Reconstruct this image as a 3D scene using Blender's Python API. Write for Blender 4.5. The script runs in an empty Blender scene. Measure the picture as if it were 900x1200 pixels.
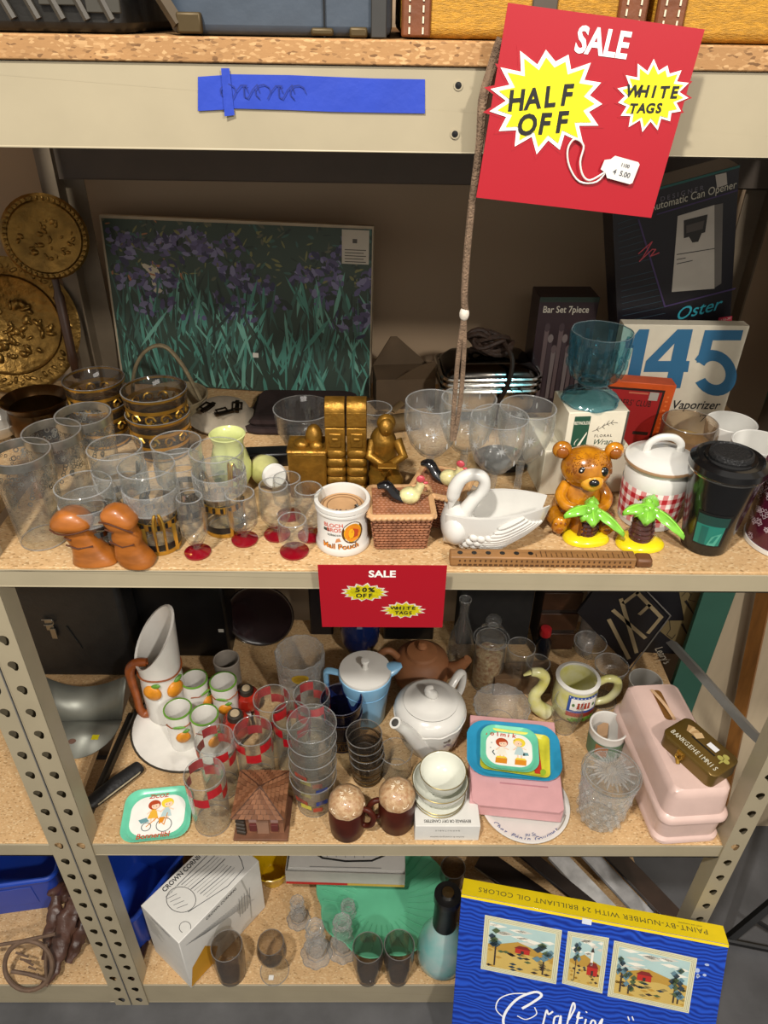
import bpy, bmesh, math, random
import numpy as np
from mathutils import Vector, Matrix, Euler
random.seed(7)
SC = bpy.context.scene
COL = SC.collection
PI = math.pi

# ---------------------------------------------------------------- camera, world, light, exposure
FOC, CAM_D, CAM_H = 865.0, 0.77, 1.89
_p, _y, _r = [math.radians(a) for a in (34.177, .922, .998)]
_F = Vector((math.sin(_y)*math.cos(_p), math.cos(_y)*math.cos(_p), -math.sin(_p)))
_R0 = Vector((math.cos(_y), -math.sin(_y), 0)); _U0 = _R0.cross(_F)
_R = math.cos(_r)*_R0 + math.sin(_r)*_U0
_U = -math.sin(_r)*_R0 + math.cos(_r)*_U0
_C = Vector((0, -CAM_D, CAM_H))
cd = bpy.data.cameras.new('camera'); cam = bpy.data.objects.new('camera', cd); COL.objects.link(cam)
cam.matrix_world = Matrix(((_R.x, _U.x, -_F.x, _C.x), (_R.y, _U.y, -_F.y, _C.y), (_R.z, _U.z, -_F.z, _C.z), (0, 0, 0, 1)))
cd.sensor_fit = 'HORIZONTAL'; cd.sensor_width = 36; cd.lens = 36*FOC/900; cd.clip_start = .02
SC.camera = cam
SC.view_settings.view_transform = 'Standard'; SC.view_settings.look = 'None'
SC.view_settings.exposure = 0.0; SC.view_settings.gamma = 1; SC.view_settings.use_curve_mapping = False
SC.cycles.use_denoising = True
SC.cycles.transparent_max_bounces = 40; SC.cycles.max_bounces = 12; SC.cycles.transmission_bounces = 10
SC.cycles.sample_clamp_indirect = 4.0
SC.cycles.caustics_reflective = False; SC.cycles.caustics_refractive = False
w = bpy.data.worlds.new('room_light'); SC.world = w; w.use_nodes = True
w.node_tree.nodes['Background'].inputs[0].default_value = (1.0, .93, .84, 1)
w.node_tree.nodes['Background'].inputs[1].default_value = .52

def lamp(name, loc, target, size, power, col, sizey=None):
    l = bpy.data.lights.new(name, 'AREA'); l.energy = power; l.color = col; l.size = size
    if sizey: l.shape = 'RECTANGLE'; l.size_y = sizey
    o = bpy.data.objects.new(name, l); COL.objects.link(o); o.location = loc
    o.rotation_euler = (Vector(target)-Vector(loc)).to_track_quat('-Z', 'Y').to_euler()
    return o
lamp('ceiling_or_fill_lamp', (-.55, -1.25, 3.35), (0, .1, 1.0), .13, 66, (1, .95, .87))
lamp('ceiling_or_fill_lamp', (1.15, -2.1, 3.1), (0, .1, 1.0), .14, 50, (1, .94, .86))
lamp('ceiling_or_fill_lamp', (0, -3.2, 3.1), (0, .2, 1.0), 1.6, 10, (1, .93, .84), .3)  # soft fill added to lift the shade, not a known fixture

# ---------------------------------------------------------------- picture <-> place
def _ray(u, v): return _F + _R*((u-450)/FOC) - _U*((v-600)/FOC)
def atz(u, v, z): d = _ray(u, v); return _C + d*((z-CAM_H)/d.z)
def aty(u, v, y): d = _ray(u, v); return _C + d*((y+CAM_D)/d.y)
def px(P):
    d = Vector(P)-_C; z = d.dot(_F); return 450+FOC*d.dot(_R)/z, 600-FOC*d.dot(_U)/z, z
def kk(P): return px(P)[2]/FOC                    # metres per photo pixel at P
def hgt(P, v):                                     # height of a vertical at P that reaches photo row v
    u = px(P)[0]
    for _ in range(3):
        z = aty(u, v, P.y).z; u = px((P.x, P.y, z))[0]
    return z-P.z
def base(u, vb, wpx, z):                           # centre of a round foot whose lowest row is vb
    P = atz(u, vb, z)
    for _ in range(3):
        d = (P-_C).normalized(); el = -d.z
        P = atz(u, vb-wpx/2*el, z)
    return P
def bt(u, v, h, z): P = atz(u, v, z+h); return Vector((P.x, P.y, z))   # foot under a top centre of known height
def facepx(M, y0):                                 # photo point -> (x, z) on the face y = y0 of a thing with matrix M
    Mi = M.inverted(); a = Mi @ _C; R3 = Mi.to_3x3()
    def f(u, v): d = R3 @ _ray(u, v); s = (y0-a.y)/d.y; q = a+d*s; return q.x, q.z
    return f
def homog(c):                                      # four photo corners (lt, rt, rb, lb) -> (s, t), t up
    A, b = [], []
    for (u, v), (s, t) in zip(c, ((0, 1), (1, 1), (1, 0), (0, 0))):
        A += [[u, v, 1, 0, 0, 0, -s*u, -s*v], [0, 0, 0, u, v, 1, -t*u, -t*v]]; b += [s, t]
    h = np.linalg.solve(np.array(A, float), np.array(b, float))
    def f(u, v):
        w_ = h[6]*u+h[7]*v+1; return (h[0]*u+h[1]*v+h[2])/w_, (h[3]*u+h[4]*v+h[5])/w_
    return f

# ---------------------------------------------------------------- materials
def lin(c):
    if isinstance(c, str): c = [int(c[i:i+2], 16)/255 for i in (0, 2, 4)]
    return tuple(((x+.055)/1.055)**2.4 if x > .04045 else x/12.92 for x in c[:3])
_M = {}
def mat(name, c, rough=.5, metal=0, var=.1, scale=40, bump=0, bscale=None, coat=0, spec=.5, c2=None, stretch=None, detail=3):
    if name in _M: return _M[name]
    m = bpy.data.materials.new(name); m.use_nodes = True; nt = m.node_tree; N, L = nt.nodes, nt.links
    b = N['Principled BSDF']; rgb = lin(c)
    b.inputs['Roughness'].default_value = rough; b.inputs['Metallic'].default_value = metal
    b.inputs['Coat Weight'].default_value = coat; b.inputs['Coat Roughness'].default_value = .08
    b.inputs['Specular IOR Level'].default_value = spec
    tc = N.new('ShaderNodeTexCoord'); mp = N.new('ShaderNodeMapping'); L.new(tc.outputs['Object'], mp.inputs[0])
    if stretch: mp.inputs['Scale'].default_value = stretch
    nz = N.new('ShaderNodeTexNoise'); nz.inputs['Scale'].default_value = scale; nz.inputs['Detail'].default_value = detail
    L.new(mp.outputs[0], nz.inputs['Vector'])
    mx = N.new('ShaderNodeMix'); mx.data_type = 'RGBA'
    rp = N.new('ShaderNodeMapRange'); rp.inputs[1].default_value = .3; rp.inputs[2].default_value = .7
    L.new(nz.outputs['Fac'], rp.inputs[0]); L.new(rp.outputs[0], mx.inputs[0])
    a = lin(c2) if c2 else tuple(x*(1-var) for x in rgb); d = rgb if c2 else tuple(min(1, x*(1+var)) for x in rgb)
    mx.inputs[6].default_value = (*a, 1); mx.inputs[7].default_value = (*d, 1)
    L.new(mx.outputs[2], b.inputs['Base Color'])
    if bump:
        n2 = N.new('ShaderNodeTexNoise'); n2.inputs['Scale'].default_value = bscale or scale*3; n2.inputs['Detail'].default_value = 4
        L.new(mp.outputs[0], n2.inputs['Vector'])
        bp = N.new('ShaderNodeBump'); bp.inputs['Strength'].default_value = bump; bp.inputs['Distance'].default_value = .004
        L.new(n2.outputs['Fac'], bp.inputs['Height']); L.new(bp.outputs[0], b.inputs['Normal'])
    _M[name] = m; return m
def ink(c): 
    return mat('ink_'+c, c, .55, var=.04)
RIMMED = {}
def glass(name, tint=(.985, .99, .985), edge=(.86, .88, .87), k=.75, rough=.035, bump=0, bscale=120, haze=.02, dcol=(.8, .8, .78), rim=True):
    if name in _M: return _M[name]
    m = bpy.data.materials.new(name); m.use_nodes = True; nt = m.node_tree; N, L = nt.nodes, nt.links
    N.remove(N['Principled BSDF']); out = N['Material Output']
    tr = N.new('ShaderNodeBsdfTransparent'); gl = N.new('ShaderNodeBsdfGlossy'); gl.inputs['Roughness'].default_value = rough
    lw = N.new('ShaderNodeLayerWeight'); lw.inputs['Blend'].default_value = .5
    def math_(op, a, b=None, c=None):
        n = N.new('ShaderNodeMath'); n.operation = op; L.new(a, n.inputs[0])
        if b is not None: n.inputs[1].default_value = b
        if c is not None: n.inputs[2].default_value = c
        return n.outputs[0]
    fac = math_('MULTIPLY_ADD', math_('POWER', lw.outputs['Facing'], 4.0), k, .045)
    mc = N.new('ShaderNodeMix'); mc.data_type = 'RGBA'; mc.inputs[6].default_value = (*tint, 1); mc.inputs[7].default_value = (*edge, 1)
    L.new(math_('POWER', lw.outputs['Facing'], 2.0), mc.inputs[0]); L.new(mc.outputs[2], tr.inputs['Color'])
    mx = N.new('ShaderNodeMixShader'); L.new(fac, mx.inputs[0]); L.new(tr.outputs[0], mx.inputs[1]); L.new(gl.outputs[0], mx.inputs[2])
    df = N.new('ShaderNodeBsdfDiffuse'); df.inputs['Color'].default_value = (*dcol, 1)
    nz = N.new('ShaderNodeTexNoise'); nz.inputs['Scale'].default_value = 30; tcd = N.new('ShaderNodeTexCoord'); L.new(tcd.outputs['Object'], nz.inputs['Vector'])
    dn = math_('MULTIPLY', nz.outputs['Fac'], haze*2); ad = N.new('ShaderNodeMath'); ad.operation = 'MULTIPLY_ADD'; L.new(math_('POWER', lw.outputs['Facing'], 5.0), ad.inputs[0]); ad.inputs[1].default_value = haze*5; L.new(dn, ad.inputs[2])  # white haze in the colour brightens the glass, most at grazing edges
    m2 = N.new('ShaderNodeMixShader'); L.new(ad.outputs[0], m2.inputs[0]); L.new(mx.outputs[0], m2.inputs[1]); L.new(df.outputs[0], m2.inputs[2])
    if bump:
        tc = N.new('ShaderNodeTexCoord'); n2 = N.new('ShaderNodeTexNoise'); n2.inputs['Scale'].default_value = bscale
        L.new(tc.outputs['Object'], n2.inputs['Vector'])
        bp = N.new('ShaderNodeBump'); bp.inputs['Strength'].default_value = bump; bp.inputs['Distance'].default_value = .004
        L.new(n2.outputs['Fac'], bp.inputs['Height'])
        for x in (gl, lw): L.new(bp.outputs[0], x.inputs['Normal'])
    L.new(m2.outputs[0], out.inputs[0]); _M[name] = m
    if rim:                                        # pale edge rings painted in for the bright lines light draws on rims
        d = tuple(min(.95, .35+.6*t) for t in tint)
        RIMMED[m.name] = glass(name+'_edge', tuple(.75*t for t in tint), tuple(.6*t for t in tint), .9, .08, haze=.13, dcol=d, rim=False)
    return m
def chip(name, ca, cb, cc, scale=480):
    m = bpy.data.materials.new(name); m.use_nodes = True; nt = m.node_tree; N, L = nt.nodes, nt.links; b = N['Principled BSDF']
    tc = N.new('ShaderNodeTexCoord'); vo = N.new('ShaderNodeTexVoronoi'); vo.inputs['Scale'].default_value = scale
    mp = N.new('ShaderNodeMapping'); mp.inputs['Scale'].default_value = (.6, 1, 1.5); L.new(tc.outputs['Object'], mp.inputs[0]); L.new(mp.outputs[0], vo.inputs['Vector'])
    sp = N.new('ShaderNodeSeparateColor'); L.new(vo.outputs['Color'], sp.inputs[0])
    cr = N.new('ShaderNodeValToRGB'); e = cr.color_ramp.elements
    e[0].color = (*lin(ca), 1); e[1].color = (*lin(cc), 1); e[1].position = 1; x = cr.color_ramp.elements.new(.14); x.color = (*lin(cb), 1)
    x = cr.color_ramp.elements.new(.75); x.color = (*lin(cb), 1)
    L.new(sp.outputs[0], cr.inputs[0])
    nz = N.new('ShaderNodeTexNoise'); nz.inputs['Scale'].default_value = 9; L.new(tc.outputs['Object'], nz.inputs['Vector'])
    mr = N.new('ShaderNodeMapRange'); mr.inputs[1].default_value = .3; mr.inputs[2].default_value = .7; mr.inputs[3].default_value = .82; mr.inputs[4].default_value = 1.06
    L.new(nz.outputs['Fac'], mr.inputs[0])
    mu = N.new('ShaderNodeMix'); mu.data_type = 'RGBA'; mu.blend_type = 'MULTIPLY'; mu.inputs[0].default_value = 1
    L.new(cr.outputs[0], mu.inputs[6]); L.new(mr.outputs[0], mu.inputs[7]); L.new(mu.outputs[2], b.inputs['Base Color'])
    b.inputs['Roughness'].default_value = .75
    bp = N.new('ShaderNodeBump'); bp.inputs['Strength'].default_value = .25; bp.inputs['Distance'].default_value = .002
    L.new(sp.outputs[0], bp.inputs['Height']); L.new(bp.outputs[0], b.inputs['Normal'])
    return m

# ---------------------------------------------------------------- geometry
def rrect(w, d, r, n=4):
    pts = []
    for cx, cy, a0 in ((w/2-r, d/2-r, 0), (-w/2+r, d/2-r, PI/2), (-w/2+r, -d/2+r, PI), (w/2-r, -d/2+r, 1.5*PI)):
        for i in range(n+1):
            a = a0+i/n*PI/2; pts.append((cx+r*math.cos(a), cy+r*math.sin(a)))
    return pts
class G:
    def __init__(s): s.v = []; s.f = []; s.m = []; s.prof = None
    def add(s, V, Fs, m=0, M=None):
        b = len(s.v); V = [Vector(p) for p in V]
        if M is not None: V = [M @ p for p in V]
        s.v += V
        for i, f in enumerate(Fs):
            s.f.append([b+j for j in f]); s.m.append(m[i] if isinstance(m, list) else m)
        return s
    def box(s, c, z, m=0, M=None, tp=1, ty=None):
        ty = tp if ty is None else ty
        x, y, h = z[0]/2, z[1]/2, z[2]/2
        V = [(-x, -y, -h), (x, -y, -h), (x, y, -h), (-x, y, -h), (-x*tp, -y*ty, h), (x*tp, -y*ty, h), (x*tp, y*ty, h), (-x*tp, y*ty, h)]
        V = [Vector(p)+Vector(c) for p in V]
        return s.add(V, [(3, 2, 1, 0), (4, 5, 6, 7), (0, 1, 5, 4), (1, 2, 6, 5), (2, 3, 7, 6), (3, 0, 4, 7)], m, M)
    def loft(s, rings, m=0, closed=True, caps=(True, True), M=None, mseg=None):
        n = len(rings[0]); V = [p for r in rings for p in r]; Fs = []; ms = []
        for i in range(len(rings)-1):
            for j in range(n if closed else n-1):
                k = (j+1) % n
                Fs.append((i*n+j, i*n+k, (i+1)*n+k, (i+1)*n+j)); ms.append(mseg[i] if mseg else m)
        if caps[0]: Fs.append(tuple(range(n-1, -1, -1))); ms.append(mseg[0] if mseg else m)
        if caps[1]: Fs.append(tuple((len(rings)-1)*n+j for j in range(n))); ms.append(mseg[-1] if mseg else m)
        return s.add(V, Fs, ms, M)
    def lathe(s, prof, n=28, m=0, M=None, mseg=None, wob=None, sx=1, sy=1):
        rings = []; s.prof = (prof, M, wob) if s.prof is None and not s.v else None
        for i, (r, z) in enumerate(prof):
            ring = []
            for j in range(n):
                a = 2*PI*j/n; q = max(r, 1e-5)*(wob(a, i) if wob else 1)
                ring.append((q*math.cos(a)*sx, q*math.sin(a)*sy, z))
            rings.append(ring)
        a, b = prof[0][0] > 1e-4, prof[-1][0] > 1e-4
        if a and b and len(prof) > 2:              # a band: join its last ring to its first
            return s.loft(rings+[rings[0]], m, True, (False, False), M, (mseg+[mseg[-1]]) if mseg else None)
        return s.loft(rings, m, True, (a, b), M, mseg)
    def tube(s, pts, r, n=8, m=0, closed=False, M=None, flat=1.0, sm=True):
        P = [Vector(p) for p in pts]; k = len(P); R = list(r) if isinstance(r, (list, tuple)) else [r]*k
        if sm and not closed and 4 <= k <= 12 and n >= 6:   # round off the bends
            Q, S = [], []
            for i in range(k-1):
                p0, p1, p2, p3 = P[max(0, i-1)], P[i], P[i+1], P[min(k-1, i+2)]
                for j in range(4):
                    q = j/4; Q.append(.5*(2*p1+(p2-p0)*q+(2*p0-5*p1+4*p2-p3)*q*q+(3*p1-p0-3*p2+p3)*q**3)); S.append(R[i]+(R[i+1]-R[i])*q)
            P, R = Q+[P[-1]], S+[R[-1]]; k = len(P)
        rings = []; up = None
        for i in range(k):
            t = (P[(i+1) % k]-P[i-1]) if closed else (P[min(i+1, k-1)]-P[max(i-1, 0)])
            t = t.normalized() if t.length > 1e-9 else Vector((0, 0, 1))
            if up is None:
                up = Vector((0, 0, 1)) if abs(t.z) < .9 else Vector((1, 0, 0))
            sd = t.cross(up)
            sd = sd.normalized() if sd.length > 1e-6 else t.orthogonal().normalized()
            up = sd.cross(t).normalized()
            rings.append([P[i]+sd*(R[i]*math.cos(2*PI*j/n))+up*(R[i]*flat*math.sin(2*PI*j/n)) for j in range(n)])
        if closed: rings.append(rings[0])
        return s.loft(rings, m, True, (not closed, not closed), M)
    def ell(s, c, r, n=16, k=9, m=0, M=None, E=None):
        rings = []; Q = Euler(E).to_matrix() if E else Matrix.Identity(3)
        for i in range(k+1):
            a = -PI/2+PI*i/k; cr = max(math.cos(a), 1e-4)
            rings.append([Vector(c)+Q @ Vector((r[0]*cr*math.cos(2*PI*j/n), r[1]*cr*math.sin(2*PI*j/n), r[2]*math.sin(a))) for j in range(n)])
        return s.loft(rings, m, True, (True, True), M)
    def prism(s, poly, z0, z1, m=0, M=None, mtop=None):
        n = len(poly); V = [(x, y, z0) for x, y in poly]+[(x, y, z1) for x, y in poly]
        Fs = [tuple(range(n-1, -1, -1)), tuple(range(n, 2*n))]+[(i, (i+1) % n, n+(i+1) % n, n+i) for i in range(n)]
        ms = [m, m if mtop is None else mtop]+[m]*n
        return s.add(V, Fs, ms, M)
    def poly(s, pts, m=0): return s.add(pts, [tuple(range(len(pts)))], m)
def ob(name, g, mats, parent=None, loc=None, rot=None, bevel=0, seg=2, sub=0, flat=False, ang=.7, solid=0):
    m0 = mats[0] if isinstance(mats, (list, tuple)) else mats
    if m0.name in RIMMED and g.prof and not isinstance(mats, (list, tuple)):
        pf, Mx, wb = g.prof; zt = max(z for _, z in pf); rt = max([r for r, z in pf if z > zt-.0016 and r > .004] or [0]); rb = max([r for r, z in pf if z < pf[0][1]+.003] or [0])
        for r_, z_ in ((rt-.0008, zt-.0004), (rb-.001, pf[0][1]+.0012)):
            if r_ > .006: g.tube([((r_*(wb(2*PI*q/48, 4) if wb else 1))*math.cos(2*PI*q/48), (r_*(wb(2*PI*q/48, 4) if wb else 1))*math.sin(2*PI*q/48), z_) for q in range(48)], .00085, 5, 1, closed=True, M=Mx)
        mats = [m0, RIMMED[m0.name]]
    me = bpy.data.meshes.new(name); me.from_pydata([tuple(v) for v in g.v], [], g.f)
    for m in (mats if isinstance(mats, (list, tuple)) else [mats]): me.materials.append(m)
    me.polygons.foreach_set('material_index', g.m); me.update()
    bm = bmesh.new(); bm.from_mesh(me); bmesh.ops.remove_doubles(bm, verts=bm.verts, dist=1e-6) if not flat else None
    if not flat: bmesh.ops.recalc_face_normals(bm, faces=bm.faces)
    bm.to_mesh(me); bm.free()
    if not flat:
        me.shade_smooth(); me.set_sharp_from_angle(angle=ang)
    o = bpy.data.objects.new(name, me); COL.objects.link(o)
    if parent: o.parent = parent
    if loc is not None: o.location = loc
    if rot is not None: o.rotation_euler = rot
    if solid: md = o.modifiers.new('s', 'SOLIDIFY'); md.thickness = solid
    if bevel: md = o.modifiers.new('b', 'BEVEL'); md.width = bevel; md.segments = seg; md.limit_method = 'ANGLE'
    if sub: md = o.modifiers.new('u', 'SUBSURF'); md.levels = sub; md.render_levels = sub
    return o
def tag(o, label, cat, group=None):
    o['label'] = label; o['category'] = cat
    if group: o['group'] = group
    return o
def thing(name, label, cat, loc=(0, 0, 0), rz=0, group=None, rot=None):
    o = bpy.data.objects.new(name, None); COL.objects.link(o); o.empty_display_size = .02
    o.location = loc; o.rotation_euler = rot if rot is not None else (0, 0, rz)
    return tag(o, label, cat, group)
def plabel(o, l): o['label'] = l; return o
def dup(root, loc, rz=0, label=None, scale=None):
    r = root.copy(); COL.objects.link(r); r.location = loc; r.rotation_euler = (0, 0, rz)
    if label: r['label'] = label
    if scale: r.scale = scale
    for ch in list(root.children):
        c = ch.copy(); COL.objects.link(c); c.parent = r
        for gch in ch.children:
            d = gch.copy(); COL.objects.link(d); d.parent = c
    return r
def struct(o): o['kind'] = 'structure'; return o
# flat print: 2D shapes laid on a face through a mapping (x, y, layer) -> 3D
def plane(o, ex, ey, step=.00025):
    o, ex, ey = Vector(o), Vector(ex).normalized(), Vector(ey).normalized(); n = ex.cross(ey)
    return lambda x, y, l=1: o+ex*x+ey*y+n*(l*step)
def cyl(r0, r1, h, a0=-PI/2, step=.00035):       # side of a cone frustum, centred on the front (-y)
    def f(x, y, l=1):
        t = y/h; r = r0+(r1-r0)*t+step*l; rm = (r0+r1)/2
        a = a0+x/rm; return Vector((r*math.cos(a), r*math.sin(a), y))
    return f
def put(g, f, pts, m=0, l=1): return g.add([f(x, y, l) for x, y in pts], [tuple(range(len(pts)))], m)
def rect(x0, y0, x1, y1, n=1):
    if n == 1: return [(x0, y0), (x1, y0), (x1, y1), (x0, y1)]
    a = [(x0+(x1-x0)*i/n, y0) for i in range(n+1)]; return a+[(x, y1) for x, _ in reversed(a)]
def putr(g, f, x0, y0, x1, y1, m=0, l=1, n=1):
    for i in range(n):
        a, b = x0+(x1-x0)*i/n, x0+(x1-x0)*(i+1)/n; put(g, f, [(a, y0), (b, y0), (b, y1), (a, y1)], m, l)
def disc(cx, cy, rx, ry=None, n=20, a=0):
    ry = ry or rx; ca, sa = math.cos(a), math.sin(a)
    return [(cx+rx*math.cos(2*PI*i/n)*ca-ry*math.sin(2*PI*i/n)*sa, cy+rx*math.cos(2*PI*i/n)*sa+ry*math.sin(2*PI*i/n)*ca) for i in range(n)]
def stroke(g, f, pts, wd, m=0, l=2):
    for i_, ((x0, y0), (x1, y1)) in enumerate(zip(pts[:-1], pts[1:])):
        l_ = l+.03*(i_ % 20)
        dx, dy = x1-x0, y1-y0; q = math.hypot(dx, dy) or 1; nx, ny = -dy/q*wd/2, dx/q*wd/2; ex, ey = dx/q*wd*.3, dy/q*wd*.3
        put(g, f, [(x0-nx-ex, y0-ny-ey), (x1-nx+ex, y1-ny+ey), (x1+nx+ex, y1+ny+ey), (x0+nx-ex, y0+ny-ey)], m, l_)
_T = {}
def glyphs(s, bold, shear, align, space=1):
    k = (s, bold, shear, align, space)
    if k not in _T:
        c = bpy.data.curves.new('lettering', 'FONT'); c.body = s; c.offset = bold; c.shear = shear; c.align_x = align; c.align_y = 'CENTER'; c.resolution_u = 3; c.space_character = space
        o = bpy.data.objects.new('lettering', c); me = bpy.data.meshes.new_from_object(o)
        _T[k] = ([(v.co.x, v.co.y) for v in me.vertices], [tuple(p.vertices) for p in me.polygons])
        bpy.data.objects.remove(o); bpy.data.curves.remove(c); bpy.data.meshes.remove(me)
    return _T[k]
def txt(g, f, s, x, y, size, m=0, l=3, bold=0, shear=0, align='CENTER', rot=0, sx=1, space=1, jit=0):
    if jit:                                        # hand lettering: every letter a little turned
        n = len(s)
        for i, ch in enumerate(s):
            if ch == ' ': continue
            d = (i-(n-1)/2)*size*.72*sx*space; r_ = rot+random.uniform(-jit, jit)
            txt(g, f, ch, x+d*math.cos(rot), y+d*math.sin(rot)+random.uniform(-jit, jit)*size*.2, size, m, l, bold, shear, 'CENTER', r_, sx)
        return
    V, Fs = glyphs(s, bold, shear, align, space); c_, s_ = math.cos(rot), math.sin(rot)
    g.add([f(x+(a*sx*c_-b*s_)*size, y+(a*sx*s_+b*c_)*size, l) for a, b in V], Fs, m)
def prt(name, g, mats, parent, label=None):
    o = ob(name, g, mats, parent, flat=True)
    if label: o['label'] = label
    return o
def cup(r0, r1, h, t=.002, bt_=.004, z0=0, flare=None):   # profile of an open vessel, outside then inside
    p = [(0, z0), (r0*.9, z0), (r0, z0+.0015)]
    mids = flare or []
    p += [(r, z0+z) for r, z in mids]+[(r1, z0+h-.001), (r1-t*.5, z0+h), (r1-t, z0+h-.001)]
    p += [(r-t, z0+max(z, bt_)) for r, z in reversed(mids)]+[(r0-t, z0+bt_), (0, z0+bt_)]
    return p
# ---------------------------------------------------------------- shared materials
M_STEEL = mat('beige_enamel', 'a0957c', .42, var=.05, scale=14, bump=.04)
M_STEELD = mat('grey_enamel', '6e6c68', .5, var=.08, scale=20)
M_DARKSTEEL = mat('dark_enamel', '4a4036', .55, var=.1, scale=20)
M_CHIP = chip('chipboard', '9a784c', 'c6a172', 'd9bd92')
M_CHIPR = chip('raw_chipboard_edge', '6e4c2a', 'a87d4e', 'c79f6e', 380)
M_WHITE = mat('white_glaze', 'd4d2cc', .2, var=.02, coat=.25)
M_CREAM = mat('cream_card', 'd9d2bd', .6, var=.05)
M_BLACK = mat('black_plastic', '0d0d0e', .35, var=.2)
M_BLACKC = mat('black_card', '0e0c11', .45, var=.15)
M_GOLD = mat('gilded_plaster', '8f6824', .42, .7, var=.3, scale=45, bump=.45, bscale=90)
M_BRASS = mat('old_brass', '7d602e', .38, .85, var=.35, scale=40, bump=.6, bscale=70)
M_GILT = mat('gilt_band', 'c39a42', .3, .85, var=.15)
M_CHROME = mat('chrome', 'b8b6b0', .16, 1, var=.06)
M_CLEAR = glass('clear_glass')
M_CUT = glass('cut_glass', bump=1.0, bscale=150, k=1.0, haze=.09)
M_SMOKE = glass('smoked_glass', (.80, .77, .73), (.46, .43, .40), dcol=(.4, .37, .34))
M_PAPER = mat('white_paper', 'd6d4ce', .6, var=.03)
M_BROWNW = mat('dark_wood', '3b2416', .4, var=.25, scale=30)

# ---------------------------------------------------------------- setting
g = G().box((0, -1.2, -.03), (7, 4.6, .06)); floor = struct(ob('floor', g, mat('concrete', '4e4e50', .55, var=.3, scale=7, bump=.15, bscale=40, detail=8), bevel=0))
g = G().box((0, .73, 1.6), (7, .1, 3.3)); struct(ob('wall_back', g, mat('tan_plaster', '9c866c', .7, var=.08, scale=3, bump=.05)))
g = G().box((1.0, .46, 1.5), (.5, .02, 3.0)); struct(ob('wall_right', g, mat('pale_plywood', 'b3a287', .65, var=.1, scale=5, stretch=(6, 6, .6))))
a, b_ = aty(858, 880, .42), aty(896, 695, .42)
g = G(); g.tube([a+(a-b_)*4, a, b_, b_+(b_-a)*4], .026, 4, flat=.7)
struct(ob('trim_1', g, mat('pine_stud', '8a5a26', .6, var=.22, scale=18, stretch=(5, 5, .5)), ang=.3))

# ---------------------------------------------------------------- steel shelving
XL, XR, YB = -.542, .683, .61
Z1, Z2, Z3, Z4 = 1.8695, 1.272, .634, .09
def keyhole_flange(x0, x1, z0, z1, pitch=.0508, y=-.003, mir=1):
    g = G(); n = 12; w_ = (x1-x0); z = z0
    while z < z1-1e-6:
        hz = min(pitch, z1-z); cx, cz = (x0+x1)/2, z+hz/2; out = []; inn = []
        for i in range(n):
            a = 2*PI*(i+.5)/n; c_, s_ = math.cos(a), math.sin(a); q = 1/max(abs(c_)/(w_/2), abs(s_)/(hz/2))
            if i % 3 == 1: pass
            out.append((cx+c_*q, y, cz+s_*q))
            r_ = .0078 if s_ > -.3 else .0078+.006*(-s_-.3); k = 1 if s_ > -.3 else .6
            inn.append((cx+c_*r_*k+mir*(.0022 if s_ < -.3 else 0), y, cz+s_*r_+.002))
        cor = [(x1, y, z+hz), (x0, y, z+hz), (x0, y, z), (x1, y, z)]
        g.loft([out, inn], 0, True, (False, False))
        for k_, ci in enumerate((1, 4, 7, 10)):       # fill the corners of the rectangle
            p, q = out[ci], out[(ci+1) % n] if False else out[ci]
            g.add([out[ci-1], cor[k_], out[ci]], [(0, 1, 2)]); 
            g.add([out[ci], cor[k_], out[(ci+1) % n]], [(0, 1, 2)])
        z += hz
    return g
def post(parent, x0, x1, side, y0=0, front=True, m=None, hole=True):
    m = m or M_STEEL
    g = keyhole_flange(x0, x1, 0.0, 2.1, y=y0-.003, mir=-1 if side == x0 else 1)
    g.box(((x0+x1)/2, y0+.034, 1.05), (x1-x0, .002, 2.1)); g.box((x0+.001, y0+.0165, 1.05), (.0018, .034, 2.1)); g.box((x1-.001, y0+.0165, 1.05), (.0018, .034, 2.1))  # back and side walls added to shut out light so the keyholes look dark
    o = ob('post', g, m, parent, flat=True)
    sx = x0+.001 if side == 'l' else x1-.001
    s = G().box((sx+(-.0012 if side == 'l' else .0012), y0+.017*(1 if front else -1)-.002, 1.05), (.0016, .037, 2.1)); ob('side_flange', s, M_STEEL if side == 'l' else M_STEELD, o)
    return o
unit = thing('shelving_unit', 'beige steel shelving unit with chipboard decks that holds the glassware', 'shelving', (0, 0, 0))
post(unit, XL, XL+.036, 'l'); post(unit, XR-.038, XR, 'l')
for x0, x1, sd in ((XL, XL+.036, 'l'), (XR-.038, XR, 'r')):
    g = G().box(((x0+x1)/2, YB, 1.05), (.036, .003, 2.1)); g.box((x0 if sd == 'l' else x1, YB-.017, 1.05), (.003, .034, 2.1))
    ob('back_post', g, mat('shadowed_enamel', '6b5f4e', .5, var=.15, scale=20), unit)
def beam(parent, x0, x1, z0, z1, y=0.0, d=.03, m=None):
    g = G().box(((x0+x1)/2, y+.001, (z0+z1)/2), (x1-x0, .002, z1-z0))
    g.box(((x0+x1)/2, y+d/2, z1-.001), (x1-x0, d, .002)); g.box(((x0+x1)/2, y+d/2, z0+.001), (x1-x0, d, .002))
    return ob('shelf_beam', g, m or M_STEEL, parent, bevel=.001)
tb = beam(unit, XL, XR, 1.7785, 1.8496)
g = G()
for u, v in ((537, 100), (533, 157)):
    p = aty(u, v, 0); g.lathe([(.0042, 0), (.0042, .001), (.003, .001)], 14, 0, Matrix.Translation(p) @ Matrix.Rotation(PI/2, 4, 'X'))
    g.lathe([(.003, .0002), (0, .0005)], 14, 1, Matrix.Translation(p+Vector((0, -.0009, 0))) @ Matrix.Rotation(PI/2, 4, 'X'))
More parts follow.
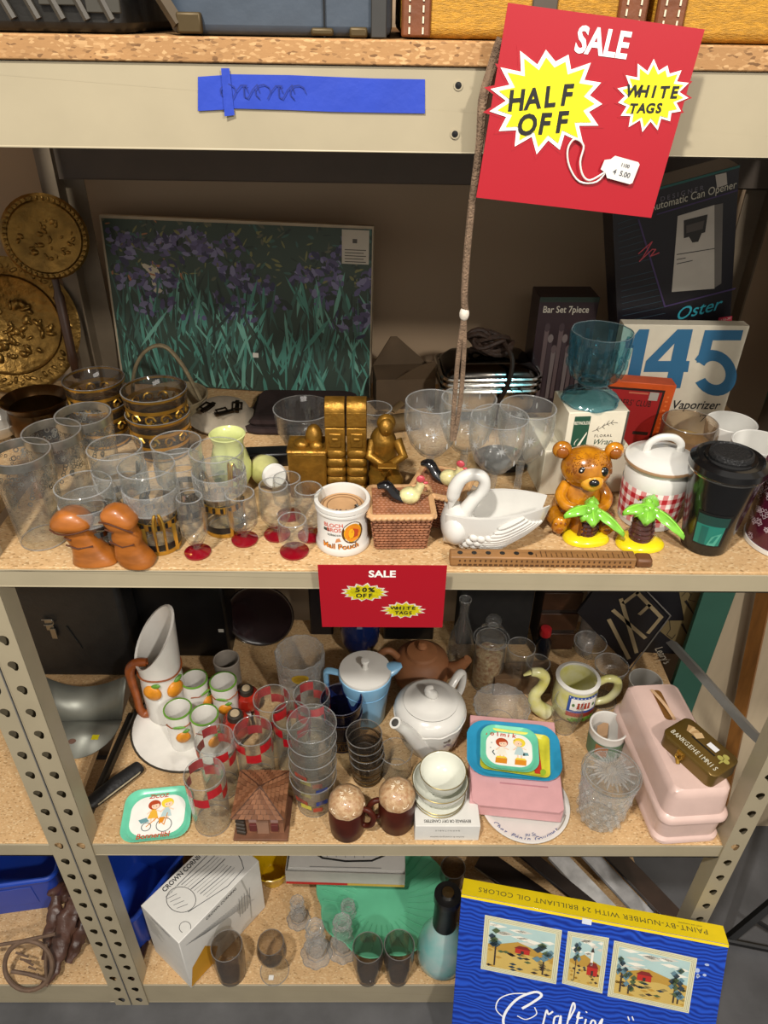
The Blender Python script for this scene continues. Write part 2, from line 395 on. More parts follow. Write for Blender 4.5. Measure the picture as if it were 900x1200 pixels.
ob('bolt_hole', g, [M_STEEL, M_BLACK], tb)
beam(unit, XL+.036, XR-.038, 1.24, 1.2685); beam(unit, XL+.036, XR-.038, .60, .633); beam(unit, XL+.036, XR-.038, .006, .088)
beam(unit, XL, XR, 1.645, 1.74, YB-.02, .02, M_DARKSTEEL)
for x in (XL, XR):
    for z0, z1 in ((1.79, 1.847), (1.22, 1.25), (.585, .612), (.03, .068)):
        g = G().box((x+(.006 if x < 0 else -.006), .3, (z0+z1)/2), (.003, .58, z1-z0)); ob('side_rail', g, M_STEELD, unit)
for z, y0 in ((Z1, -.003), (Z2, .003), (Z3, .003), (Z4, .003)):
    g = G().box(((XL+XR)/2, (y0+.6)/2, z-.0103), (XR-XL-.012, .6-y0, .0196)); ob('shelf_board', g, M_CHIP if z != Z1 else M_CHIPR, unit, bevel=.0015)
g = G(); g.tube([(.668, .03, .872), (.668, .085, .847), (.657, .30, .787), (.652, .40, .757)], .013, 4, flat=.5); ob('brace', g, M_STEELD, unit, ang=.3)
unit2 = thing('shelving_unit', 'neighbouring beige steel shelving unit at the edge, with the blue bin and caged bulb', 'shelving', (0, 0, 0))
post(unit2, -.581, -.546, 'r')
beam(unit2, -1.4, -.581, .60, .633); beam(unit2, -1.4, -.581, .006, .088)
for z in (Z1, Z2, Z3, Z4):
    g = G().box((-.985, .3, z-.0103), (.84, .594, .0196)); ob('shelf_board', g, M_CHIP, unit2, bevel=.0015)
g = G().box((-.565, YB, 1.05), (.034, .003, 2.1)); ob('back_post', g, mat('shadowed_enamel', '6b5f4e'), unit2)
beam(unit2, -1.4, -.581, 1.24, 1.2685); beam(unit2, -1.4, -.581, 1.7785, 1.8496)

# ---------------------------------------------------------------- signs, tape and cord on the front
M_RED = mat('red_card', 'a0031a', .5, var=.03, scale=8); M_YEL = mat('yellow_card', 'f2e600', .5, var=.02)
K_BLACK, K_WHITE = ink('101010'), ink('f2f0ec')
def star(cx, cy, rx, ry, n, q=.72, seed=1, a0=0):
    r_ = random.Random(seed); P = []
    for i in range(2*n):
        k = (1+r_.uniform(-.07, .07)) if i % 2 == 0 else q*(1+r_.uniform(-.04, .04)); a = a0+PI*i/n
        P.append((cx+rx*k*math.cos(a), cy+ry*k*math.sin(a)))
    return P
MXZ = Matrix(((1, 0, 0, 0), (0, 0, -1, 0), (0, 1, 0, 0), (0, 0, 0, 1)))     # (x, y, z) drawn on a face that looks to -y
def sign(label, loc, rot, w_, h_, corners):
    t = thing('sale_sign', label, 'sign', loc); t.rotation_mode = 'YXZ'; t.rotation_euler = rot
    ob('card', G().box((0, 0, h_/2), (w_, .0009, h_)), M_RED, t)
    H = homog(corners); loc_ = lambda u, v: ((H(u, v)[0]-.5)*w_, H(u, v)[1]*h_)
    return t, loc_, plane((0, -.0005, 0), (1, 0, 0), (0, 0, 1)), w_/(corners[1][0]-corners[0][0])
def burst(parent, loc_, u, v, ru, rv, k, n, seed, layers=('a0031a', 'f4f2ea', 'f2e600'), f=(1, .9, .77), th=.0007):
    g = G(); cx, cy = loc_(u, v)
    for i, q in enumerate(f): g.prism(star(0, 0, ru*k*q, rv*k*q, n, .74, seed, .1), th*i+.0004, th*(i+1), i, MXZ)
    o = ob('starburst', g, [ink(c) for c in layers], parent, (cx, 0, cy), flat=True); return o, (cx, cy), plane((0, -th*3, 0), (1, 0, 0), (0, 0, 1))
S1 = ((595, 2.5), (828.5, 35), (764, 256.5), (560, 232.5))
t, L1, P1, k1 = sign('large red SALE HALF OFF sign hung on the top beam', (.1764, -.036, 1.7392), (-.0359, .0951, .0058), .1683, .1505, S1)
g = G(); x, y = L1(707, 52); txt(g, P1, 'SALE', x, y, .0265, 0, 2, .03, 0, sx=.82); prt('lettering', g, K_WHITE, t, 'white SALE lettering')
o, c, f = burst(t, L1, 642, 121, 78, 62, k1, 15, 3)
g = G(); txt(g, f, 'HALF', -.0065, .002, .022, 0, 2, .035, .12, rot=.2, jit=.06, sx=.92); txt(g, f, 'OFF', .0005, -.0175, .023, 0, 2, .035, .12, rot=.17, jit=.06, sx=.92); prt('lettering', g, K_BLACK, o)
o, c, f = burst(t, L1, 765, 115, 49, 41, k1, 15, 5)
g = G(); txt(g, f, 'WHITE', 0, .0035, .0125, 0, 2, .04, .1, rot=.08, jit=.05); txt(g, f, 'TAGS', -.003, -.0095, .0105, 0, 2, .04, .1, rot=.12, jit=.05); prt('lettering', g, K_BLACK, o)
tg = thing('price_tag', 'small white price tag on a string, looped over the large red sign', 'tag', (0, 0, 0))
tg.matrix_world = Matrix.Translation((.1764, -.036, 1.7392)) @ Euler((-.0359, .0951, .0058), 'YXZ').to_matrix().to_4x4()
x, y = L1(728, 200); Mt = Matrix.Translation((x, -.0038, y)) @ Matrix.Rotation(.13, 4, 'Y')
g = G().prism([(-.0128, -.006), (-.010, -.0095), (.0125, -.0095), (.0145, -.008), (.0145, .008), (.0125, .0095), (-.010, .0095), (-.0128, .006), (-.018, .004), (-.0185, -.004)], -.0003, .0003, 0, Mt @ MXZ)
ob('card', g, M_PAPER, tg); R3 = Mt.to_3x3()
f = plane(Mt @ Vector((0, -.0004, 0)), R3 @ Vector((1, 0, 0)), R3 @ Vector((0, 0, 1)))
g = G(); txt(g, f, '1100', .002, .004, .0042, 0, 1, .02); txt(g, f, '4  5.00', .0015, -.003, .006, 0, 1, .02); prt('lettering', g, ink('55555a'), tg)
g = G(); pts = [L1(*q) for q in ((709, 203), (692, 212), (683, 206), (680, 190), (684, 172), (674, 164), (666, 176), (668, 196), (680, 214), (700, 214), (712, 200))]
g.tube([(a, -.0032-.0012*math.sin(i*.6), b) for i, (a, b) in enumerate(pts)], .0009, 6); ob('string', g, M_PAPER, tg)
# lower sign
S2 = ((366.5, 647), (527, 648), (520.7, 736), (376, 733.5))
P = aty(448, 734.7, -.011); h2 = .118; p2 = px(P)
t, L2, P2, k2 = sign('smaller red SALE 50% OFF sign clipped to the middle shelf edge', (P.x, -.011, P.z), (.09, -.012, -.01), .167, h2, S2)
g = G(); x, y = L2(446, 660); txt(g, P2, 'SALE', x, y, .0165, 0, 2, .03, sx=1.02); prt('lettering', g, K_WHITE, t, 'white SALE lettering')
o, c, f = burst(t, L2, 425, 686, 35, 18, k2, 14, 8, f=(.97, .93, .8), th=.0004, layers=('f4f2ea', 'f4f2ea', 'f0e61a'))
g = G(); txt(g, f, '50%', 0, .0055, .0115, 0, 2, .03, .05, jit=.04, sx=1.1); txt(g, f, 'OFF', 0, -.0055, .0105, 0, 2, .03, .05, jit=.04); prt('lettering', g, K_BLACK, o)
o, c, f = burst(t, L2, 473, 711, 32, 17, k2, 14, 9, f=(.97, .93, .8), th=.0004, layers=('f4f2ea', 'f4f2ea', 'f0e61a'))
g = G(); txt(g, f, 'WHITE', 0, .0045, .0085, 0, 2, .03, .05, jit=.04, sx=1.1); txt(g, f, 'TAGS', 0, -.005, .0085, 0, 2, .03, .05, jit=.04); prt('lettering', g, K_BLACK, o)
# tape
M_TAPE = mat('blue_tape', '1b3aa6', .6, var=.06, scale=30, bump=.12)
t = thing('masking_tape', 'strip of blue masking tape stuck across the top beam', 'tape', aty(365, 110, -.0004))
c = aty(365, 110, 0); g = G()
tp = [(232, 90, 130), (262, 88, 128.5), (264, 86.5, 127), (272, 87, 127), (340, 88, 129), (388, 90, 131), (440, 92, 132), (498, 93, 133)]
rows = [[aty(u, a, -.0008+.0006*(i % 2))-c, aty(u, b, -.0008)-c] for i, (u, a, b) in enumerate(tp)]
for r0, r1 in zip(rows[:-1], rows[1:]): g.add([r0[1], r1[1], r1[0], r0[0]], [(0, 1, 2, 3)])
ob('strip', g, M_TAPE, t, flat=True, solid=.0003)
p0 = aty(266, 107, -.0016)-c
g = G().add([p0+Vector(q) for q in ((-.004, -.0015, -.02), (.005, 0, -.019), (.004, 0, .018), (-.003, -.002, .018))], [(0, 1, 2, 3)]); ob('fold', g, M_TAPE, t, flat=True, solid=.0004)
f = plane((0, -.0018, 0), (1, 0, 0), (0, 0, 1)); g = G(); rr = random.Random(4); x = -.075
for i in range(7):
    stroke(g, f, [(x+.009*math.cos(a)*.8, .001+.006*math.sin(a*(1+i % 3*.5))) for a in [k*.7 for k in range(7)]], .0008, 0, 1); x += .0105
prt('handwriting', g, ink('182a78'), t)
# cord
g = G(); top = [aty(u, v, -.006) for u, v in ((588, 45), (583, 58), (577, 78))]
p0 = aty(566, 118, -.02); zs = [aty(545, v, -.02).z for v in (170, 260, 340, 368)]
g.tube(top+[p0]+[(p0.x-.004*math.sin(i), -.02, z) for i, z in enumerate(zs)], [.0045]*4+[.0036]*4, 8)
kn = Vector((p0.x-.002, -.02, zs[-1]))
for d in (-.0028, .0028): g.tube([kn+Vector((0, 0, 0)), (kn.x+d, -.02, kn.z-.04), (kn.x+d*1.2, -.019, kn.z-.1), (kn.x+d*.4-.002, -.02, aty(538, 516, -.02).z)], .0027, 7)
cord = thing('cord', 'frayed brown cord hanging from the top shelf past the wine glasses', 'cord', (0, 0, 0))
ob('strand', g, mat('brown_cord', '76604c', .9, var=.3, scale=90, bump=.8, bscale=500), cord)
g = G(); g.ell(kn, (.0052, .0052, .0075)); ob('knot', g, mat('pale_fibre', 'c9c0b2', .9, bump=.6), cord)

# ---------------------------------------------------------------- luggage on the top shelf
def xat(u): return aty(u, 45, .02).x
def case(name, label, u0, u1, d, h, m, y0=.012, gap=.002):
    x0, x1 = xat(u0)+gap, xat(u1)-gap; t = thing(name, label, 'suitcase', ((x0+x1)/2, y0+d/2, Z1+.0005))
    g = G(); g.loft([[(x, y, z) for x, y in rrect(x1-x0, d, .02)] for z in (0, h)], 0); ob('body', g, m, t, bevel=.008, seg=3); return t, x1-x0
M_BLK = mat('black_leather', '15130f', .42, var=.25, scale=30, bump=.15)
t, w_ = case('holdall', 'black ribbed holdall at the end of the top shelf', -60, 160, .3, .2, M_BLK)
for i in range(5):
    g = G(); x = -w_/2+w_*(.36+.13*i); g.tube([(x-.03, -.152, .1), (x-.012, -.154, .05), (x+.006, -.154, .01)], .0035, 6); ob('piping', g, mat('grey_piping', '3a352c', .5), t)
g = G().box((w_*.15, -.153, .03), (.035, .004, .02)); g.box((w_*.38, -.153, .026), (.03, .004, .022)); ob('tab', g, mat('dark_webbing', '35322a', .7), t, bevel=.001)
t, w_ = case('hard_suitcase', 'slate blue hard suitcase on the top shelf above the tape', 196, 462, .32, .2, mat('slate_vinyl', '3a4450', .5, var=.1, scale=30, bump=.1))
g = G(); g.tube([(-w_/2-.028, -.158, .07), (-w_/2+.012, -.163, .008)], .006, 4); ob('strap', g, mat('brown_strap', '4a3d2a', .6), t, ang=.3)
for c_, s_ in (((-w_/2+.022, -.163, .009), (.022, .008, .016)), ((w_/2-.03, -.163, .004), (.016, .006, .008)), ((w_/2-.062, -.163, .004), (.02, .005, .006))): ob('corner_guard', G().box(c_, s_), mat('worn_brass', '4d3f25', .5, .5), t, bevel=.002)
g = G().box((w_/2-.06, -.1615, .1), (.0015, .003, .2)); ob('seam', g, M_BLACK, t)
g = G().box((w_/2-.012, -.162, .1), (.014, .006, .2)); ob('edge_binding', g, mat('charcoal_binding', '2c2b29', .6), t, bevel=.001)
M_WEAVE = mat('ochre_weave', 'b07f1f', .6, var=.3, scale=150, stretch=(1, 1, 6), bump=.5, bscale=260)
M_TANL = mat('tan_leather', '6a3a1c', .5, var=.2, scale=40, bump=.15)
for u0, u1, lab, trim in ((467, 752, 'ochre woven suitcase behind the large red sign', (0, 1)), (757, 980, 'ochre woven suitcase nearest the end of the top shelf', (0,))):
    t, w_ = case('woven_suitcase', lab, u0, u1, .3, .18, M_WEAVE)
    for sd in trim:
        x = (-w_/2+.013) if sd == 0 else (w_/2-.013)
        g = G().box((x, -.1505, .09), (.026, .006, .178)); o = ob('leather_trim', g, M_TANL, t, bevel=.002)
        g = G()
        for xx in (-.006, .006):
            for i in range(22): g.box((x+xx, -.1542, .006+i*.008), (.0014, .0012, .005))
        prt('stitching', g, ink('d8ccb0'), o)
    if u0 == 467:
        x = xat(632)-t.location.x; g = G().box((x, -.1505, .09), (.022, .005, .178)); ob('strap', g, mat('grey_strap', '4a4238', .6), t, bevel=.001)
# ================================================================ middle shelf (deck 2)
# ---- pictures and brass at the back
cv = thing('canvas_print', 'floral canvas print in green and violet leaning on the back wall', 'picture', (-.2539, .565, Z2)); cv.rotation_mode = 'YXZ'; cv.rotation_euler = (-.12, 0, -.1156)
W_, H_ = .4939, .309
ob('canvas', G().box((0, 0, H_/2), (W_, .018, H_)), mat('canvas_edge', 'a99c84', .7), cv)
f = plane((0, -.0092, 0), (1, 0, 0), (0, 0, 1)); g = G(); rr = random.Random(11)
PC = ['36463c', '3f6258', '4f8a7c', '34334e', '504a6a', '77774a', '9a6a48', '2a3630', 'b9b29c', '5c5e4a', '6aa090', '5f5a80', '7a7898']
putr(g, f, -W_/2+.004, 0, W_/2-.002, H_-.005, 0, 1)
def daub(x, y, l_, w2, a, m):
    c_, s_ = math.cos(a), math.sin(a)
    P = [(-l_, 0), (-l_*.4, -w2), (l_*.5, -w2*.8), (l_, 0), (l_*.5, w2*.8), (-l_*.4, w2)]
    put(g, f, [(max(-W_/2+.004, min(W_/2-.002, x+p*c_-q*s_)), max(.001, min(H_-.005, y+p*s_+q*c_))) for p, q in P], m, rr.uniform(1.5, 4))
for i in range(420):
    x, y = rr.uniform(-W_/2, W_/2), rr.uniform(0, .19); daub(x, y, rr.uniform(.02, .05), rr.uniform(.0015, .004), PI/2+rr.gauss(0, .35), rr.choice([1, 1, 2, 2, 10, 7, 0]))
for i in range(330):
    x, y = rr.uniform(-W_/2, W_/2), rr.uniform(.2, H_); daub(x, y, rr.uniform(.003, .010), rr.uniform(.001, .003), rr.uniform(0, PI), rr.choice([5, 9, 7, 0, 1, 5] + ([6] if x < -.1 else [])))
for i in range(60):
    x, y = rr.uniform(-W_/2, W_/2), rr.uniform(.13, .28)
    for k in range(12): daub(x+rr.gauss(0, .010), y+rr.gauss(0, .008), rr.uniform(.005, .012), rr.uniform(.003, .006), rr.uniform(0, PI), rr.choice([3, 4, 4, 11, 11, 12, 7]))
for k in range(10): daub(-.16+rr.gauss(0, .006), .215+rr.gauss(0, .014), .009, .005, rr.uniform(0, PI), 8)
prt('painted_surface', g, [ink(c) for c in PC], cv)
g = G(); putr(g, f, .192, .245, .240, .302, 0, 5); putr(g, f, .211, .28, .219, .287, 1, 6)
for i in range(5): putr(g, f, .197, .268-.005*i, .235-.004*(i % 2), .2695-.005*i, 1, 6)
prt('gallery_label', g, [ink('b9b2a2'), ink('4a463e')], cv, 'printed white label in the corner')
g = G(); putr(g, f, .021, .066, .032, .075, 0, 5); prt('sticker', g, ink('d8d4c8'), cv)

def relief(g, r, n, seed, z, m=0, asp=1):
    rr = random.Random(seed)
    for i in range(n):
        a, q = rr.uniform(0, 2*PI), r*math.sqrt(rr.uniform(0, .9)); s = r*rr.uniform(.06, .15)
        g.ell((q*math.cos(a), q*math.sin(a)*.75-r*.1, z), (s, s*rr.uniform(.4, .8), s*.5), 10, 5, m, E=(0, 0, rr.uniform(0, PI)))
def facing(P, tilt=-.15, rz=0): return Matrix.Translation(P) @ Matrix.Rotation(rz, 4, 'Z') @ Matrix.Rotation(PI/2+tilt, 4, 'X')
wp = thing('warming_pan', 'long-handled brass warming pan with embossed lid and dark turned handle', 'warming pan')
P = aty(53, 278, .535); wp.matrix_world = facing(P, -.1, .3); q = kk(P)
g = G().lathe([(0, -.025), (.06, -.022), (.068, -.006), (.07, 0), (.066, .004), (.06, .003), (.057, .006), (.05, .004), (0, .006)], 40); relief(g, .047, 34, 2, .006)
ob('pan_lid', g, M_BRASS, wp)
g = G()
for i in range(44): a = 2*PI*i/44; g.ell((.063*math.cos(a), .063*math.sin(a), .005), (.0035, .0022, .0025), 8, 5, E=(0, 0, a+.6))
ob('rope_rim', g, M_BRASS, wp)
g = G().lathe([(.006, -.068), (.006, -.09), (.009, -.1), (.008, -.2), (.01, -.215), (.007, -.225), (.007, -.245), (.005, -.25)], 14, 0, Matrix.Rotation(-PI/2, 4, 'X') @ Matrix.Scale(1, 4)); 
for i, v in enumerate(g.v): g.v[i] = Vector((v.x, -abs(v.y) if abs(v.y) > .05 else v.y, v.z-.006))
ob('handle', g, M_BROWNW, wp)
pl = thing('wall_plate', 'large embossed brass plate leaning at the back left', 'plate'); P = aty(10, 382, .56); pl.matrix_world = facing(P, -.2, .35)
g = G().lathe([(0, -.012), (.085, -.01), (.122, .004), (.124, .007), (.118, .008), (.092, 0), (.089, .004), (.084, 0), (0, -.002)], 48); relief(g, .075, 60, 5, .002)
rr = random.Random(3)
for i in range(60): a = 2*PI*i/60; r_ = rr.uniform(.098, .113); g.ell((r_*math.cos(a), r_*math.sin(a), .003), (.008, .004, .004), 8, 4, E=(0, 0, a+rr.uniform(-1, 1)))
ob('disc', g, M_BRASS, pl)
bw = thing('bowl', 'dark brass bowl beneath the embossed plate', 'bowl', bt(40, 466, .075, Z2))
ob('vessel', G().lathe(cup(.03, .055, .075, .003, flare=[(.048, .02), (.05, .045), (.046, .06)]), 32), mat('dark_brass', '4a3318', .25, .85, var=.3), bw)
P = atz(2, 520, Z2); d_ = thing('dish', 'pale glass dish at the end of the shelf behind the etched tumblers', 'dish', bt(-6, 492, .03, Z2))
ob('vessel', G().lathe(cup(.025, .045, .03, .002, flare=[(.038, .012)]), 28), mat('pearl_glaze', 'a9a49a', .15, .2, coat=.5), d_)
# extra brass trinkets lost in the dark at left
for u, v, h_, lab in ((66, 508, .05, 'dark brass candle cup behind the etched tumblers'),):
    t = thing('candle_cup', lab, 'candle cup', bt(u, v, h_, Z2)); ob('vessel', G().lathe(cup(.014, .02, h_, .002, flare=[(.012, .012), (.02, .03)]), 22), mat('dark_brass', '4a3318'), t)

# ---- smoked tumblers with gilt bands
def gilt_tumbler(loc, r0, r1, h, label, grp='gilt banded tumblers'):
    t = thing('gilt_tumbler', label, 'tumbler', loc, group=grp)
    ob('glass_wall', G().lathe(cup(r0, r1, h, .002, .006), 36), M_SMOKE, t)
    rr_ = lambda z: r0+(r1-r0)*z/h+.0006
    g = G()
    for z0, z1 in ((.94, .985), (.66, .74), (.32, .40), (.05, .1)): g.lathe([(rr_(z0*h)-.0008, z0*h), (rr_(z0*h), z0*h), (rr_(z1*h), z1*h), (rr_(z1*h)-.0008, z1*h)], 36)
    for i in range(12):
        a = 2*PI*i/12; z = .53*h; r = rr_(z)
        pts = [(r*math.cos(a+.2*math.cos(s)*(1-s/9)), r*math.sin(a+.2*math.cos(s)*(1-s/9)), z+.010*math.sin(s)*(1-s/9)) for s in [k*.8 for k in range(9)]]
        g.tube(pts, .0018, 4)
    ob('gilt_band', g, M_GILT, t); return t
P = bt(180, 455, .115, Z2); r_ = 38*kk((P.x, P.y, Z2+.11))
gilt_tumbler(P, r_*.8, r_, .075, 'smoked tumbler with gilt scroll bands, lower of the stack beside the hoop handle'); gilt_tumbler(P+Vector((0, 0, .04)), r_*.8, r_, .075, 'smoked tumbler with gilt scroll bands, upper of the stack beside the hoop handle')
P = bt(109, 443, .115, Z2)
gilt_tumbler(P, r_*.75, r_*.95, .075, 'smoked tumbler with gilt scroll bands, lower of the stack behind the etched tumblers'); gilt_tumbler(P+Vector((0, 0, .04)), r_*.75, r_*.95, .075, 'smoked tumbler with gilt scroll bands, upper of the stack behind the etched tumblers')
# ---- tall tumblers with silver etching
M_SILV = mat('silver_overlay', 'b0ada4', .28, .9, var=.3, scale=60)
P = base(53, 645, 54, Z2); h_ = hgt(P, 529); r0, r1 = 27*kk(P), 35*kk((P.x, P.y, Z2+h_))
def etched(loc, label):
    t = thing('etched_tumbler', label, 'tumbler', loc, group='silver etched tumblers')
    ob('glass_wall', G().lathe(cup(r0, r1, h_, .002, .014), 36), M_CLEAR, t)
    ob('silver_rim', G().lathe([(r1-.0026, h_-.012), (r1+.0004, h_-.012), (r1+.0006, h_), (r1-.0026, h_)], 36), M_SILV, t)
    f = cyl(r0, r1, h_, step=.0006); g = G(); rr = random.Random(5)
    for i in range(210):
        x, y = rr.uniform(-PI*(r0+r1)/2, PI*(r0+r1)/2), h_*(.9-.38*rr.random()**1.2); s = rr.uniform(.0015, .0035)
        o_, n_ = disc(x, y, s, s*1.2, 9), disc(x, y, s*.6, s*.7, 9)
        V = [f(*p) for p in o_]+[f(*p) for p in n_]; g.add(V, [(k, (k+1) % 9, 9+(k+1) % 9, 9+k) for k in range(9)])
    ob('silver_etching', g, M_SILV, t, flat=True); return t
etched(P, 'tall silver etched tumbler nearest the shelf edge, front of three')
etched(bt(60, 505, h_, Z2), 'tall silver etched tumbler in the middle of the row of three')
etched(bt(97, 485, h_, Z2), 'tall silver etched tumbler at the back of the row of three')

# ---- glass coffee mugs in gilt key-pattern holders
def key_mug(loc, h, r, hz, label, metal, hh=.5):
    t = thing('holder_mug', label, 'mug', loc, hz, group='glass mugs in key-pattern holders')
    ob('glass_liner', G().lathe(cup(r*.72, r, h, .002, .012, flare=[(r*.74, h*.42), (r*.95, h*.52)]), 32), M_CLEAR, t)
    ob('textured_band', G().lathe([(r*.97+.0006, h*.52), (r*.98+.0012, h*.58), (r*.985+.0012, h*.72), (r*.99+.0004, h*.76)], 32), M_CUT, t)
    g = G()
    for z0, z1 in ((0, .006), (h*.32, h*.40)): g.lathe([(r*.76, z0), (r*.78, z0), (r*.78, z1), (r*.76, z1)], 32)
    for i in range(16):
        a = 2*PI*i/16; g.box((r*.775*math.cos(a), r*.775*math.sin(a), h*.36), (.0035, .0035, h*.06), 1, None)
    for i in range(4): a = PI/4+i*PI/2; g.box((r*.77*math.cos(a), r*.77*math.sin(a), h*.18), (.005, .005, h*.34))
    g.lathe([(r*.785, .0075), (r*.79, .0075), (r*.79, .017), (r*.785, .017)], 32, 1); 
    ob('holder', g, [metal, M_BLACK], t)
    g = G()
    for dx in (-.006, .006):
        g.tube([(dx, -r*.78, h*.06), (dx, -r*.95, .02+h*.06), (dx, -r*1.15, h*.3), (dx, -r*1.12, h*(.42+.3*hh)), (dx*.4, -r*1.0, h*(.5+.3*hh)), (dx*.4, -r*.8, h*.4)], .0018, 7)
    ob('wire_handle', g, metal, t); return t
P = base(189, 650, 44, Z2); h_m = hgt(P, 545); rm = 33*kk((P.x, P.y, Z2+h_m))
key_mug(P, h_m, rm, .35, 'glass mug in gilt key-pattern holder, just behind the carved heads', M_GILT, .2)
key_mug(bt(134, 524, h_m, Z2), h_m, rm, 2.7, 'glass mug with a chrome loop handle, behind the other mugs at left', M_CHROME)
key_mug(bt(253, 527, h_m, Z2), h_m, rm, 2.9, 'glass mug in gilt holder beside the pale green vase', M_GILT)
key_mug(bt(206, 518, h_m*.95, Z2), h_m*.95, rm*.95, 1.2, 'glass mug at the back of the mug group, in front of the tumbler stack', M_CHROME)
key_mug(bt(97, 568, h_m*.8, Z2), h_m*.8, rm*1.0, 1.9, 'low glass mug half hidden behind the carved heads', M_CHROME)

# ---- carved wooden heads
M_CARVE = mat('carved_wood', '96561c', .38, var=.28, scale=25, stretch=(1, 1, 3), coat=.25, bump=.1)
def carved(u, vb, vt, y0, rows, label, rz, lines):
    hp = rows[0][0]-rows[-1][0]; xm = (rows[0][1]+rows[0][2])/2; P = base(u, vb, 34, Z2); h = hgt(P, vt); sc = h/hp
    t = thing('carved_head', label, 'carving', P, rz, group='carved wooden heads'); rings = []
    for i, (y, xl, xr, dp) in enumerate(rows):
        z = (rows[0][0]-y)*sc; c_ = ((xl+xr)/2-xm)*sc; a = (xr-xl)/2*sc; b = dp*sc; n = 24
        rings.append([(c_+a*math.copysign(abs(math.cos(q))**.75, math.cos(q)), b*math.copysign(abs(math.sin(q))**.75, math.sin(q)), z) for q in [2*PI*k/n for k in range(n)]])
    ob('bust', G().loft(rings), M_CARVE, t, ang=.9)
    for pts in lines:
        g = G(); g.tube([((x-xm)*sc, -d*sc, (rows[0][0]-y)*sc) for x, y, d in pts], .0012, 6); ob('carved_line', g, mat('dark_carve', '4a230c', .5), t)
carved(114, 664, 596, 0, [(730, 258, 420, 58), (722, 259, 421, 58), (700, 264, 396, 50), (670, 266, 372, 44), (640, 260, 358, 42), (615, 248, 346, 42), (598, 240, 338, 42), (590, 228, 346, 46), (584, 218, 354, 50), (572, 214, 358, 54), (555, 220, 352, 52), (538, 238, 338, 46), (525, 258, 322, 36), (518, 278, 306, 18)],
       'carved wooden head with a flared brim, the wider one at the shelf edge', .05, [[(218, 582, 30), (250, 592, 46), (300, 588, 50), (350, 578, 40)], [(262, 640, 40), (300, 655, 44), (350, 650, 38)], [(262, 610, 40), (285, 618, 44)]])
carved(163, 668, 593, 0, [(742, 440, 552, 48), (732, 430, 556, 50), (712, 424, 546, 46), (690, 426, 530, 42), (660, 430, 516, 40), (635, 424, 522, 40), (612, 430, 512, 38), (600, 424, 508, 38), (590, 416, 514, 42), (578, 408, 520, 44), (562, 402, 518, 44), (545, 404, 504, 42), (530, 416, 490, 36), (520, 434, 474, 24), (515, 446, 462, 12)],
       'carved wooden head with a narrow neck, the slimmer one beside the gilt mug', -.12, [[(406, 566, 34), (440, 560, 44), (480, 575, 44), (516, 596, 34)], [(428, 640, 36), (470, 655, 40), (510, 645, 34)], [(420, 592, 34), (450, 600, 38)]])

# ---- small goblets with ruby feet
M_RUBY = mat('ruby_glass', '7a0416', .12, var=.1, coat=.8)
def ruby(u, vb, vt, wf, wr, label):
    P = base(u, vb, wf, Z2); h = hgt(P, vt); rf, r = wf/2*kk(P), wr/2*kk((P.x, P.y, Z2+h))
    t = thing('ruby_foot_goblet', label, 'goblet', P, group='small goblets with ruby feet')
    ob('ruby_foot', G().lathe([(0, 0), (rf, 0), (rf, .0025), (rf*.4, .007), (0, .008)], 28), M_RUBY, t)
    ob('bowl', G().lathe([(0, .008), (.005, .008), (.004, .014), (r*.6, .02), (r*.95, h*.4), (r, h*.62), (r*.9, h-.0008), (r*.87, h), (r*.85, h-.001), (r*.95-.001, h*.62), (r*.9, h*.42), (r*.5, .023), (0, .02)], 28), M_CLEAR, t)
ruby(232, 657, 582, 31, 34, 'slim ruby footed goblet beside the gilt mug, tallest of them')
ruby(287, 642, 578, 31, 38, 'ruby footed goblet standing in front of the pale green vase')
ruby(325, 636, 568, 31, 38, 'ruby footed goblet below the toppled vase')
ruby(345, 657, 609, 34, 37, 'short ruby footed goblet nearest the shelf edge')
ruby(364, 637, 572, 30, 36, 'ruby footed goblet half hidden by the white mug')
ruby(339, 612, 560, 28, 36, 'ruby footed goblet furthest back, before the gilded bookends')

# ---- hat, hoop basket, vases
P = bt(252, 492, .02, Z2); t = thing('cap', 'pale flat cap with dark metal clips behind the mugs', 'cap', P+Vector((.012, .02, .012)), rot=(.15, .1, .3))
M_FELT = mat('pale_felt', '8f8574', .85, var=.15, scale=60)
g = G().lathe([(0, .0), (.062, 0), (.064, .004), (.05, .012), (.04, .03), (.02, .036), (0, .036)], 32, sx=1.0, sy=.8); ob('crown', g, M_FELT, t)
for i, (x, y, a) in enumerate(((-.03, -.012, .8), (-.005, -.03, .3), (.02, -.012, 1.4))):
    Mc = Matrix.Translation((x, y, .036)) @ Matrix.Rotation(a, 4, 'Z'); g = G().box((0, 0, 0), (.034, .007, .004), 0, Mc); g.tube([(-.012, -.008, .003), (-.012, .008, .003), (.006, .008, .004), (.006, -.008, .004)], .0017, 6, closed=True, M=Mc); ob('metal_clip', g, mat('dark_clip', '2c241a', .3, .8), t)
P = atz(200, 508, Z2)+Vector((.0, .055, 0)); t = thing('wicker_basket', 'round basket with a cream hoop handle before the canvas', 'basket', P)
M_STRAW = mat('pale_cane', '85785c', .8, var=.2, scale=80, bump=.4)
ob('woven_bowl', G().lathe(cup(.045, .06, .04, .004), 30), M_STRAW, t)
hz_ = [aty(u, v, P.y)-P for u, v in ((158, 492), (157, 450), (165, 425), (180, 412), (196, 413), (212, 430), (224, 450), (236, 474), (246, 496))]
ob('hoop_handle', G().tube(hz_, .0055, 8, flat=.6), M_STRAW, t)
P = bt(266, 508, .1, Z2); t = thing('vase', 'pale green china vase with a violet flower, standing', 'vase', P)
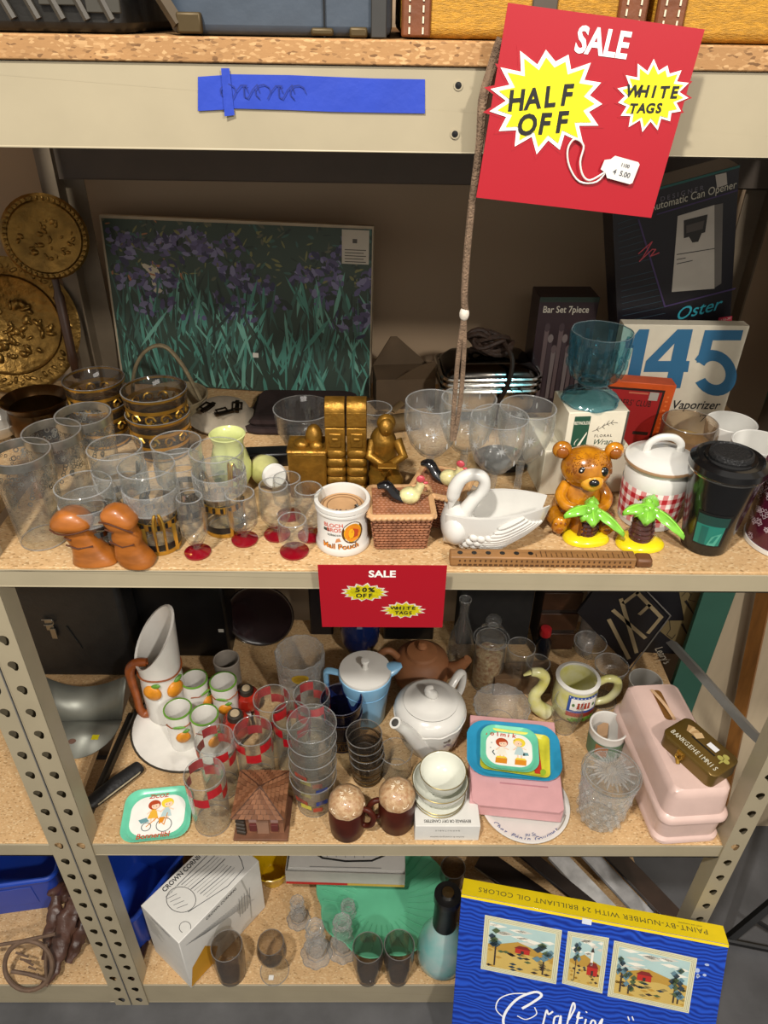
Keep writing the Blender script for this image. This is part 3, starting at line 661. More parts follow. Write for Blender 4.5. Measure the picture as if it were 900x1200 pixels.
M_LIME = mat('pale_lime_glaze', 'c9cf8a', .2, var=.12, scale=25, coat=.5)
g = G().lathe(cup(.018, .027, .1, .003, flare=[(.03, .03), (.031, .05), (.024, .075), (.022, .085)]), 30); ob('vessel', g, M_LIME, t)
f = cyl(.03, .03, .1, step=.0009); g = G()
for a in range(5): put(g, f, disc(.012+.006*math.cos(a*1.25), .045+.007*math.sin(a*1.25), .006, .005, 10), 0, 2)
for a, b_ in ((-.01, .05), (.0, .03), (-.016, .036)): put(g, f, disc(a, b_, .009, .003, 10, .6), 1, 2)
prt('flower_decoration', g, [ink('5a3040'), ink('5f7a30')], t)
P = aty(309, 545, atz(309, 566, Z2).y); P.z = Z2+.021
t = thing('vase', 'small cream and lime vase toppled onto its side', 'vase', P); t.matrix_world = Matrix.Translation(P) @ Matrix.Rotation(.45, 4, 'Z') @ Matrix.Rotation(1.25, 4, 'X')
ob('vessel', G().lathe([(.012, .052), (.0135, .052), (.015, .046), (.016, .036), (.024, .012), (.022, -.012), (.014, -.026), (.0, -.028)], 30), mat('lemon_glaze', 'd3d18c', .25, var=.15, coat=.4), t)
ob('foot_ring', G().lathe([(0, .06), (.016, .06), (.019, .056), (.018, .05), (.012, .046)], 28), M_WHITE, t)
P = bt(355, 478, .07, Z2); t = thing('glass_bowl', 'clear glass bowl in the shade behind the gilded bookends', 'bowl', P)
ob('vessel', G().lathe(cup(.03, .05, .07, .002, .005, flare=[(.045, .03)]), 32), M_CLEAR, t)
P = bt(440, 478, .09, Z2); t = thing('glass_tumbler', 'clear tumbler in the shade behind the seated bookend figure', 'tumbler', P)
ob('vessel', G().lathe(cup(.022, .027, .09, .002, .008), 30), M_CLEAR, t)
g = G().box((0, 0, .012), (.1, .03, .024)); t = thing('dark_case', 'narrow dark case lying behind the toppled vase', 'case', atz(318, 542, Z2), .1); ob('shell', g, M_BLACK, t, bevel=.004)

# ---- mail pouch mug
P = base(402, 651, 58, Z2); h_ = hgt(P, 582); r_ = 33*kk((P.x, P.y, Z2+h_)); rb = r_*.92
t = thing('tobacco_mug', 'white stoneware crock printed with tobacco advertising', 'mug', P)
ob('vessel', G().lathe([(0, 0), (r_*.98, 0), (r_, .003), (r_*.97, .009), (rb, .012), (rb, h_*.80), (r_*.98, h_*.82), (r_*.98, h_*.86), (r_*.94, h_*.87), (r_, h_*.90), (r_, h_*.98), (r_*.96, h_), (r_*.86, h_*.99), (r_*.84, h_*.9), (r_*.8, .006), (0, .006)], 44), M_WHITE, t)
g = G(); g.lathe([(0, h_*.80), (r_*.82, h_*.8), (r_*.82, h_*.81), (0, h_*.812)], 36)
for k in (.7, .55): g.lathe([(r_*k-.0006, h_*.812), (r_*k-.0006, h_*.8165), (r_*k+.0006, h_*.8165), (r_*k+.0006, h_*.812)], 36, 1)
o = ob('cork_lid', g, [mat('pale_cork', 'b58d63', .7, var=.12, scale=60), ink('7a5a3a')], t)
g = G(); txt(g, plane((0, 0, h_*.813), (1, 0, 0), (0, 1, 0), .0004), 'MAIL', .002, -r_*.42, .0105, 0, 3, .015, jit=.05); prt('lettering', g, ink('40302a'), o)
g = G(); rr = random.Random(6)
for i in range(7): g.tube([(r_*.62+rr.uniform(-.008, .004), -r_*.3+rr.uniform(-.006, .006), h_*.815+rr.uniform(0, .006)) for _ in range(3)], .0014, 5)
ob('wire_clasp', g, M_CHROME, t)
f = cyl(rb, rb, h_, a0=-PI/2, step=.0004); g = G()
txt(g, f, 'BLOCH', -.0115, h_*.66, .0085, 0, 1, .02, rot=.06); txt(g, f, 'BROS', -.0105, h_*.56, .0085, 0, 1, .02, rot=.06); putr(g, f, -.026, h_*.52, -.017, h_*.58, 3, 1, 4)
txt(g, f, 'tobacco', -.0105, h_*.46, .006, 3, 1, .01, rot=.06)
put(g, f, disc(.0155, h_*.5, .0155, .0175, 26), 2, 1); put(g, f, disc(.0155, h_*.5, .0125, .0145, 26), 4, 2); put(g, f, disc(.0155, h_*.5, .0112, .0132, 24), 5, 3)
put(g, f, [(.012, h_*.38), (.022, h_*.42), (.023, h_*.55), (.016, h_*.6), (.013, h_*.52), (.018, h_*.5)], 1, 4); put(g, f, disc(.013, h_*.5, .004, .008, 12), 4, 4)
txt(g, f, 'Mail Pouch', -.002, h_*.2, .0125, 6, 1, .03, sx=.95); txt(g, f, 'Mail Pouch', -.0015, h_*.196, .0125, 5, 2, .005, sx=.95)
put(g, f, [(-.009, h_*.29), (-.001, h_*.33), (-.003, h_*.4), (-.007, h_*.38)], 7, 1)
prt('advert_print', g, [ink('c8604f'), ink('b5421a'), ink('5a3a12'), ink('3a4038'), ink('e2a81a'), ink('d9831a'), ink('4a2c10'), ink('c98a5a')], t)

# ---- gilded bookends
P = atz(407, 575, Z2); sc = kk(P)
t1 = thing('bookend', 'gilded bookend with a desk block, facing the small goblets', 'bookend', P+Vector((-.016, 0, 0)), group='pair of gilded bookends')
hB = hgt(P, 462)
def column(par, x):
    g = G()
    for i in range(5):
        z0 = .004+i*hB*.096; g.loft([[(x+p*q, r*q, z0+dz*hB) for p, r in rrect(.031, .040, .008, 3)] for q, dz in ((.86, 0), (.98, .02), (1.0, .045), (.98, .07), (.86, .092))])
    ob('stacked_scrolls', g, M_GOLD, par); 
    g = G().box((x, 0, hB*.6), (.029, .036, hB*.24)); g.box((x, -.0185, hB*.60), (.018, .003, hB*.14)); g.box((x, -.0195, hB*.61), (.010, .003, hB*.03)); ob('block', g, M_GOLD, par, bevel=.002)
    g = G(); g.lathe([(.018, -.0145), (.018, .0145)], 22, 0, Matrix.Translation((x, 0, hB*.86)) @ Matrix.Rotation(PI/2, 4, 'Y')); g.box((x, 0, hB*.8), (.029, .036, hB*.14)); ob('rounded_cap', g, M_GOLD, par, bevel=.001)
column(t1, 0)
g = G().box((-.042, 0, hB*.24), (.055, .045, hB*.48), tp=1.05); g.box((-.042, 0, hB*.49), (.06, .05, .006)); ob('desk', g, M_GOLD, t1, bevel=.003)
g = G(); g.ell((-.032, 0, hB*.58), (.013, .014, hB*.12)); g.ell((-.05, -.004, hB*.52), (.012, .012, .008)); g.ell((-.028, -.012, hB*.52), (.01, .008, .008)); ob('crouched_figure', g, M_GOLD, t1)
t2 = thing('bookend', 'gilded bookend with a seated robed figure reading', 'bookend', P+Vector((.0155, 0, 0)), group='pair of gilded bookends')
column(t2, 0)
g = G(); x = .045                      # robed seated figure, one skin
def chain(g, pts): g.tube([p[:3] for p in pts], [p[3] for p in pts], 12)
chain(g, [(x-.004, .004, .0, .026), (x-.004, .004, hB*.2, .024), (x-.006, .004, hB*.4, .021), (x-.006, .0, hB*.58, .019), (x-.004, -.004, hB*.66, .01)])
chain(g, [(x-.016, -.01, hB*.22, .012), (x-.014, -.03, hB*.24, .011), (x-.014, -.032, 0.004, .012)]); chain(g, [(x+.008, -.01, hB*.22, .012), (x+.014, -.032, hB*.25, .011), (x+.014, -.034, .004, .012)])
chain(g, [(x-.022, -.002, hB*.56, .008), (x-.026, -.012, hB*.42, .008), (x-.006, -.028, hB*.38, .006)]); chain(g, [(x+.014, -.002, hB*.56, .008), (x+.024, -.012, hB*.42, .008), (x+.006, -.03, hB*.4, .006)])
ob('robed_figure', g, M_GOLD, t2)
g = G(); g.ell((x-.002, -.012, hB*.72), (.0115, .0125, .0145)); g.ell((x-.002, -.006, hB*.74), (.014, .012, .014)); g.ell((x-.002, -.024, hB*.71), (.002, .003, .003)); ob('hooded_head', g, M_GOLD, t2)
g = G().box((x, -.036, hB*.4), (.028, .014, .003), 0, Matrix.Rotation(0, 4, 'X')); ob('open_book', g, M_GOLD, t2, bevel=.001)
g = G().box((x, -.012, .003), (.06, .06, .006)); ob('base', g, M_GOLD, t2, bevel=.002)

# ---- basket-weave boxes with bird knobs
M_WICK = mat('woven_clay', '8c5a3c', .5, var=.3, scale=60, coat=.2); M_RIM = mat('pale_rope', 'bd9468', .5, var=.15, scale=60)
def basket(loc, rz, w_, d, h, label):
    t = thing('basket_box', label, 'box', loc, rz, group='basket-weave ceramic boxes')
    k0 = .8; g = G().box((0, 0, h*.45), (w_*k0, d*k0, h*.9), tp=1.2); ob('inner_wall', g, mat('dark_clay', '5a3222', .6), t)
    g = G(); nr, nc = 11, 12
    for sd in range(4):
        Mr = Matrix.Rotation(sd*PI/2, 4, 'Z'); ww, dd = (w_, d) if sd % 2 == 0 else (d, w_)
        for r in range(nr):
            z = h*(.04+.84*r/nr); k = k0+.17*(z/h)
            for c in range(nc):
                x = (c-(nc-1)/2)/nc*ww*k*.98+(ww*k/nc/2*.6 if r % 2 else -ww*k/nc/2*.6)*.5
                g.ell((x, -dd/2*k-.0008, z), (ww/nc*.52, .0021, h/nr*.36), 8, 4, 0, Mr)
    o = ob('weave', g, M_WICK, t); o['kind'] = 'stuff'
    g = G(); P_ = [(x, y, h*.93) for x, y in rrect(w_, d, .006, 3)]; g.tube(P_, .0045, 8, closed=True)
    L = len(P_)
    for sd in range(4):
        Mr = Matrix.Rotation(sd*PI/2, 4, 'Z'); ww, dd = (w_, d) if sd % 2 == 0 else (d, w_)
        for c in range(11): g.ell(((c-5)/11*ww*.98, -dd/2-.002, h*.92), (.0052, .0035, .003), 8, 5, 0, Mr, E=(0, -.5, 0))
    ob('rope_rim', g, M_RIM, t)
    g = G().box((0, 0, h*.93), (w_*.93, d*.93, .004)); 
    for r in range(12):
        for c in range(12):
            g.ell(((c-5.5)/12.5*w_*.92+(.002 if r % 2 else -.002), (r-5.5)/12.5*d*.92, h*.93+.002), (w_/13*.5, d/13*.36, .0016), 8, 4)
    ob('lid', g, M_WICK, t)
    z = h*.95; g = G(); g.ell((.012, -.004, z+.012), (.015, .012, .0125)); g.tube([(.018, -.004, z+.014), (.025, -.004, z+.024), (.027, -.004, z+.032)], [.009, .006, .006], 10); b = ob('bird_knob', g, mat('straw_glaze', 'cfc690', .3, var=.35, scale=90, coat=.3), t)
    g = G(); g.tube([(.004, -.004, z+.006), (-.01, -.002, z+.014), (-.02, 0, z+.026), (-.032, .0, z+.024)], [.008, .0095, .009, .004], 10, flat=.8); ob('tail', g, mat('black_glaze', '0c0c10', .2, coat=.5), b)
    g = G(); g.ell((.026, -.004, z+.038), (.006, .003, .0055)); g.ell((.033, -.004, z+.032), (.0035, .002, .002)); ob('comb', g, mat('rose_glaze', 'b4434c', .3), b); return t
P = atz(468, 628, Z2); hb = hgt(P, 590)*1.12; kq = kk(P)
basket(P, .03, 70*kq, 62*kq, hb, 'basket-weave ceramic box at the front with a black-tailed bird on its lid')
P = bt(518, 563, hb, Z2); basket(P, -.36, 62*kq, 62*kq, hb, 'basket-weave ceramic box tucked behind the swan, bird on its lid')

# ---- swan planter
P = base(572, 646, 40, Z2); k = kk(P); t = thing('swan_planter', 'white china swan planter with a curved neck', 'planter', P, -.04)
L0 = 113*k; Hs = hgt(P, 590)
def U(s):
    x = -L0*.47+L0*.97*s; q = max(.14, math.sin(PI*min(1, s*.78+.14))**.75); wd = .036*q; zt = Hs*(.78+.30*s-.1*math.sin(PI*s)); zb = Hs*max(0, (s-.55))*1.2
    zt = Hs*(.86+.24*s); out = []
    for i in range(13):
        a = PI+PI*i/12; c_, s_ = math.cos(a), abs(math.sin(a)); out.append(Vector((x+L0*.05*(1-s_)*s, wd*math.copysign(abs(c_)**.5, c_)*(1+.06*(1-s_)), zt-(zt-zb)*s_**.85)))
    return out+[Vector((p.x, p.y*.86, zb+(zt-zb)*.14+(p.z-zb)*.86)) for p in reversed(out)]
def skin(s, v, sd, off=0):                       # point on the outer wall, v = 0 at the rim, 1 at the keel
    q = U(s)[:13]; i = 6*v; k0 = min(5, int(i)); p = q[k0].lerp(q[k0+1], i-k0)
    return Vector((p.x, -sd*p.y*(1+off), p.z))
g = G(); g.loft([U(s) for s in (0, .04, .1, .2, .32, .45, .58, .7, .82, .92, 1.0)]); g.ell((-L0*.35, 0, Hs*.47), (L0*.16, .036, Hs*.47), 22, 14)
M_SWAN = mat('swan_china', 'cfcdc7', .3, var=.03, coat=.15)
ob('body', g, M_SWAN, t, ang=1.2)
for sd in (-1, 1):
    for i in range(8):
        s0, s1 = .30+.03*i, .99-.045*abs(i-1.5); v0, v1 = .62-.07*i, .52-.07*i
        g = G(); g.tube([skin(s0+(s1-s0)*q, max(.02, v0+(v1-v0)*q), sd, .05) for q in (0, .2, .4, .6, .8, 1)], [.0015, .0036, .0042, .004, .0036, .0018], 8); ob('feather', g, M_SWAN, t)
    g = G()
    for r_ in range(4):
        for q in range(6): g.ell(skin(.20+.075*q+.03*r_, min(.85, .72-.13*r_+.02*(q % 2)), sd, .0), (L0*.05, .004, Hs*.085), 9, 6, E=(0, .5, 0))
    o = ob('wing_scallops', g, M_SWAN, t); o['kind'] = 'stuff'
g = G(); nk = [(555, 625), (545, 605), (553, 590), (565, 577), (568, 566), (563, 559), (552, 558), (541, 563), (534, 573), (531, 583), (530, 588)]
np_ = []
for i, (u, v) in enumerate(nk):
    q = aty(u, v, P.y-.004); q = q-P; q.z = max(q.z, .0165); np_.append(q)
g.tube(np_, [.016, .0115, .0095, .0085, .008, .008, .0085, .009, .0098, .009, .006], 14)
ob('neck', g, M_SWAN, t)
q = aty(527, 598, P.y-.004)-P; g = G(); g.tube([np_[-1], (q+Vector(np_[-1]))/2, q], [.006, .0045, .0018], 10); b = ob('beak', g, M_SWAN, t)
# ---- four cut wine glasses
def wine(u, v, label, h=.165):
    P = bt(u, v, h, Z2); r = 33*kk((P.x, P.y, Z2+h)); t = thing('wine_glass', label, 'wine glass', P, group='cut crystal wine glasses')
    r = .0395
    ob('bowl', G().lathe([(0, .074), (.006, .075), (.018, .083), (.031, .1), (.0385, .122), (.0405, .14), (.0395, h-.0008), (.0385, h), (.0378, h-.0008), (.0388, .14), (.037, .122), (.029, .101), (.016, .085), (0, .079)], 40), glass('etched_bowl_glass', haze=.045), t)
    g = G().lathe([(0, 0), (.034, 0), (.034, .0015), (.012, .005), (.006, .012), (.0065, .02), (.0045, .03), (.006, .04), (.0042, .05), (.0055, .062), (.006, .075), (0, .076)], 28); ob('stem_and_foot', g, M_CUT, t)
    f = lambda x, y, l=1: Vector(((.0405+.0003*l)*math.cos(x/.04-PI/2), (.0405+.0003*l)*math.sin(x/.04-PI/2), y))
    g = G()
    for i in range(6):
        x = i*2*PI*.0405/6
        for kx in range(8):
            a = kx*PI/4; put(g, f, [(x+.0012*math.cos(a+1.5), .132+.0012*math.sin(a+1.5)), (x+.009*math.cos(a), .132+.009*math.sin(a)), (x+.0012*math.cos(a-1.5), .132+.0012*math.sin(a-1.5))], 0, 1)
        for y in (.112, .152): put(g, f, disc(x+.02, min(y, .15), .0012, .005, 8), 0, 1)
    prt('cut_stars', g, glass('frosted_cut', (.6, .6, .6), (.6, .6, .6), k=.9, rough=.25, haze=.3, rim=False), t)
wine(586, 488, 'cut crystal wine glass at the front, directly behind the swan'); wine(508, 470, 'cut crystal wine glass over the front basket box, on the bookend side')
wine(619, 477, 'cut crystal wine glass beside the bear'); wine(550, 466, 'cut crystal wine glass at the back, touched by the hanging cord')
P = atz(592, 562, Z2); t = thing('saucer', 'small dark saucer under the wine glasses', 'saucer', P+Vector((.0, .05, 0)))
ob('dish', G().lathe([(0, 0), (.025, 0), (.045, .008), (.046, .01), (.042, .009), (.024, .003), (0, .003)], 32), mat('black_glaze', '0c0c10'), t)

P = atz(345, 500, Z2); t = thing('dark_cloth', 'folded maroon black cloth lying in front of the canvas', 'cloth', (-.13, .45, Z2)); M_CL = mat('maroon_cloth', '2a1a18', .9, var=.3, scale=20, bump=.4)
for i, (w2, d2, dz) in enumerate(((.20, .15, 0), (.185, .13, .012))):
    g = G().loft([[(x+.006*math.sin(7*y*20+i), y, dz+z) for x, y in rrect(w2*q, d2*q, .02, 4)] for z, q in ((0, .97), (.005, 1.0), (.011, .96))]); ob('fold', g, M_CL, t)
# ---- chrome dish, boxes and papers at the back of the middle shelf
P = atz(574, 470, Z2); P.y = .475; P.x = aty(574, 440, .44).x
t = thing('covered_dish', 'chrome covered roaster on dark legs, brown cord heaped on its lid', 'covered dish', P, .06)
kx = kk((P.x, .43, Z2+.06)); w_ = 112*kx; zb, zt = .028, .085
g = G().loft([[(x, y, z) for x, y in rrect(w_*q, .115*q, .02)] for z, q in ((zb, .93), (zb+.006, .97), (zt-.012, 1.0), (zt, 1.0))]); ob('pan', g, M_CHROME, t)
g = G()
for z in (zt-.016, zt-.004, zt+.006): g.tube([(x, y, z) for x, y in rrect(w_*1.04, .12, .022, 5)], .0032, 6, closed=True)
ob('rim_band', g, M_CHROME, t)
g = G().loft([[(x, y, z) for x, y in rrect(w_*q, .112*q, .02*q)] for z, q in ((zt+.002, 1.0), (zt+.012, .97), (zt+.024, .8), (zt+.03, .5), (zt+.031, .1))]); ob('cover', g, mat('dark_chrome', '4a4743', .15, 1), t)
for x in (-1, 1):
    for y in (-1, 1): ob('leg', G().box((x*w_*.36, y*.04, zb/2), (.016, .014, zb)), M_BLACK, t, bevel=.002)
g = G().box((0, -.05, zb*.7), (w_*.72, .006, zb*.5)); ob('apron', g, M_BLACK, t)
rr = random.Random(9); g = G()
for j in range(6):
    cx, cy, r_ = rr.uniform(-.03, .012), rr.uniform(-.01, .02), rr.uniform(.016, .03)
    g.tube([(cx+r_*math.cos(a)*1.3, cy+r_*.6*math.sin(a), zt+.036+.006*j+.006*math.sin(a*2+j)) for a in [k*2*PI/16 for k in range(16)]], .0045, 7, closed=True)
g.tube([(.02, -.03, zt+.06), (.03, -.055, zt+.04), (.025, -.064, zt), (.012, -.062, zb+.02), (.008, -.066, .012)], .0042, 7)
g.tube([(-.055, -.03, zt+.05), (-.066, -.05, zt+.02), (-.05, -.06, zt-.01)], .004, 7)
ob('heaped_cord', g, mat('brown_flex', '2e1d12', .6, var=.35, scale=120, bump=.5), t)
g = G()
for x in (.022, .04): g.tube([(x, -.0605, zt-.004), (x+.02, -.062, zt-.022), (x+.034, -.061, zt-.03)], .0015, 5)
ob('wire_clip', g, M_BLACK, t)
# carton with open flaps, roll of paper
P = aty(487, 452, .5); P.z = Z2
t = thing('carton', 'brown open carton with raised flaps before the bare wall', 'box', P+Vector((-.022, .02, 0)), .1); M_CARD = mat('brown_card', '54432f', .8, var=.12, scale=20)
g = G().box((0, 0, .03), (.11, .07, .06)); ob('body', g, M_CARD, t)
g = G().prism([(-.055, 0), (.05, 0), (-.01, .055), (-.022, .055)], -.001, .001, 0, Matrix.Translation((0, .035, .06)) @ MXZ); ob('flap', g, M_CARD, t)
g = G().prism([(-.02, 0), (.055, 0), (.05, .04), (.02, .03)], -.001, .001, 0, Matrix.Translation((0, -.035, .06)) @ Matrix.Rotation(.3, 4, 'X') @ MXZ); ob('flap', g, M_CARD, t)
P = aty(470, 470, .4); P.z = Z2+.016; t = thing('paper_roll', 'rolled brown wrapping paper lying before the carton', 'paper', P, .3)
g = G().tube([(-.035, 0, 0), (.035, 0, .0)], .016, 14); ob('roll', g, mat('kraft_paper', '6b5636', .8, bump=.4, bscale=80), t)
g = G(); g.tube([(-.02, -.012, .03), (.0, -.004, .04), (.012, -.002, .026)], .008, 8, flat=.3); ob('torn_end', g, mat('kraft_paper', '6b5636'), t)
P = atz(452, 548, Z2)
# bar set carton
t = thing('bar_set_box', 'dark boxed bar set standing before the back wall', 'box', (.330, .51, Z2), .0344)
w_, d_, h_ = .1032, .06, .2183
ob('carton', G().box((0, d_/2-.035, h_/2), (w_, d_, h_)), mat('plum_card', '2a1c20', .45, var=.2, scale=20), t, bevel=.001)
f = plane((0, -.0352, 0), (1, 0, 0), (0, 0, 1)); g = G()
txt(g, f, 'Bar Set 7piece', -.004, h_*.90, .0165, 0, 2, .01, sx=.84)
rr = random.Random(2)
for i in range(9):
    x = -.035+.0085*i; put(g, f, [(x, .03), (x+.006, .03), (x+.007, .16-.02*(i % 3)), (x-.001, .16-.02*(i % 3))], 1+i % 3, 1)
    put(g, f, disc(x+.003, .165-.02*(i % 3), .005, .008, 10), 1+(i+1) % 3, 2)
putr(g, f, -.0516, h_*.96, .0516, h_, 4, 1)
prt('box_print', g, [ink('b9b3a4'), ink('5a4a4a'), ink('3a2c30'), ink('6d6260'), ink('203026')], t)
# vaporizer box
vp = thing('vaporizer_box', 'cream and blue vaporizer box numbered 145', 'box', (.5016, .392, Z2), -.0049)
w_, h_ = .2039, .2057; MV = Matrix.Translation((.5016, .392, Z2)) @ Matrix.Rotation(-.0049, 4, 'Z')
ob('carton', G().box((0, 0, h_/2), (w_, .024, h_)), M_CREAM, vp, bevel=.001)
f = plane((0, -.0122, 0), (1, 0, 0), (0, 0, 1)); F_ = facepx(MV, -.012); g = G()
def pp(pts, m, l=1): put(g, f, [F_(*p) for p in pts], m, l)
pp([(733, 398), (742, 395), (749, 386), (761, 386), (750, 441), (735, 441), (742, 408), (733, 408)], 0)
pp([(794, 386), (812, 386), (797, 455), (779, 455)], 0); pp([(794, 386), (806, 386), (771, 423), (757, 423)], 0, 1.2); pp([(757, 423), (808, 423), (806, 436), (754, 436)], 0, 1.4)
pp([(826, 387), (871, 387), (868, 399), (823, 399)], 0); pp([(826, 387), (838, 387), (829, 425), (816, 425)], 0, 1.2)
A5 = [math.radians(145-i*(300/22)) for i in range(23)]; o5 = [F_(837+26*math.cos(a)-3*math.sin(a), 437-27*math.sin(a)) for a in A5]; i5 = [F_(837+13*math.cos(a)-2*math.sin(a), 437-14*math.sin(a)) for a in A5]
for k in range(22): put(g, f, [i5[k], i5[k+1], o5[k+1], o5[k]], 0, 1.4)
x, y = F_(815, 475); txt(g, f, 'Vaporizer', x, y, .0225, 1, 1, .012, .15, sx=.92); x, y = F_(826, 491); txt(g, f, "'7%", x, y, .02, 1, 1, -.005, .2)
prt('box_print', g, [ink('2c6a92'), ink('1c1c1e')], vp)
# can opener box leaning behind it
t = thing('can_opener_box', 'black electric can opener box leaning behind the vaporizer box', 'box', (.5059, .46, 1.4429)); t.rotation_mode = 'YXZ'; t.rotation_euler = (.0769, -.2623, .0781)
w_, d_, h_ = .1904, .05, .2529; f = plane((0, -d_/2-.0003, 0), (1, 0, 0), (0, 0, 1)); MO = Matrix.Translation((.5059, .46, 1.4429)) @ Euler((.0769, -.2623, .0781), 'YXZ').to_matrix().to_4x4(); F_ = facepx(MO, -d_/2)
ob('carton', G().box((0, 0, (h_-.143)/2), (w_, d_, h_+.143)), mat('black_carton', '15131a', .4, var=.1), t, bevel=.001)
g = G(); putr(g, f, -w_/2, h_-.0035, w_/2, h_, 0, 1)
stroke(g, f, [F_(770, 251), F_(864, 223)], .0022, 1, 1); stroke(g, f, [F_(748, 257), F_(779, 359), F_(861, 338)], .0026, 1, 2)
for i in range(17):
    v = 262+7.2*i; a_, b_ = F_(724+.05*(v-262), v), F_(746+.28*(v-258), v-8-.02*(v-262)); 
    if i != 8: stroke(g, f, [a_, b_], .0009, 2, 1)
def tp(s, u, v, sz, m, l=1, **k): x, y = F_(u, v); txt(g, f, s, x, y, sz, m, l, **k)
tp('D E S I G N E R', 799, 227, .010, 3); tp('Automatic Can Opener', 812, 230, .0165, 4, bold=.004, shear=.05, sx=.82)
pp([(794, 253), (837, 240), (837, 338), (787, 342)], 5, 2); pp([(837, 240), (847, 238), (845, 332), (837, 337)], 6, 2)
pp([(801, 258), (829, 251), (826, 272), (801, 279)], 7, 3); pp([(807, 277), (822, 273), (818, 283), (811, 284)], 7, 3); pp([(804, 264), (825, 258), (823, 268), (804, 273)], 8, 4)
for q in ([(793, 298), (837, 291)], [(793, 304), (803, 302)], [(793, 309), (811, 305)]): stroke(g, f, [F_(*p) for p in q], .0013, 7, 3)
tp('Oster', 817, 363, .031, 9, 2, bold=.006, shear=.35); pp([(842, 372), (858, 370), (857, 377), (841, 378)], 10, 2); tp('518-30', 850, 374, .006, 4, 3)
stroke(g, f, [F_(*q) for q in ((748, 297), (764, 283), (752, 303), (749, 306), (764, 292), (768, 292), (762, 300), (772, 296))], .0019, 11, 3)
pp([(838, 205), (851, 202), (852, 216), (840, 220)], 5, 2)
prt('box_print', g, [ink('23605a'), ink('43345e'), ink('2e4450'), ink('6d6a74'), ink('c2bfae'), ink('b9b3a8'), ink('6a6660'), ink('2a2826'), ink('504a45'), ink('2f97a8'), ink('a82a40'), ink('b0454f')], t)
# red and orange boxed book
t = thing('boxed_book', 'red boxed book with an orange border, standing behind the gingham canister', 'book', (.431, .352, Z2)); t.rotation_mode = 'YXZ'; t.rotation_euler = (0, .05, -.05)
w_, h_ = .1078, .121; ob('slipcase', G().box((0, .0, h_/2), (w_, .03, h_)), mat('orange_board', 'd2561c', .5, var=.1), t, bevel=.001)
f = plane((0, -.0152, 0), (1, 0, 0), (0, 0, 1)); g = G(); put(g, f, rect(-w_/2, 0, .038, h_-.010), 0, 1); put(g, f, rect(-w_/2, 0, .034, h_-.014), 1, 2)
txt(g, f, "LEADERS' CLUB", -.015, h_*.70, .0155, 0, 3, .008, sx=.62, space=1.1); putr(g, f, -.02, h_*.94-.012, .012, h_*.94-.009, 2, 3); putr(g, f, .014, h_*.76, .029, h_*.88, 3, 4); putr(g, f, .004, .028, .03, .034, 0, 3)
prt('cover_print', g, [ink('2a1512'), ink('a31d1f'), ink('c76a50'), ink('b0aaa0')], t); g = G()
for i in range(12): put(g, f, rect(.042+.0015*(i % 2), .01+.008*i, .047, .013+.008*i), 0, 1)
prt('spine_print', g, [ink('e8793a')], t)
# cream boxes under the blue goblet
t = thing('cream_box', 'large plain cream box behind the bear', 'box', (.316, .25, Z2), .08); ob('carton', G().box((0, 0, .039), (.132, .11, .078)), M_CREAM, t, bevel=.0015)
t = thing('foil_box', 'cream and green foil box standing on a larger cream box', 'box', (.3236, .235, Z2+.0788), .0856)
w_, h_ = .0906, .0612; ob('carton', G().box((0, 0, h_/2), (w_, .0759, h_)), M_CREAM, t, bevel=.001)
f = plane((0, -.0382, 0), (1, 0, 0), (0, 0, 1)); g = G(); putr(g, f, -.036, .004, -.012, h_-.006, 0, 1)
put(g, f, [(-.026, .006), (-.022, .006), (-.014, .026), (-.014, .03)], 1, 2); txt(g, f, 'REYNOLDS', -.024, h_-.017, .0075, 1, 2, .01, sx=.62); txt(g, f, 'FLORAL', .012, .022, .006, 2, 1, .01, space=1.4)
txt(g, f, 'Wrap', .012, .0115, .013, 0, 1, 0, .4); txt(g, f, '(', -.03, .014, .012, 1, 2, .0, .4)
stroke(g, f, [(-.006, .030), (.004, .034), (.012, .04), (.022, .044), (.03, .043)], .0007, 2, 1)
for x, y in ((.0, .033), (.008, .037), (.014, .042), (.02, .043)): stroke(g, f, [(x, y), (x+.003, y+.005)], .0007, 2, 1); stroke(g, f, [(x, y), (x+.004, y-.003)], .0007, 2, 1)
putr(g, f, w_/2-.0035, .004, w_/2-.0005, h_, 2, 1); prt('box_print', g, [ink('1d4a38'), ink('e6e2d0'), ink('4a4640')], t)
P = Vector((.321, .235, Z2+.0788+.0617)); t = thing('pressed_goblet', 'blue pressed glass goblet on the foil box', 'goblet', P)
rb = 36*kk(P+Vector((0, 0, .1))); hg = hgt(P, 386)*.98
M_BLUEG = glass('blue_glass', (.70, .88, .92), (.34, .62, .70), k=.7, rough=.05, bump=.25, bscale=60, dcol=(.3, .6, .7))
wob = lambda a, i: 1+.035*math.cos(8*a)
g = G().lathe([(0, 0), (rb*.98, 0), (rb*.98, .004), (rb*.86, .012), (rb*.55, .020), (rb*.46, .028), (rb*.6, .034)], 48, wob=wob); g2 = G()
ob('foot', G().lathe([(0, 0), (rb*.95, 0), (rb*.98, .004), (rb*.84, .012), (rb*.55, .02), (rb*.45, .027), (rb*.5, .03), (0, .03)], 48, wob=wob), M_BLUEG, t)
ob('bowl', G().lathe([(0, .03), (rb*.5, .031), (rb*.78, .04), (rb*.86, .052), (rb*.9, hg*.55), (rb, hg-.004), (rb*.98, hg), (rb*.92, hg-.001), (rb*.82, hg*.55), (rb*.76, .055), (rb*.6, .045), (0, .042)], 48, wob=lambda a, i: 1+.03*abs(math.cos(4*a))), M_BLUEG, t)
g = G()
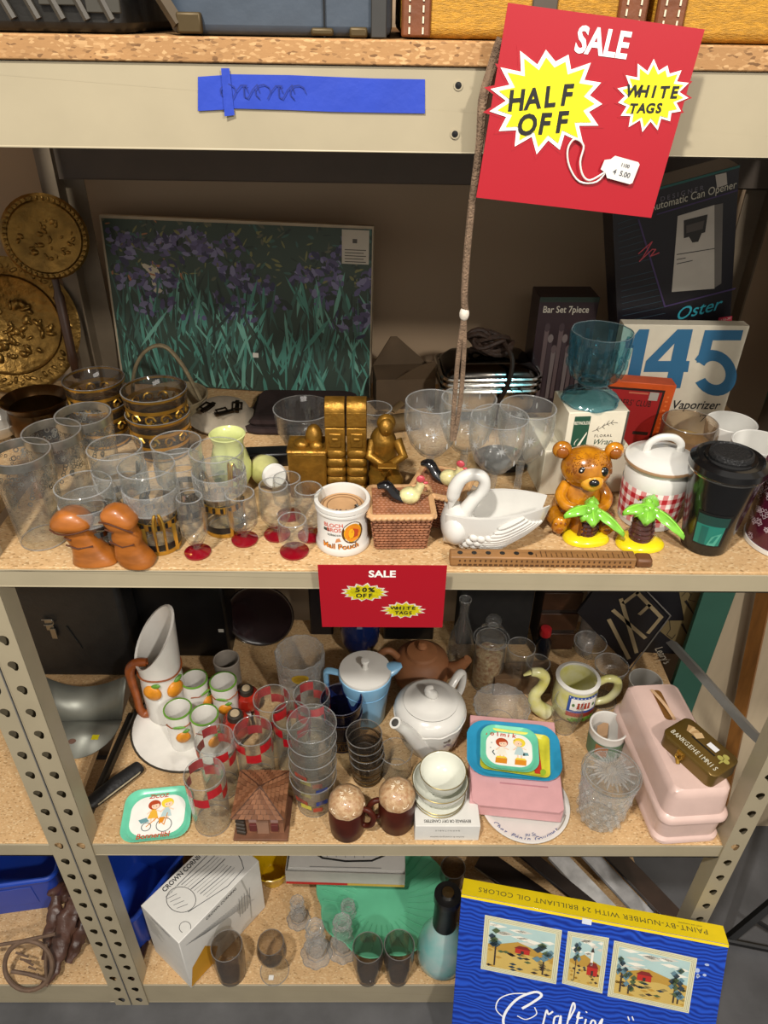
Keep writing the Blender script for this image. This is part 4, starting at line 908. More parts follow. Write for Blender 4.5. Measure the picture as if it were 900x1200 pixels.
for i in range(8):
    a = 2*PI*i/8+.2; q = lambda z, r: (r*math.cos(a), r*math.sin(a), z)
    g.tube([q(.045, rb*.84), q(hg*.5, rb*.92), q(hg-.012, rb*1.0)], .0032, 6)
    for z in (hg*.55, hg*.7): a2 = a+.39; g.ell((rb*.93*math.cos(a2), rb*.93*math.sin(a2), z), (.004, .004, .008), 10, 6)
ob('pressed_rib', g, M_BLUEG, t)['kind'] = 'stuff'
# boards and papers leaning at the right end
M_GREENB = mat('green_board', '2f5a4b', .55, var=.12, scale=6)
a, b_ = aty(845, 760, .40), aty(765, 760, .40)
t = thing('green_board', 'tall dark green board leaning outside the right end of the shelves', 'board', ((a.x+.697)/2, .425, 0)); ob('sheet', G().box((0, 0, .85), (a.x-.697, .012, 1.7)), M_GREENB, t, bevel=.001)
for i, (u, lean, c, hh_, lab) in enumerate(((872, .13, '3a2f26', .22, 'thin brown framed panel leaning in the corner behind the can opener box'), (880, .16, '7d6b50', .21, 'thin tan board leaning in the corner by the green board'), (888, .18, '1c1a19', .2, 'black edged panel in the corner near the green board'), (897, .2, '8d8c88', .2, 'pale grey panel leaning nearest the end of the shelf'))):
    P = aty(u-14, 400, .5); P.z = Z2+.13+.0; t = thing('leaning_panel', lab, 'panel', (P.x+.03, .33, Z2+.0005), group=None); t.rotation_euler = (0, lean-.04, 0)
    ob('sheet', G().box((0, 0, (.13+hh_)/2), (.007, .12, .13+hh_)), mat('panel_'+c, c, .6, var=.15), t)

# ================================================================ right half, front
# ---- honey bear
P = base(674, 629, 74, Z2); k = kk(P); hb = hgt(P, 522); t = thing('bear_bank', 'amber glazed ceramic bear holding a honey pot', 'figurine', P, -.02)
M_BEAR = mat('amber_glaze', 'c98416', .2, var=.28, scale=45, coat=.6, c2='7a420c')
M_BEARD = mat('brown_glaze', '5e320c', .2, coat=.5); r = 36*k
g = G(); 
g.lathe([(0, 0), (r*.62, 0), (r*.78, .004), (r*.84, hb*.2), (r*.74, hb*.38), (r*.56, hb*.52), (r*.45, hb*.58), (0, hb*.6)], 30, sx=1, sy=.85)
ob('body', g, M_BEAR, t)
g = G(); g.ell((0, -.004, hb*.745), (r*.78, r*.70, hb*.245), 28, 18); h = ob('head', g, M_BEAR, t)
g = G(); g.ell((.004, -r*.62, hb*.665), (r*.36, r*.26, hb*.115), 20, 12); ob('muzzle', g, mat('honey_glaze', 'd89a2c', .18, coat=.5), h)
g = G(); g.ell((.004, -r*.88, hb*.705), (r*.16, r*.1, hb*.045)); ob('nose', g, mat('black_glaze', '0c0c10', .15, coat=.6), h)
for sx in (-1, 1):
    g = G(); g.ell((sx*r*.32+.003, -r*.645, hb*.80), (r*.14, r*.08, hb*.062)); ob('eye', g, mat('black_glaze', '0c0c10'), h)
    g = G(); g.ell((sx*r*.32, -r*.725, hb*.825), (r*.026, r*.014, hb*.012), 8, 6); ob('eye_glint', g, K_WHITE, h)
    g = G(); g.ell((sx*r*.80, .002, hb*.93), (r*.30, r*.2, hb*.105), 18, 12); e = ob('ear', g, M_BEAR, t); g = G(); g.ell((sx*r*.81, -r*.14, hb*.925), (r*.19, r*.1, hb*.07), 14, 8); ob('inner_ear', g, mat('amber_deep', '8a4c0c', .25, coat=.4), e)
    g = G(); g.tube([(sx*r*.52, -r*.1, hb*.52), (sx*r*.72, -r*.4, hb*.42), (sx*r*.58, -r*.75, hb*.37), (sx*r*.3, -r*.92, hb*.38)], [r*.18, r*.19, r*.17, r*.13], 12); g.ell((sx*r*.24, -r*.96, hb*.385), (r*.15, r*.12, r*.13)); ob('arm', g, M_BEAR, t)
    g = G(); g.tube([(sx*r*.55, -.002, hb*.14), (sx*r*.82, -r*.45, hb*.13), (sx*r*.72, -r*.8, hb*.125)], [r*.3, r*.28, r*.22], 12); g.ell((sx*r*.74, -r*.92, hb*.15), (r*.27, r*.16, r*.31), 16, 10); l = ob('leg', g, M_BEAR, t)
    g = G(); g.ell((sx*r*.74, -r*1.04, hb*.10), (r*.13, r*.06, r*.13)); 
    for j in range(3): g.ell((sx*r*.74+(j-1)*r*.14, -r*1.04, hb*.20-.002*abs(j-1)), (r*.05, r*.04, r*.06), 8, 6)
    ob('paw_pad', g, mat('amber_deep', '8a4c0c'), l)
g = G().lathe([(0, .003), (r*.34, .003), (r*.42, hb*.12), (r*.38, hb*.25), (r*.43, hb*.27), (r*.43, hb*.31), (r*.36, hb*.32), (0, hb*.315)], 24, 0, Matrix.Translation((r*.02, -r*.82, 0))); hp = ob('honey_pot', g, mat('brown_honey', 'a3620f', .2, var=.2, coat=.5), t)
g = G()
for dx, z in ((-.2, .1), (0, .06), (.18, .12)): g.tube([(r*(.02+dx), -r*1.2, hb*.29), (r*(.02+dx), -r*1.24, hb*(z+.06)), (r*(.02+dx), -r*1.23, hb*z)], [r*.05, r*.05, r*.065], 8)
ob('honey_drip', g, M_BEARD, hp)
g = G(); rr = random.Random(8)
for i in range(230):
    a, z = rr.uniform(-2.7, -.4), rr.uniform(.76, .97); cz = (z-.745)/.245; q = math.sqrt(max(.02, 1-cz*cz)); p = Vector((r*.785*q*math.cos(a), -.004+r*.705*q*math.sin(a), hb*z))
    if abs(a+PI/2) < .62 and z < .87: continue
    g.tube([p, p+Vector((rr.uniform(-.0008, .0008), -.0003, -.0040))], .0008, 4)
o = ob('fur_marks', g, mat('amber_stroke', '7d460f', .3), h); o['kind'] = 'stuff'
# ---- gingham canister
P = base(757, 622, 64, Z2); k = kk(P); h_ = hgt(P, 540); r0 = 33*k; r1 = 36.5*k; t = thing('gingham_canister', 'white lidded canister with a red gingham band and a hen', 'canister', P)
ob('jar', G().lathe(cup(r0, r1, h_, .003, flare=[(r1*.98, h_*.7), (r1*.98, h_*.9), (r1*.94, h_*.93)]), 40), M_WHITE, t)
ob('lid', G().lathe([(0, h_), (r1*1.06, h_), (r1*1.09, h_+.003), (r1*1.06, h_+.006), (r1*.95, h_+.007), (r1*.85, h_+.012), (r1*.5, h_+.017), (0, h_+.018)], 40), M_WHITE, t)
ob('lid_line', G().lathe([(r1*1.085, h_+.0012), (r1*1.095, h_+.003), (r1*1.075, h_+.0055), (r1*1.06, h_+.005)], 40), mat('tan_line', '9a7a5a', .4), t)
g = G().tube([(-.024, 0, h_+.014), (-.022, -.001, h_+.028), (-.012, -.002, h_+.037), (.0, -.002, h_+.039), (.012, -.002, h_+.037), (.022, -.001, h_+.028), (.024, 0, h_+.014)], .0042, 10, flat=1.3); ob('loop_handle', g, M_WHITE, t)
f = cyl(r0, r1, h_*.86, a0=-PI/2-.4, step=.0007); g = G(); s = .0072; n = int(PI*(r0+r1)/s)//2*2
for i in range(n):
    for j in range(7):
        m = 0 if (i % 2 and j % 2) else (1 if (i % 2 or j % 2) else 2)
        x = (i-n/2)*PI*(r0+r1)/n; put(g, f, rect(x, h_*.1+j*s*1.12, x+PI*(r0+r1)/n, h_*.1+(j+1)*s*1.12), m, 1)
prt('gingham_band', g, [ink('b3202a'), ink('d98a8a'), ink('efe9e2')], t)
g = G(); put(g, f, [(-.012, .036), (-.004, .03), (.006, .032), (.012, .044), (.008, .05), (.0, .047), (-.006, .054), (-.012, .055), (-.015, .048)], 0, 3); put(g, f, disc(-.012, .057, .004, .003, 8), 1, 4); put(g, f, disc(-.013, .053, .0016, .0016, 8), 2, 4); put(g, f, [(-.018, .052), (-.014, .054), (-.014, .051)], 3, 4)
prt('hen_print', g, [ink('f2efe9'), ink('b3202a'), ink('141414'), ink('d9a030')], t)
g = G().tube([(r1*1.02, 0, h_*.55), (r1*1.3, -.002, h_*.62), (r1*1.36, -.002, h_*.9), (r1*1.18, -.002, h_*1.05), (r1*.98, 0, h_*.96)], [.005, .006, .0075, .007, .005], 10); ob('side_handle', g, M_WHITE, t)
# ---- palm tree shakers
M_LEAF = mat('leaf_glaze', '78b83c', .18, var=.2, scale=50, coat=.6); M_TRUNK = mat('trunk_glaze', '4f2f2a', .25, var=.2, scale=50, coat=.5); M_SAND = mat('yellow_glaze', 'e2cb1c', .2, var=.08, coat=.5)
def palm(u, vb, wb, vt, leaves, label, tw):
    P = base(u, vb, wb, Z2); k = kk(P); h = hgt(P, vt); r = wb/2*k
    t = thing('palm_shaker', label, 'shaker', P, group='palm tree shakers')
    g = G().lathe([(0, 0), (r, 0), (r*1.0, .003), (r*.9, .007), (r*.62, .010), (0, .011)], 28, sx=1, sy=.8, wob=lambda a, i: 1+.05*math.cos(3*a+1)); ob('sand_base', g, M_SAND, t)
    g = G()
    for i in range(6): z = .008+h*.6*i/6; g.lathe([(0, z), (tw*k*.5*(1-.03*i), z), (tw*k*.46*(1-.03*i), z+h*.075), (tw*k*.53*(1-.03*i), z+h*.115), (0, z+h*.115)], 16, 0, Matrix.Translation((.001*math.sin(i*1.3), 0, 0)))
    ob('trunk', g, M_TRUNK, t)
    c = Vector((0, -.001, .008+h*.66)); g = G(); g.ell(c+Vector((0, 0, .005)), (.011, .010, .008)); 
    for (x, y, z) in ((-.006, -.01, .006), (.008, -.009, .004), (0, .002, .012)): g.ell(c+Vector((x, y, z)), (.0055, .0055, .006), 10, 7)
    ob('crown', g, M_LEAF, t)
    for (ang, el, L_, wd) in leaves:
        g = G(); dx, dy = math.cos(ang), math.sin(ang); rings = []
        for i in range(8):
            s = i/7; q = wd*math.sin(PI*(.1+.86*s))**.8; z = el*s*L_-.55*L_*s*s; p = c+Vector((dx*L_*s, dy*L_*s, .003+z)); n = Vector((-dy, dx, 0))
            rings.append([p+n*q*math.cos(a)+Vector((0, 0, .0022+q*.3*(1-abs(math.cos(a))))) * (1 if math.sin(a) > 0 else -.4) if False else p+n*(q*math.cos(a)*(1+.12*(i % 2)))+Vector((0, 0, (.0045 if math.sin(a) >= 0 else .003)*math.sin(a)-q*.28*math.cos(a)**2)) for a in [2*PI*j/12 for j in range(12)]])
        g.loft(rings); o = ob('frond', g, M_LEAF, t, ang=1.3)
        g = G(); g.tube([c+Vector((dx*L_*s, dy*L_*s, .003+el*s*L_-.55*L_*s*s+.0042)) for s in (.05, .3, .55, .8, .95)], .0011, 5); ob('leaf_vein', g, mat('vein_glaze', '8fd44a', .2), o)
    g = G(); g.ell(c+Vector((.006, -.013, -.004)), (.0045, .0045, .0045)); ob('coconut', g, mat('red_glaze', '7a2a1a', .25, coat=.5), t)
palm(685, 645, 54, 590, [(-.55, .05, .052, .0105), (PI+.35, .45, .042, .010), (-1.6, .15, .026, .011), (1.2, .6, .026, .010), (-2.3, .2, .022, .010)], 'palm tree shaker with a yellow base, in front of the bear', 25)
palm(748, 652, 56, 585, [(-.6, .05, .056, .0115), (PI+.3, .5, .038, .010), (-1.9, .25, .028, .012), (1.0, .6, .030, .011), (-2.6, .4, .024, .010)], 'palm tree shaker with a yellow base, beside the black travel mug', 27)
# ---- travel mug
P = base(824, 651, 52, Z2); k = kk(P); h_ = hgt(P, 549); r0, r1 = 26*k, 41.5*kk(P+Vector((0, 0, h_))); t = thing('travel_mug', 'black lidded travel mug with a teal label window', 'travel mug', P)
M_TMUG = mat('gloss_black', '0e0e0f', .22, var=.1, coat=.4)
ob('tumbler', G().lathe(cup(r0, r1, h_, .003), 44), M_TMUG, t); ob('steel_line', G().lathe([(r1-.002, h_-.001), (r1+.0016, h_-.001), (r1+.0016, h_+.0012), (r1-.002, h_+.0012)], 44), M_CHROME, t)
l_ = ob('lid', G().lathe([(0, h_+.001), (r1+.001, h_+.001), (r1+.0035, h_+.004), (r1+.003, h_+.013), (r1*.92, h_+.018), (r1*.86, h_+.016), (r1*.72, h_+.017), (r1*.70, h_+.02), (0, h_+.02)], 44), M_TMUG, t)
ob('lid_button', G().lathe([(0, h_+.02), (r1*.60, h_+.02), (r1*.58, h_+.026), (r1*.52, h_+.027), (r1*.50, h_+.025), (0, h_+.025)], 36), mat('ribbed_black', '1a1a1b', .5, bump=.6, bscale=300), l_)
f = cyl(r0, r1, h_, a0=-PI/2-.46, step=.0005); g = G()
def rr2(x0, y0, x1, y1, q, n=4): return [(x+(x0+x1)/2, y+(y0+y1)/2) for x, y in rrect(x1-x0, y1-y0, q, n)]
putr(g, f, -.0195, h_*.15, .025, h_*.60, 0, 1, 8); putr(g, f, -.0175, h_*.17, .020, h_*.44, 1, 2, 8); putr(g, f, -.0175, h_*.44, .022, h_*.57, 2, 2, 8)
putr(g, f, -.010, h_*.17, -.001, h_*.42, 3, 3, 2); put(g, f, [(.002, h_*.17), (.014, h_*.17), (.018, h_*.36), (.006, h_*.30)], 4, 3)
o = prt('label_window', g, [ink('050607'), ink('1b7466'), ink('123a34'), ink('0f5a52'), ink('4a9a86')], t)
# ---- mugs and bowls at the right end
P = Vector((.575, .085, Z2)); P = base(915, 652, 70, Z2); k = kk(P); t = thing('maroon_mug', 'maroon mug with white flowers at the end of the shelf', 'mug', P)
h_ = hgt(P, 548); r = 44*k; ob('vessel', G().lathe(cup(r*.92, r, h_, .004), 40), mat('maroon_glaze', '4a1226', .25, coat=.5), t); ob('white_foot', G().lathe([(r*.9, -.0001+.0002), (r*.95, .0005), (r*.955, .007), (r*.9, .007)], 40), M_WHITE, t)
f = cyl(r*.92, r, h_, a0=-PI*.75, step=.0008); g = G(); rr = random.Random(12)
for i in range(46):
    x, y = rr.uniform(-.05, .06), rr.uniform(.012, h_-.004); s = rr.uniform(.003, .0058)
    for j in range(5): stroke(g, f, [(x+s*.5*math.cos(a)*1+s*.9*math.cos(j*1.257), y+s*.5*math.sin(a)+s*.9*math.sin(j*1.257)) for a in (0, 1.6, 3.1, 4.7, 6.28)], .0006, 0, 1)
prt('flower_print', g, [ink('d8c4cc')], t); t2 = Matrix
g = G().lathe([(0, 0), (.05, 0), (.05, .0), (.0, .0)], 8) if False else None
for u, v, h, r, lab in ((858, 494, .075, .04, 'white china bowl by the vaporizer box, the further one'), (892, 518, .085, .042, 'white china bowl behind the travel mug, the nearer one')):
    P = bt(u, v, h, Z2); t = thing('china_bowl', lab, 'bowl', P); ob('vessel', G().lathe(cup(.026, r, h, .003, flare=[(r*.85, h*.35), (r*.96, h*.7)]), 40), M_WHITE, t)
    f = cyl(r*.9, r, h, step=.0015); g = G()
    for i in range(14): stroke(g, f, [(-.05+.0075*i, h*.5), (-.047+.0075*i, h*.6), (-.044+.0075*i, h*.5)], .0008, 0, 1)
    if u == 892: prt('scroll_border', g, [ink('7d8288')], t)
P = bt(809, 494, .085, Z2); t = thing('candle_jar', 'amber tinted glass jar behind the gingham canister', 'jar', P); r = 32*kk(P+Vector((0, 0, .085)))
ob('vessel', G().lathe(cup(r*.85, r, .085, .002, flare=[(r*.98, .02), (r, .05), (r*.97, .062)]), 36), glass('amber_tint', (.86, .78, .68), (.5, .42, .34)), t); ob('fill', G().lathe([(0, .005), (r*.82, .005), (r*.92, .05), (0, .052)], 30), mat('ochre_wax', '8a7040', .5, var=.2), t)
P = base(806, 612, 40, Z2)+Vector((-.004, .045, 0)); t = thing('glass_pot', 'small clear glass pot of dried herbs between canister and travel mug', 'jar', P); ob('vessel', G().lathe(cup(.018, .02, .06, .0015), 28), M_CLEAR, t); ob('herbs', G().lathe([(0, .005), (.016, .005), (.018, .04), (0, .043)], 22), mat('dried_herbs', '6a5a28', .8, var=.5, scale=150, bump=1), t)
# ---- wooden flute
P = (atz(525, 667, Z2)+atz(766, 668, Z2))/2; a, b_ = atz(527, 664, Z2), atz(765, 667, Z2); L_ = (b_-a).length
t = thing('wooden_flute', 'flat carved wooden flute lying along the shelf edge', 'flute', (a+b_)/2+Vector((0, .010, 0)), math.atan2(b_.y-a.y, b_.x-a.x))
M_FL = mat('flute_wood', '8a6238', .55, var=.25, scale=30, stretch=(.4, 4, 4), bump=.15)
g = G().box((-.012, 0, .008), (L_-.024, .02, .016)); ob('body', g, M_FL, t, bevel=.002); g = G().box((L_/2-.012, 0, .007), (.022, .019, .014)); ob('mouthpiece', g, mat('flute_end', '6d4526', .5, var=.2), t, bevel=.004)
g = G()
for i in range(6): g.lathe([(0, 0), (.0036, 0), (.0036, .0004), (0, .0004)], 12, 0, Matrix.Translation((-L_*.45+.019*i, 0, .016)))
ob('finger_hole', g, M_BLACK, t)['kind'] = 'stuff'
f = plane((0, -.0101, 0), (1, 0, 0), (0, 0, 1)); f2 = plane((0, 0, .016), (1, 0, 0), (0, 1, 0)); g = G(); rr = random.Random(1)
for i in range(34):
    x = -L_*.46+i*L_*.86/34
    putr(g, f, x, .002, x+.0045, .005, 0, 1); putr(g, f, x+.001, .0085, x+.003, .012, 0, 1)
    if i > 14: putr(g, f2, x, -.0075, x+.0012, rr.uniform(-.002, .007), 0, 1)
prt('carved_pattern', g, [ink('4a2f18')], t)
# ================================================================ lower shelf (deck 3)
# ---- back row in the dark
P = aty(85, 700, .42); zt = .634+.30
t = thing('trunk_case', 'large black travel case with a steel latch at the back left', 'case', ((-.86+xat(0)*0-.505)/2*1.0, .47, Z3)); xr = aty(152, 760, .40).x; xl = -.86
t.location = ((xl+xr)/2+.004, .475, Z3); w_ = xr-xl
ob('shell', G().box((0, 0, .16), (w_, .14, .32)), mat('black_vinyl', '191817', .5, var=.25, scale=40, bump=.2), t, bevel=.012, seg=3)
q = aty(58, 732, .403)-t.location; g = G()
g.box((q.x, -.072, q.z), (.016, .004, .03)); g.box((q.x+.006, -.076, q.z-.022), (.012, .004, .028)); g.tube([(q.x-.012, -.075, q.z+.016), (q.x+.010, -.077, q.z+.018), (q.x+.01, -.076, q.z+.004), (q.x-.01, -.076, q.z+.002)], .002, 6); ob('latch', g, mat('dull_nickel', '8a857a', .35, .9), t, bevel=.0006)
g = G(); g.tube([(q.x+.035, -.0715, q.z-.005), (q.x+.055, -.0715, q.z-.07)], .0012, 5); ob('seam', g, M_BLACK, t)
t = thing('speaker_case', 'black case with a small price sticker at the back of the lower shelf', 'case', (aty(222, 745, .5).x, .53, Z3)); ob('shell', G().box((0, 0, .12), (.20, .12, .24)), M_BLACK, t, bevel=.006)
f = plane((0, -.0602, 0), (1, 0, 0), (0, 0, 1)); q = aty(259, 739, .47)-t.location; g = G(); putr(g, f, q.x-.006, q.z-.005, q.x+.006, q.z+.005); prt('price_sticker', g, ink('a8a49a'), t)
t = thing('tray', 'dark round glass tray leaning at the back, above the fluted vase', 'tray'); P = aty(304, 690, .55); t.matrix_world = facing((P.x, .525, Z3+.082), -.25, 0)
ob('disc', G().lathe([(0, -.004), (.07, -.003), (.08, .004), (.079, .006), (.07, 0), (0, 0)], 44), mat('aubergine_glass', '241a1c', .15, var=.2, coat=.5), t)
g = G(); g.tube([(.077*math.cos(a), .077*math.sin(a), .006) for a in [k*2*PI/40 for k in range(40)]], .0016, 6, closed=True); ob('rim_line', g, mat('dim_silver', '6a625a', .3, .8), t)
t = thing('dark_board', 'dark wooden board standing behind the fluted vase', 'board', (aty(300, 775, .5).x, .555, Z3), -.1); ob('plank', G().box((0, 0, .1), (.05, .015, .2)), M_BROWNW, t, bevel=.001)
P = aty(422, 752, .5); t = thing('blue_vase', 'dark blue vase in the shade behind the light blue jug', 'vase', (P.x, .5, Z3)); ob('vessel', G().lathe(cup(.03, .03, .15, .003, flare=[(.045, .04), (.046, .09), (.03, .125)]), 32), mat('navy_glaze', '12204a', .2, coat=.5), t)
f = plane((0, -.0475, 0), (1, 0, 0), (0, 0, 1)); g = G(); putr(g, f, -.006, .108, .006, .12, 0, 4); prt('price_sticker', g, ink('6a7488'), t)
# fluted vase
P = bt(351, 764, .15, Z3); r = 29*kk(P+Vector((0, 0, .15))); t = thing('fluted_vase', 'tall clear fluted glass vase with a gold seal', 'vase', P)
ob('vessel', G().lathe(cup(r*.86, r, .15, .003, .01), 48, wob=lambda a, i: 1+.025*math.cos(14*a)), M_CUT, t); f = cyl(r*.86, r, .15, step=.001)
g = G(); put(g, f, disc(.004, .122, .0165, .013, 24), 0, 2); put(g, f, disc(.004, .122, .012, .009, 24), 1, 3); prt('gold_seal', g, [ink('a3841e'), ink('8a6c14')], t)
# ---- grey scoop, bar, pouch
P = atz(100, 898, Z3); t = thing('metal_scoop', 'grey galvanised scoop with a yellow price sticker', 'scoop', atz(98, 862, Z3))
M_GALV = mat('galvanised', '77786f', .45, .5, var=.15, scale=14)
o3 = t.location; g = G()
Q = lambda u, v, y: aty(u, v, y)-o3
a_, b_ = atz(55, 846, Z3+.012)-o3, atz(143, 843, Z3+.012)-o3; n = 14; bot, top = [], []
for i in range(n+1):
    s = i/n; p = a_.lerp(b_, s); bot.append(p); tu = 37+(149-37)*s; tv = 785+16*math.sin(PI*s)+6*s; q = Q(tu, tv, o3.y+.055+.03*math.sin(PI*s)); top.append(q)
mid = [b.lerp(c, .5)+Vector((0, -.008, 0)) for b, c in zip(bot, top)]
V = bot+mid+top; Fs = [(r*(n+1)+i, r*(n+1)+i+1, (r+1)*(n+1)+i+1, (r+1)*(n+1)+i) for r in range(2) for i in range(n)]
g.add(V, Fs); ob('hood', g, M_GALV, t, solid=.0018)
g = G(); c = (a_+b_)/2; rad = (b_-a_).length/2; P_ = [(c.x+rad*math.cos(a), c.y-.088*math.sin(a), .0150-.011*math.sin(a)) for a in [PI*i/18 for i in range(19)]]
g.add([(p[0], p[1], p[2]) for p in P_], [tuple(range(19))]); g.add([(p[0], p[1], p[2]-.002) for p in P_], [tuple(range(18, -1, -1))]); ob('pan', g, M_GALV, t, solid=.0015)
g = G(); g.tube([a_+Vector((0, -.001, .001)), b_+Vector((0, -.001, .001))], .0018, 6); ob('seam', g, mat('dark_galv', '3c3d39', .5, .5), t)
q = atz(111, 862, Z3+.014)-o3; g = G().box((q.x, q.y, .0105), (.014, .012, .0006), 0, Matrix.Rotation(0, 4, 'X')); ob('price_sticker', g, ink('e8dc1e'), t)
g = G(); g.ell((q.x-.045, q.y+.004, .0085), (.012, .02, .0012)); ob('rust_patch', g, mat('rust', '5a4034', .8, var=.3, scale=60), t)
a_, b_ = atz(152, 836, Z3), atz(99, 955, Z3); t = thing('angle_iron', 'dark steel angle bar lying beside the grey scoop', 'bar', (a_+b_)/2+Vector((0, 0, .0004)), math.atan2((b_-a_).y, (b_-a_).x)); L_ = (b_-a_).length
g = G().box((0, .007, .001), (L_, .018, .002)); g.box((0, .015, .008), (L_, .002, .015)); ob('profile', g, mat('dark_iron', '3d3933', .5, .6, var=.2), t)
a_, b_ = atz(105, 948, Z3), atz(166, 902, Z3); t = thing('folding_umbrella', 'black folded umbrella lying by the left post', 'umbrella', (a_+b_)/2+Vector((0, 0, .012)), math.atan2((b_-a_).y, (b_-a_).x)); L_ = (b_-a_).length
M_NYL = mat('black_nylon', '121213', .55, var=.3, scale=30, bump=.4)
g = G(); g.tube([(-L_/2, 0, 0), (-L_*.45, 0, 0), (0, .001, 0), (L_*.42, 0, 0), (L_/2, 0, 0)], [.011, .015, .0165, .015, .012], 12, flat=.72); ob('canopy', g, M_NYL, t)
g = G(); g.tube([(-L_*.4, -.016, .004), (0, -.0172, .006), (L_*.38, -.015, .003), (L_*.5, -.008, .002)], .0014, 5); ob('piping', g, mat('pale_piping', 'a89c80', .6), t)
g = G().tube([(-L_/2, 0, 0), (-L_/2-.016, 0, -.001)], [.006, .007], 10); ob('handle', g, M_BLACK, t)
# ---- pitcher set with oranges
T = atz(226, 848, Z3); t = thing('round_tray', 'white octagonal tray with a dark rim under the orange pitcher set', 'tray', T)
M_CHINA = mat('white_pottery', 'e2dfd8', .25, var=.03, coat=.3)
g = G().lathe([(0, 0), (.118, 0), (.124, .004), (.124, .006), (.112, .004), (.1, .0025), (0, .0025)], 48); ob('dish', g, M_CHINA, t)
g = G(); g.tube([(.1245*math.cos(a), .1245*math.sin(a), .005) for a in [k*2*PI/48 for k in range(48)]], .0023, 6, closed=True); ob('rim_band', g, mat('dark_rim', '3a342c', .4), t)
M_ORG = mat('orange_relief', 'cf861f', .4, var=.2, scale=60); M_GRN = mat('green_relief', '5b8a2c', .4, var=.2); M_BRN = mat('brown_branch', '8f4a1e', .4, var=.25, scale=60)
ZT = Z3+.0063-.0025; P = base(197, 856, 50, ZT)+Vector((0, .01, 0)); k = kk(P); h_ = hgt(P, 772); r = 24*kk(P+Vector((0, 0, h_*.5)))
t = thing('orange_pitcher', 'tall white pitcher with oranges and a twig handle', 'pitcher', P)
def slant(q, z0, z1, n=28, lip=0):
    R_ = []
    for j in range(n):
        a = 2*PI*j/n; s = (1+math.cos(a-.6))/2; rr_ = q*(1+lip*s); R_.append((rr_*math.cos(a), rr_*math.sin(a), z0+(z1-z0)*s))
    return R_
g = G(); hl, hh_ = h_*1.0, hgt(P, 722)
g.loft([slant(r*.9, 0, 0), slant(r, .006, .006), slant(r*1.02, h_*.5, h_*.5), slant(r*.98, h_*.86, h_*.86), slant(r*1.02, h_*.95, h_*.97), slant(r*1.05, hl, hh_, lip=.08), slant(r*.93, hl-.001, hh_-.001, lip=.08), slant(r*.9, h_*.9, h_*.92), slant(r*.9, .006, .006)], caps=(True, True)); ob('vessel', g, M_CHINA, t)
g = G(); g.tube([(r*1.03*math.cos(a), r*1.03*math.sin(a), h_*.86+.002*math.sin(3*a)) for a in [k_*2*PI/30 for k_ in range(30)]], .0018, 6, closed=True); ob('twig_band', g, M_BRN, t)
f = cyl(r*1.02, r*1.02, h_, a0=-PI/2+.2, step=.001)
def orange(par, f, x, y, s, rloc, m=M_ORG):
    g = G(); p = f(x, y, 0); g.ell(p, (s, s*.45, s), 16, 9, E=(0, 0, (x/rloc)+.2)); ob('orange', g, m, par)
    g = G(); p = f(x+s*.5, y+s*1.05, 1); g.ell(p, (s*.6, s*.2, s*.28), 10, 6, E=(0, -.4, x/rloc+.2)); ob('leaf', g, M_GRN, par)
orange(t, f, -.017, h_*.66, .0195, r); orange(t, f, .030, h_*.64, .0195, r)
g = G(); pts = [aty(u, v, P.y-.012)-P for u, v in ((172, 776), (159, 777), (152, 785), (155, 800), (160, 815), (164, 830), (170, 836), (181, 834))]; g.tube(pts, [.009, .010, .0105, .009, .0085, .009, .010, .008], 9)
g.tube([p+Vector((.004, -.004, .002*(-1)**i)) for i, p in enumerate(pts)], .003, 6); ob('twig_handle', g, M_BRN, t)
ZC = ZT
P = base(216, 880, 30, ZC); hc = hgt(P, 829); rc = 16.5*kk(P+Vector((0, 0, hc)))
def ocup(P, hz, label, sc=1, plain=False):
    t = thing('orange_cup', label, 'cup', P, hz, group='cups of the orange pitcher set'); t.scale = (sc, sc, sc)
    ob('vessel', G().lathe(cup(rc*.93, rc, hc, .003, flare=[(rc*.97, hc*.3), (rc*.96, hc*.7)]), 32), M_CHINA if not plain else mat('grey_pottery', '8d857b', .4), t)
    if plain: return
    ob('green_rim', G().lathe([(rc*.9, hc-.0005), (rc*1.01, hc-.0015), (rc*1.015, hc+.0003), (rc*.9, hc+.0012)], 32), M_GRN, t)
    f = cyl(rc*.97, rc*.97, hc, a0=-PI/2+.25, step=.001); orange(t, f, .0, hc*.46, .0145, rc); 
    g = G(); g.tube([f(x, hc*.74+.001*math.sin(x*400), 1) for x in [-.035+.005*i for i in range(15)]], .0012, 5); ob('twig_band', g, M_BRN, t)
    g = G(); g.ell(f(-.004, hc*.77, 2), (.013, .002, .0035)); ob('leaf', g, M_GRN, t)
ocup(P, .12, 'white orange-painted cup at the front of the tray, by the pitcher handle')
ocup(bt(239, 836, hc, ZC), .5, 'white orange-painted cup touching the checked tumblers')
ocup(bt(227, 794, hc, ZC), .9, 'white orange-painted cup nearest the pitcher body'); ocup(bt(261, 797, hc, ZC), -.1, 'white orange-painted cup beside the tomato shakers')
ocup(bt(265, 772, hc, Z3), 0, 'plain grey pottery cup behind the orange set', 1, True)
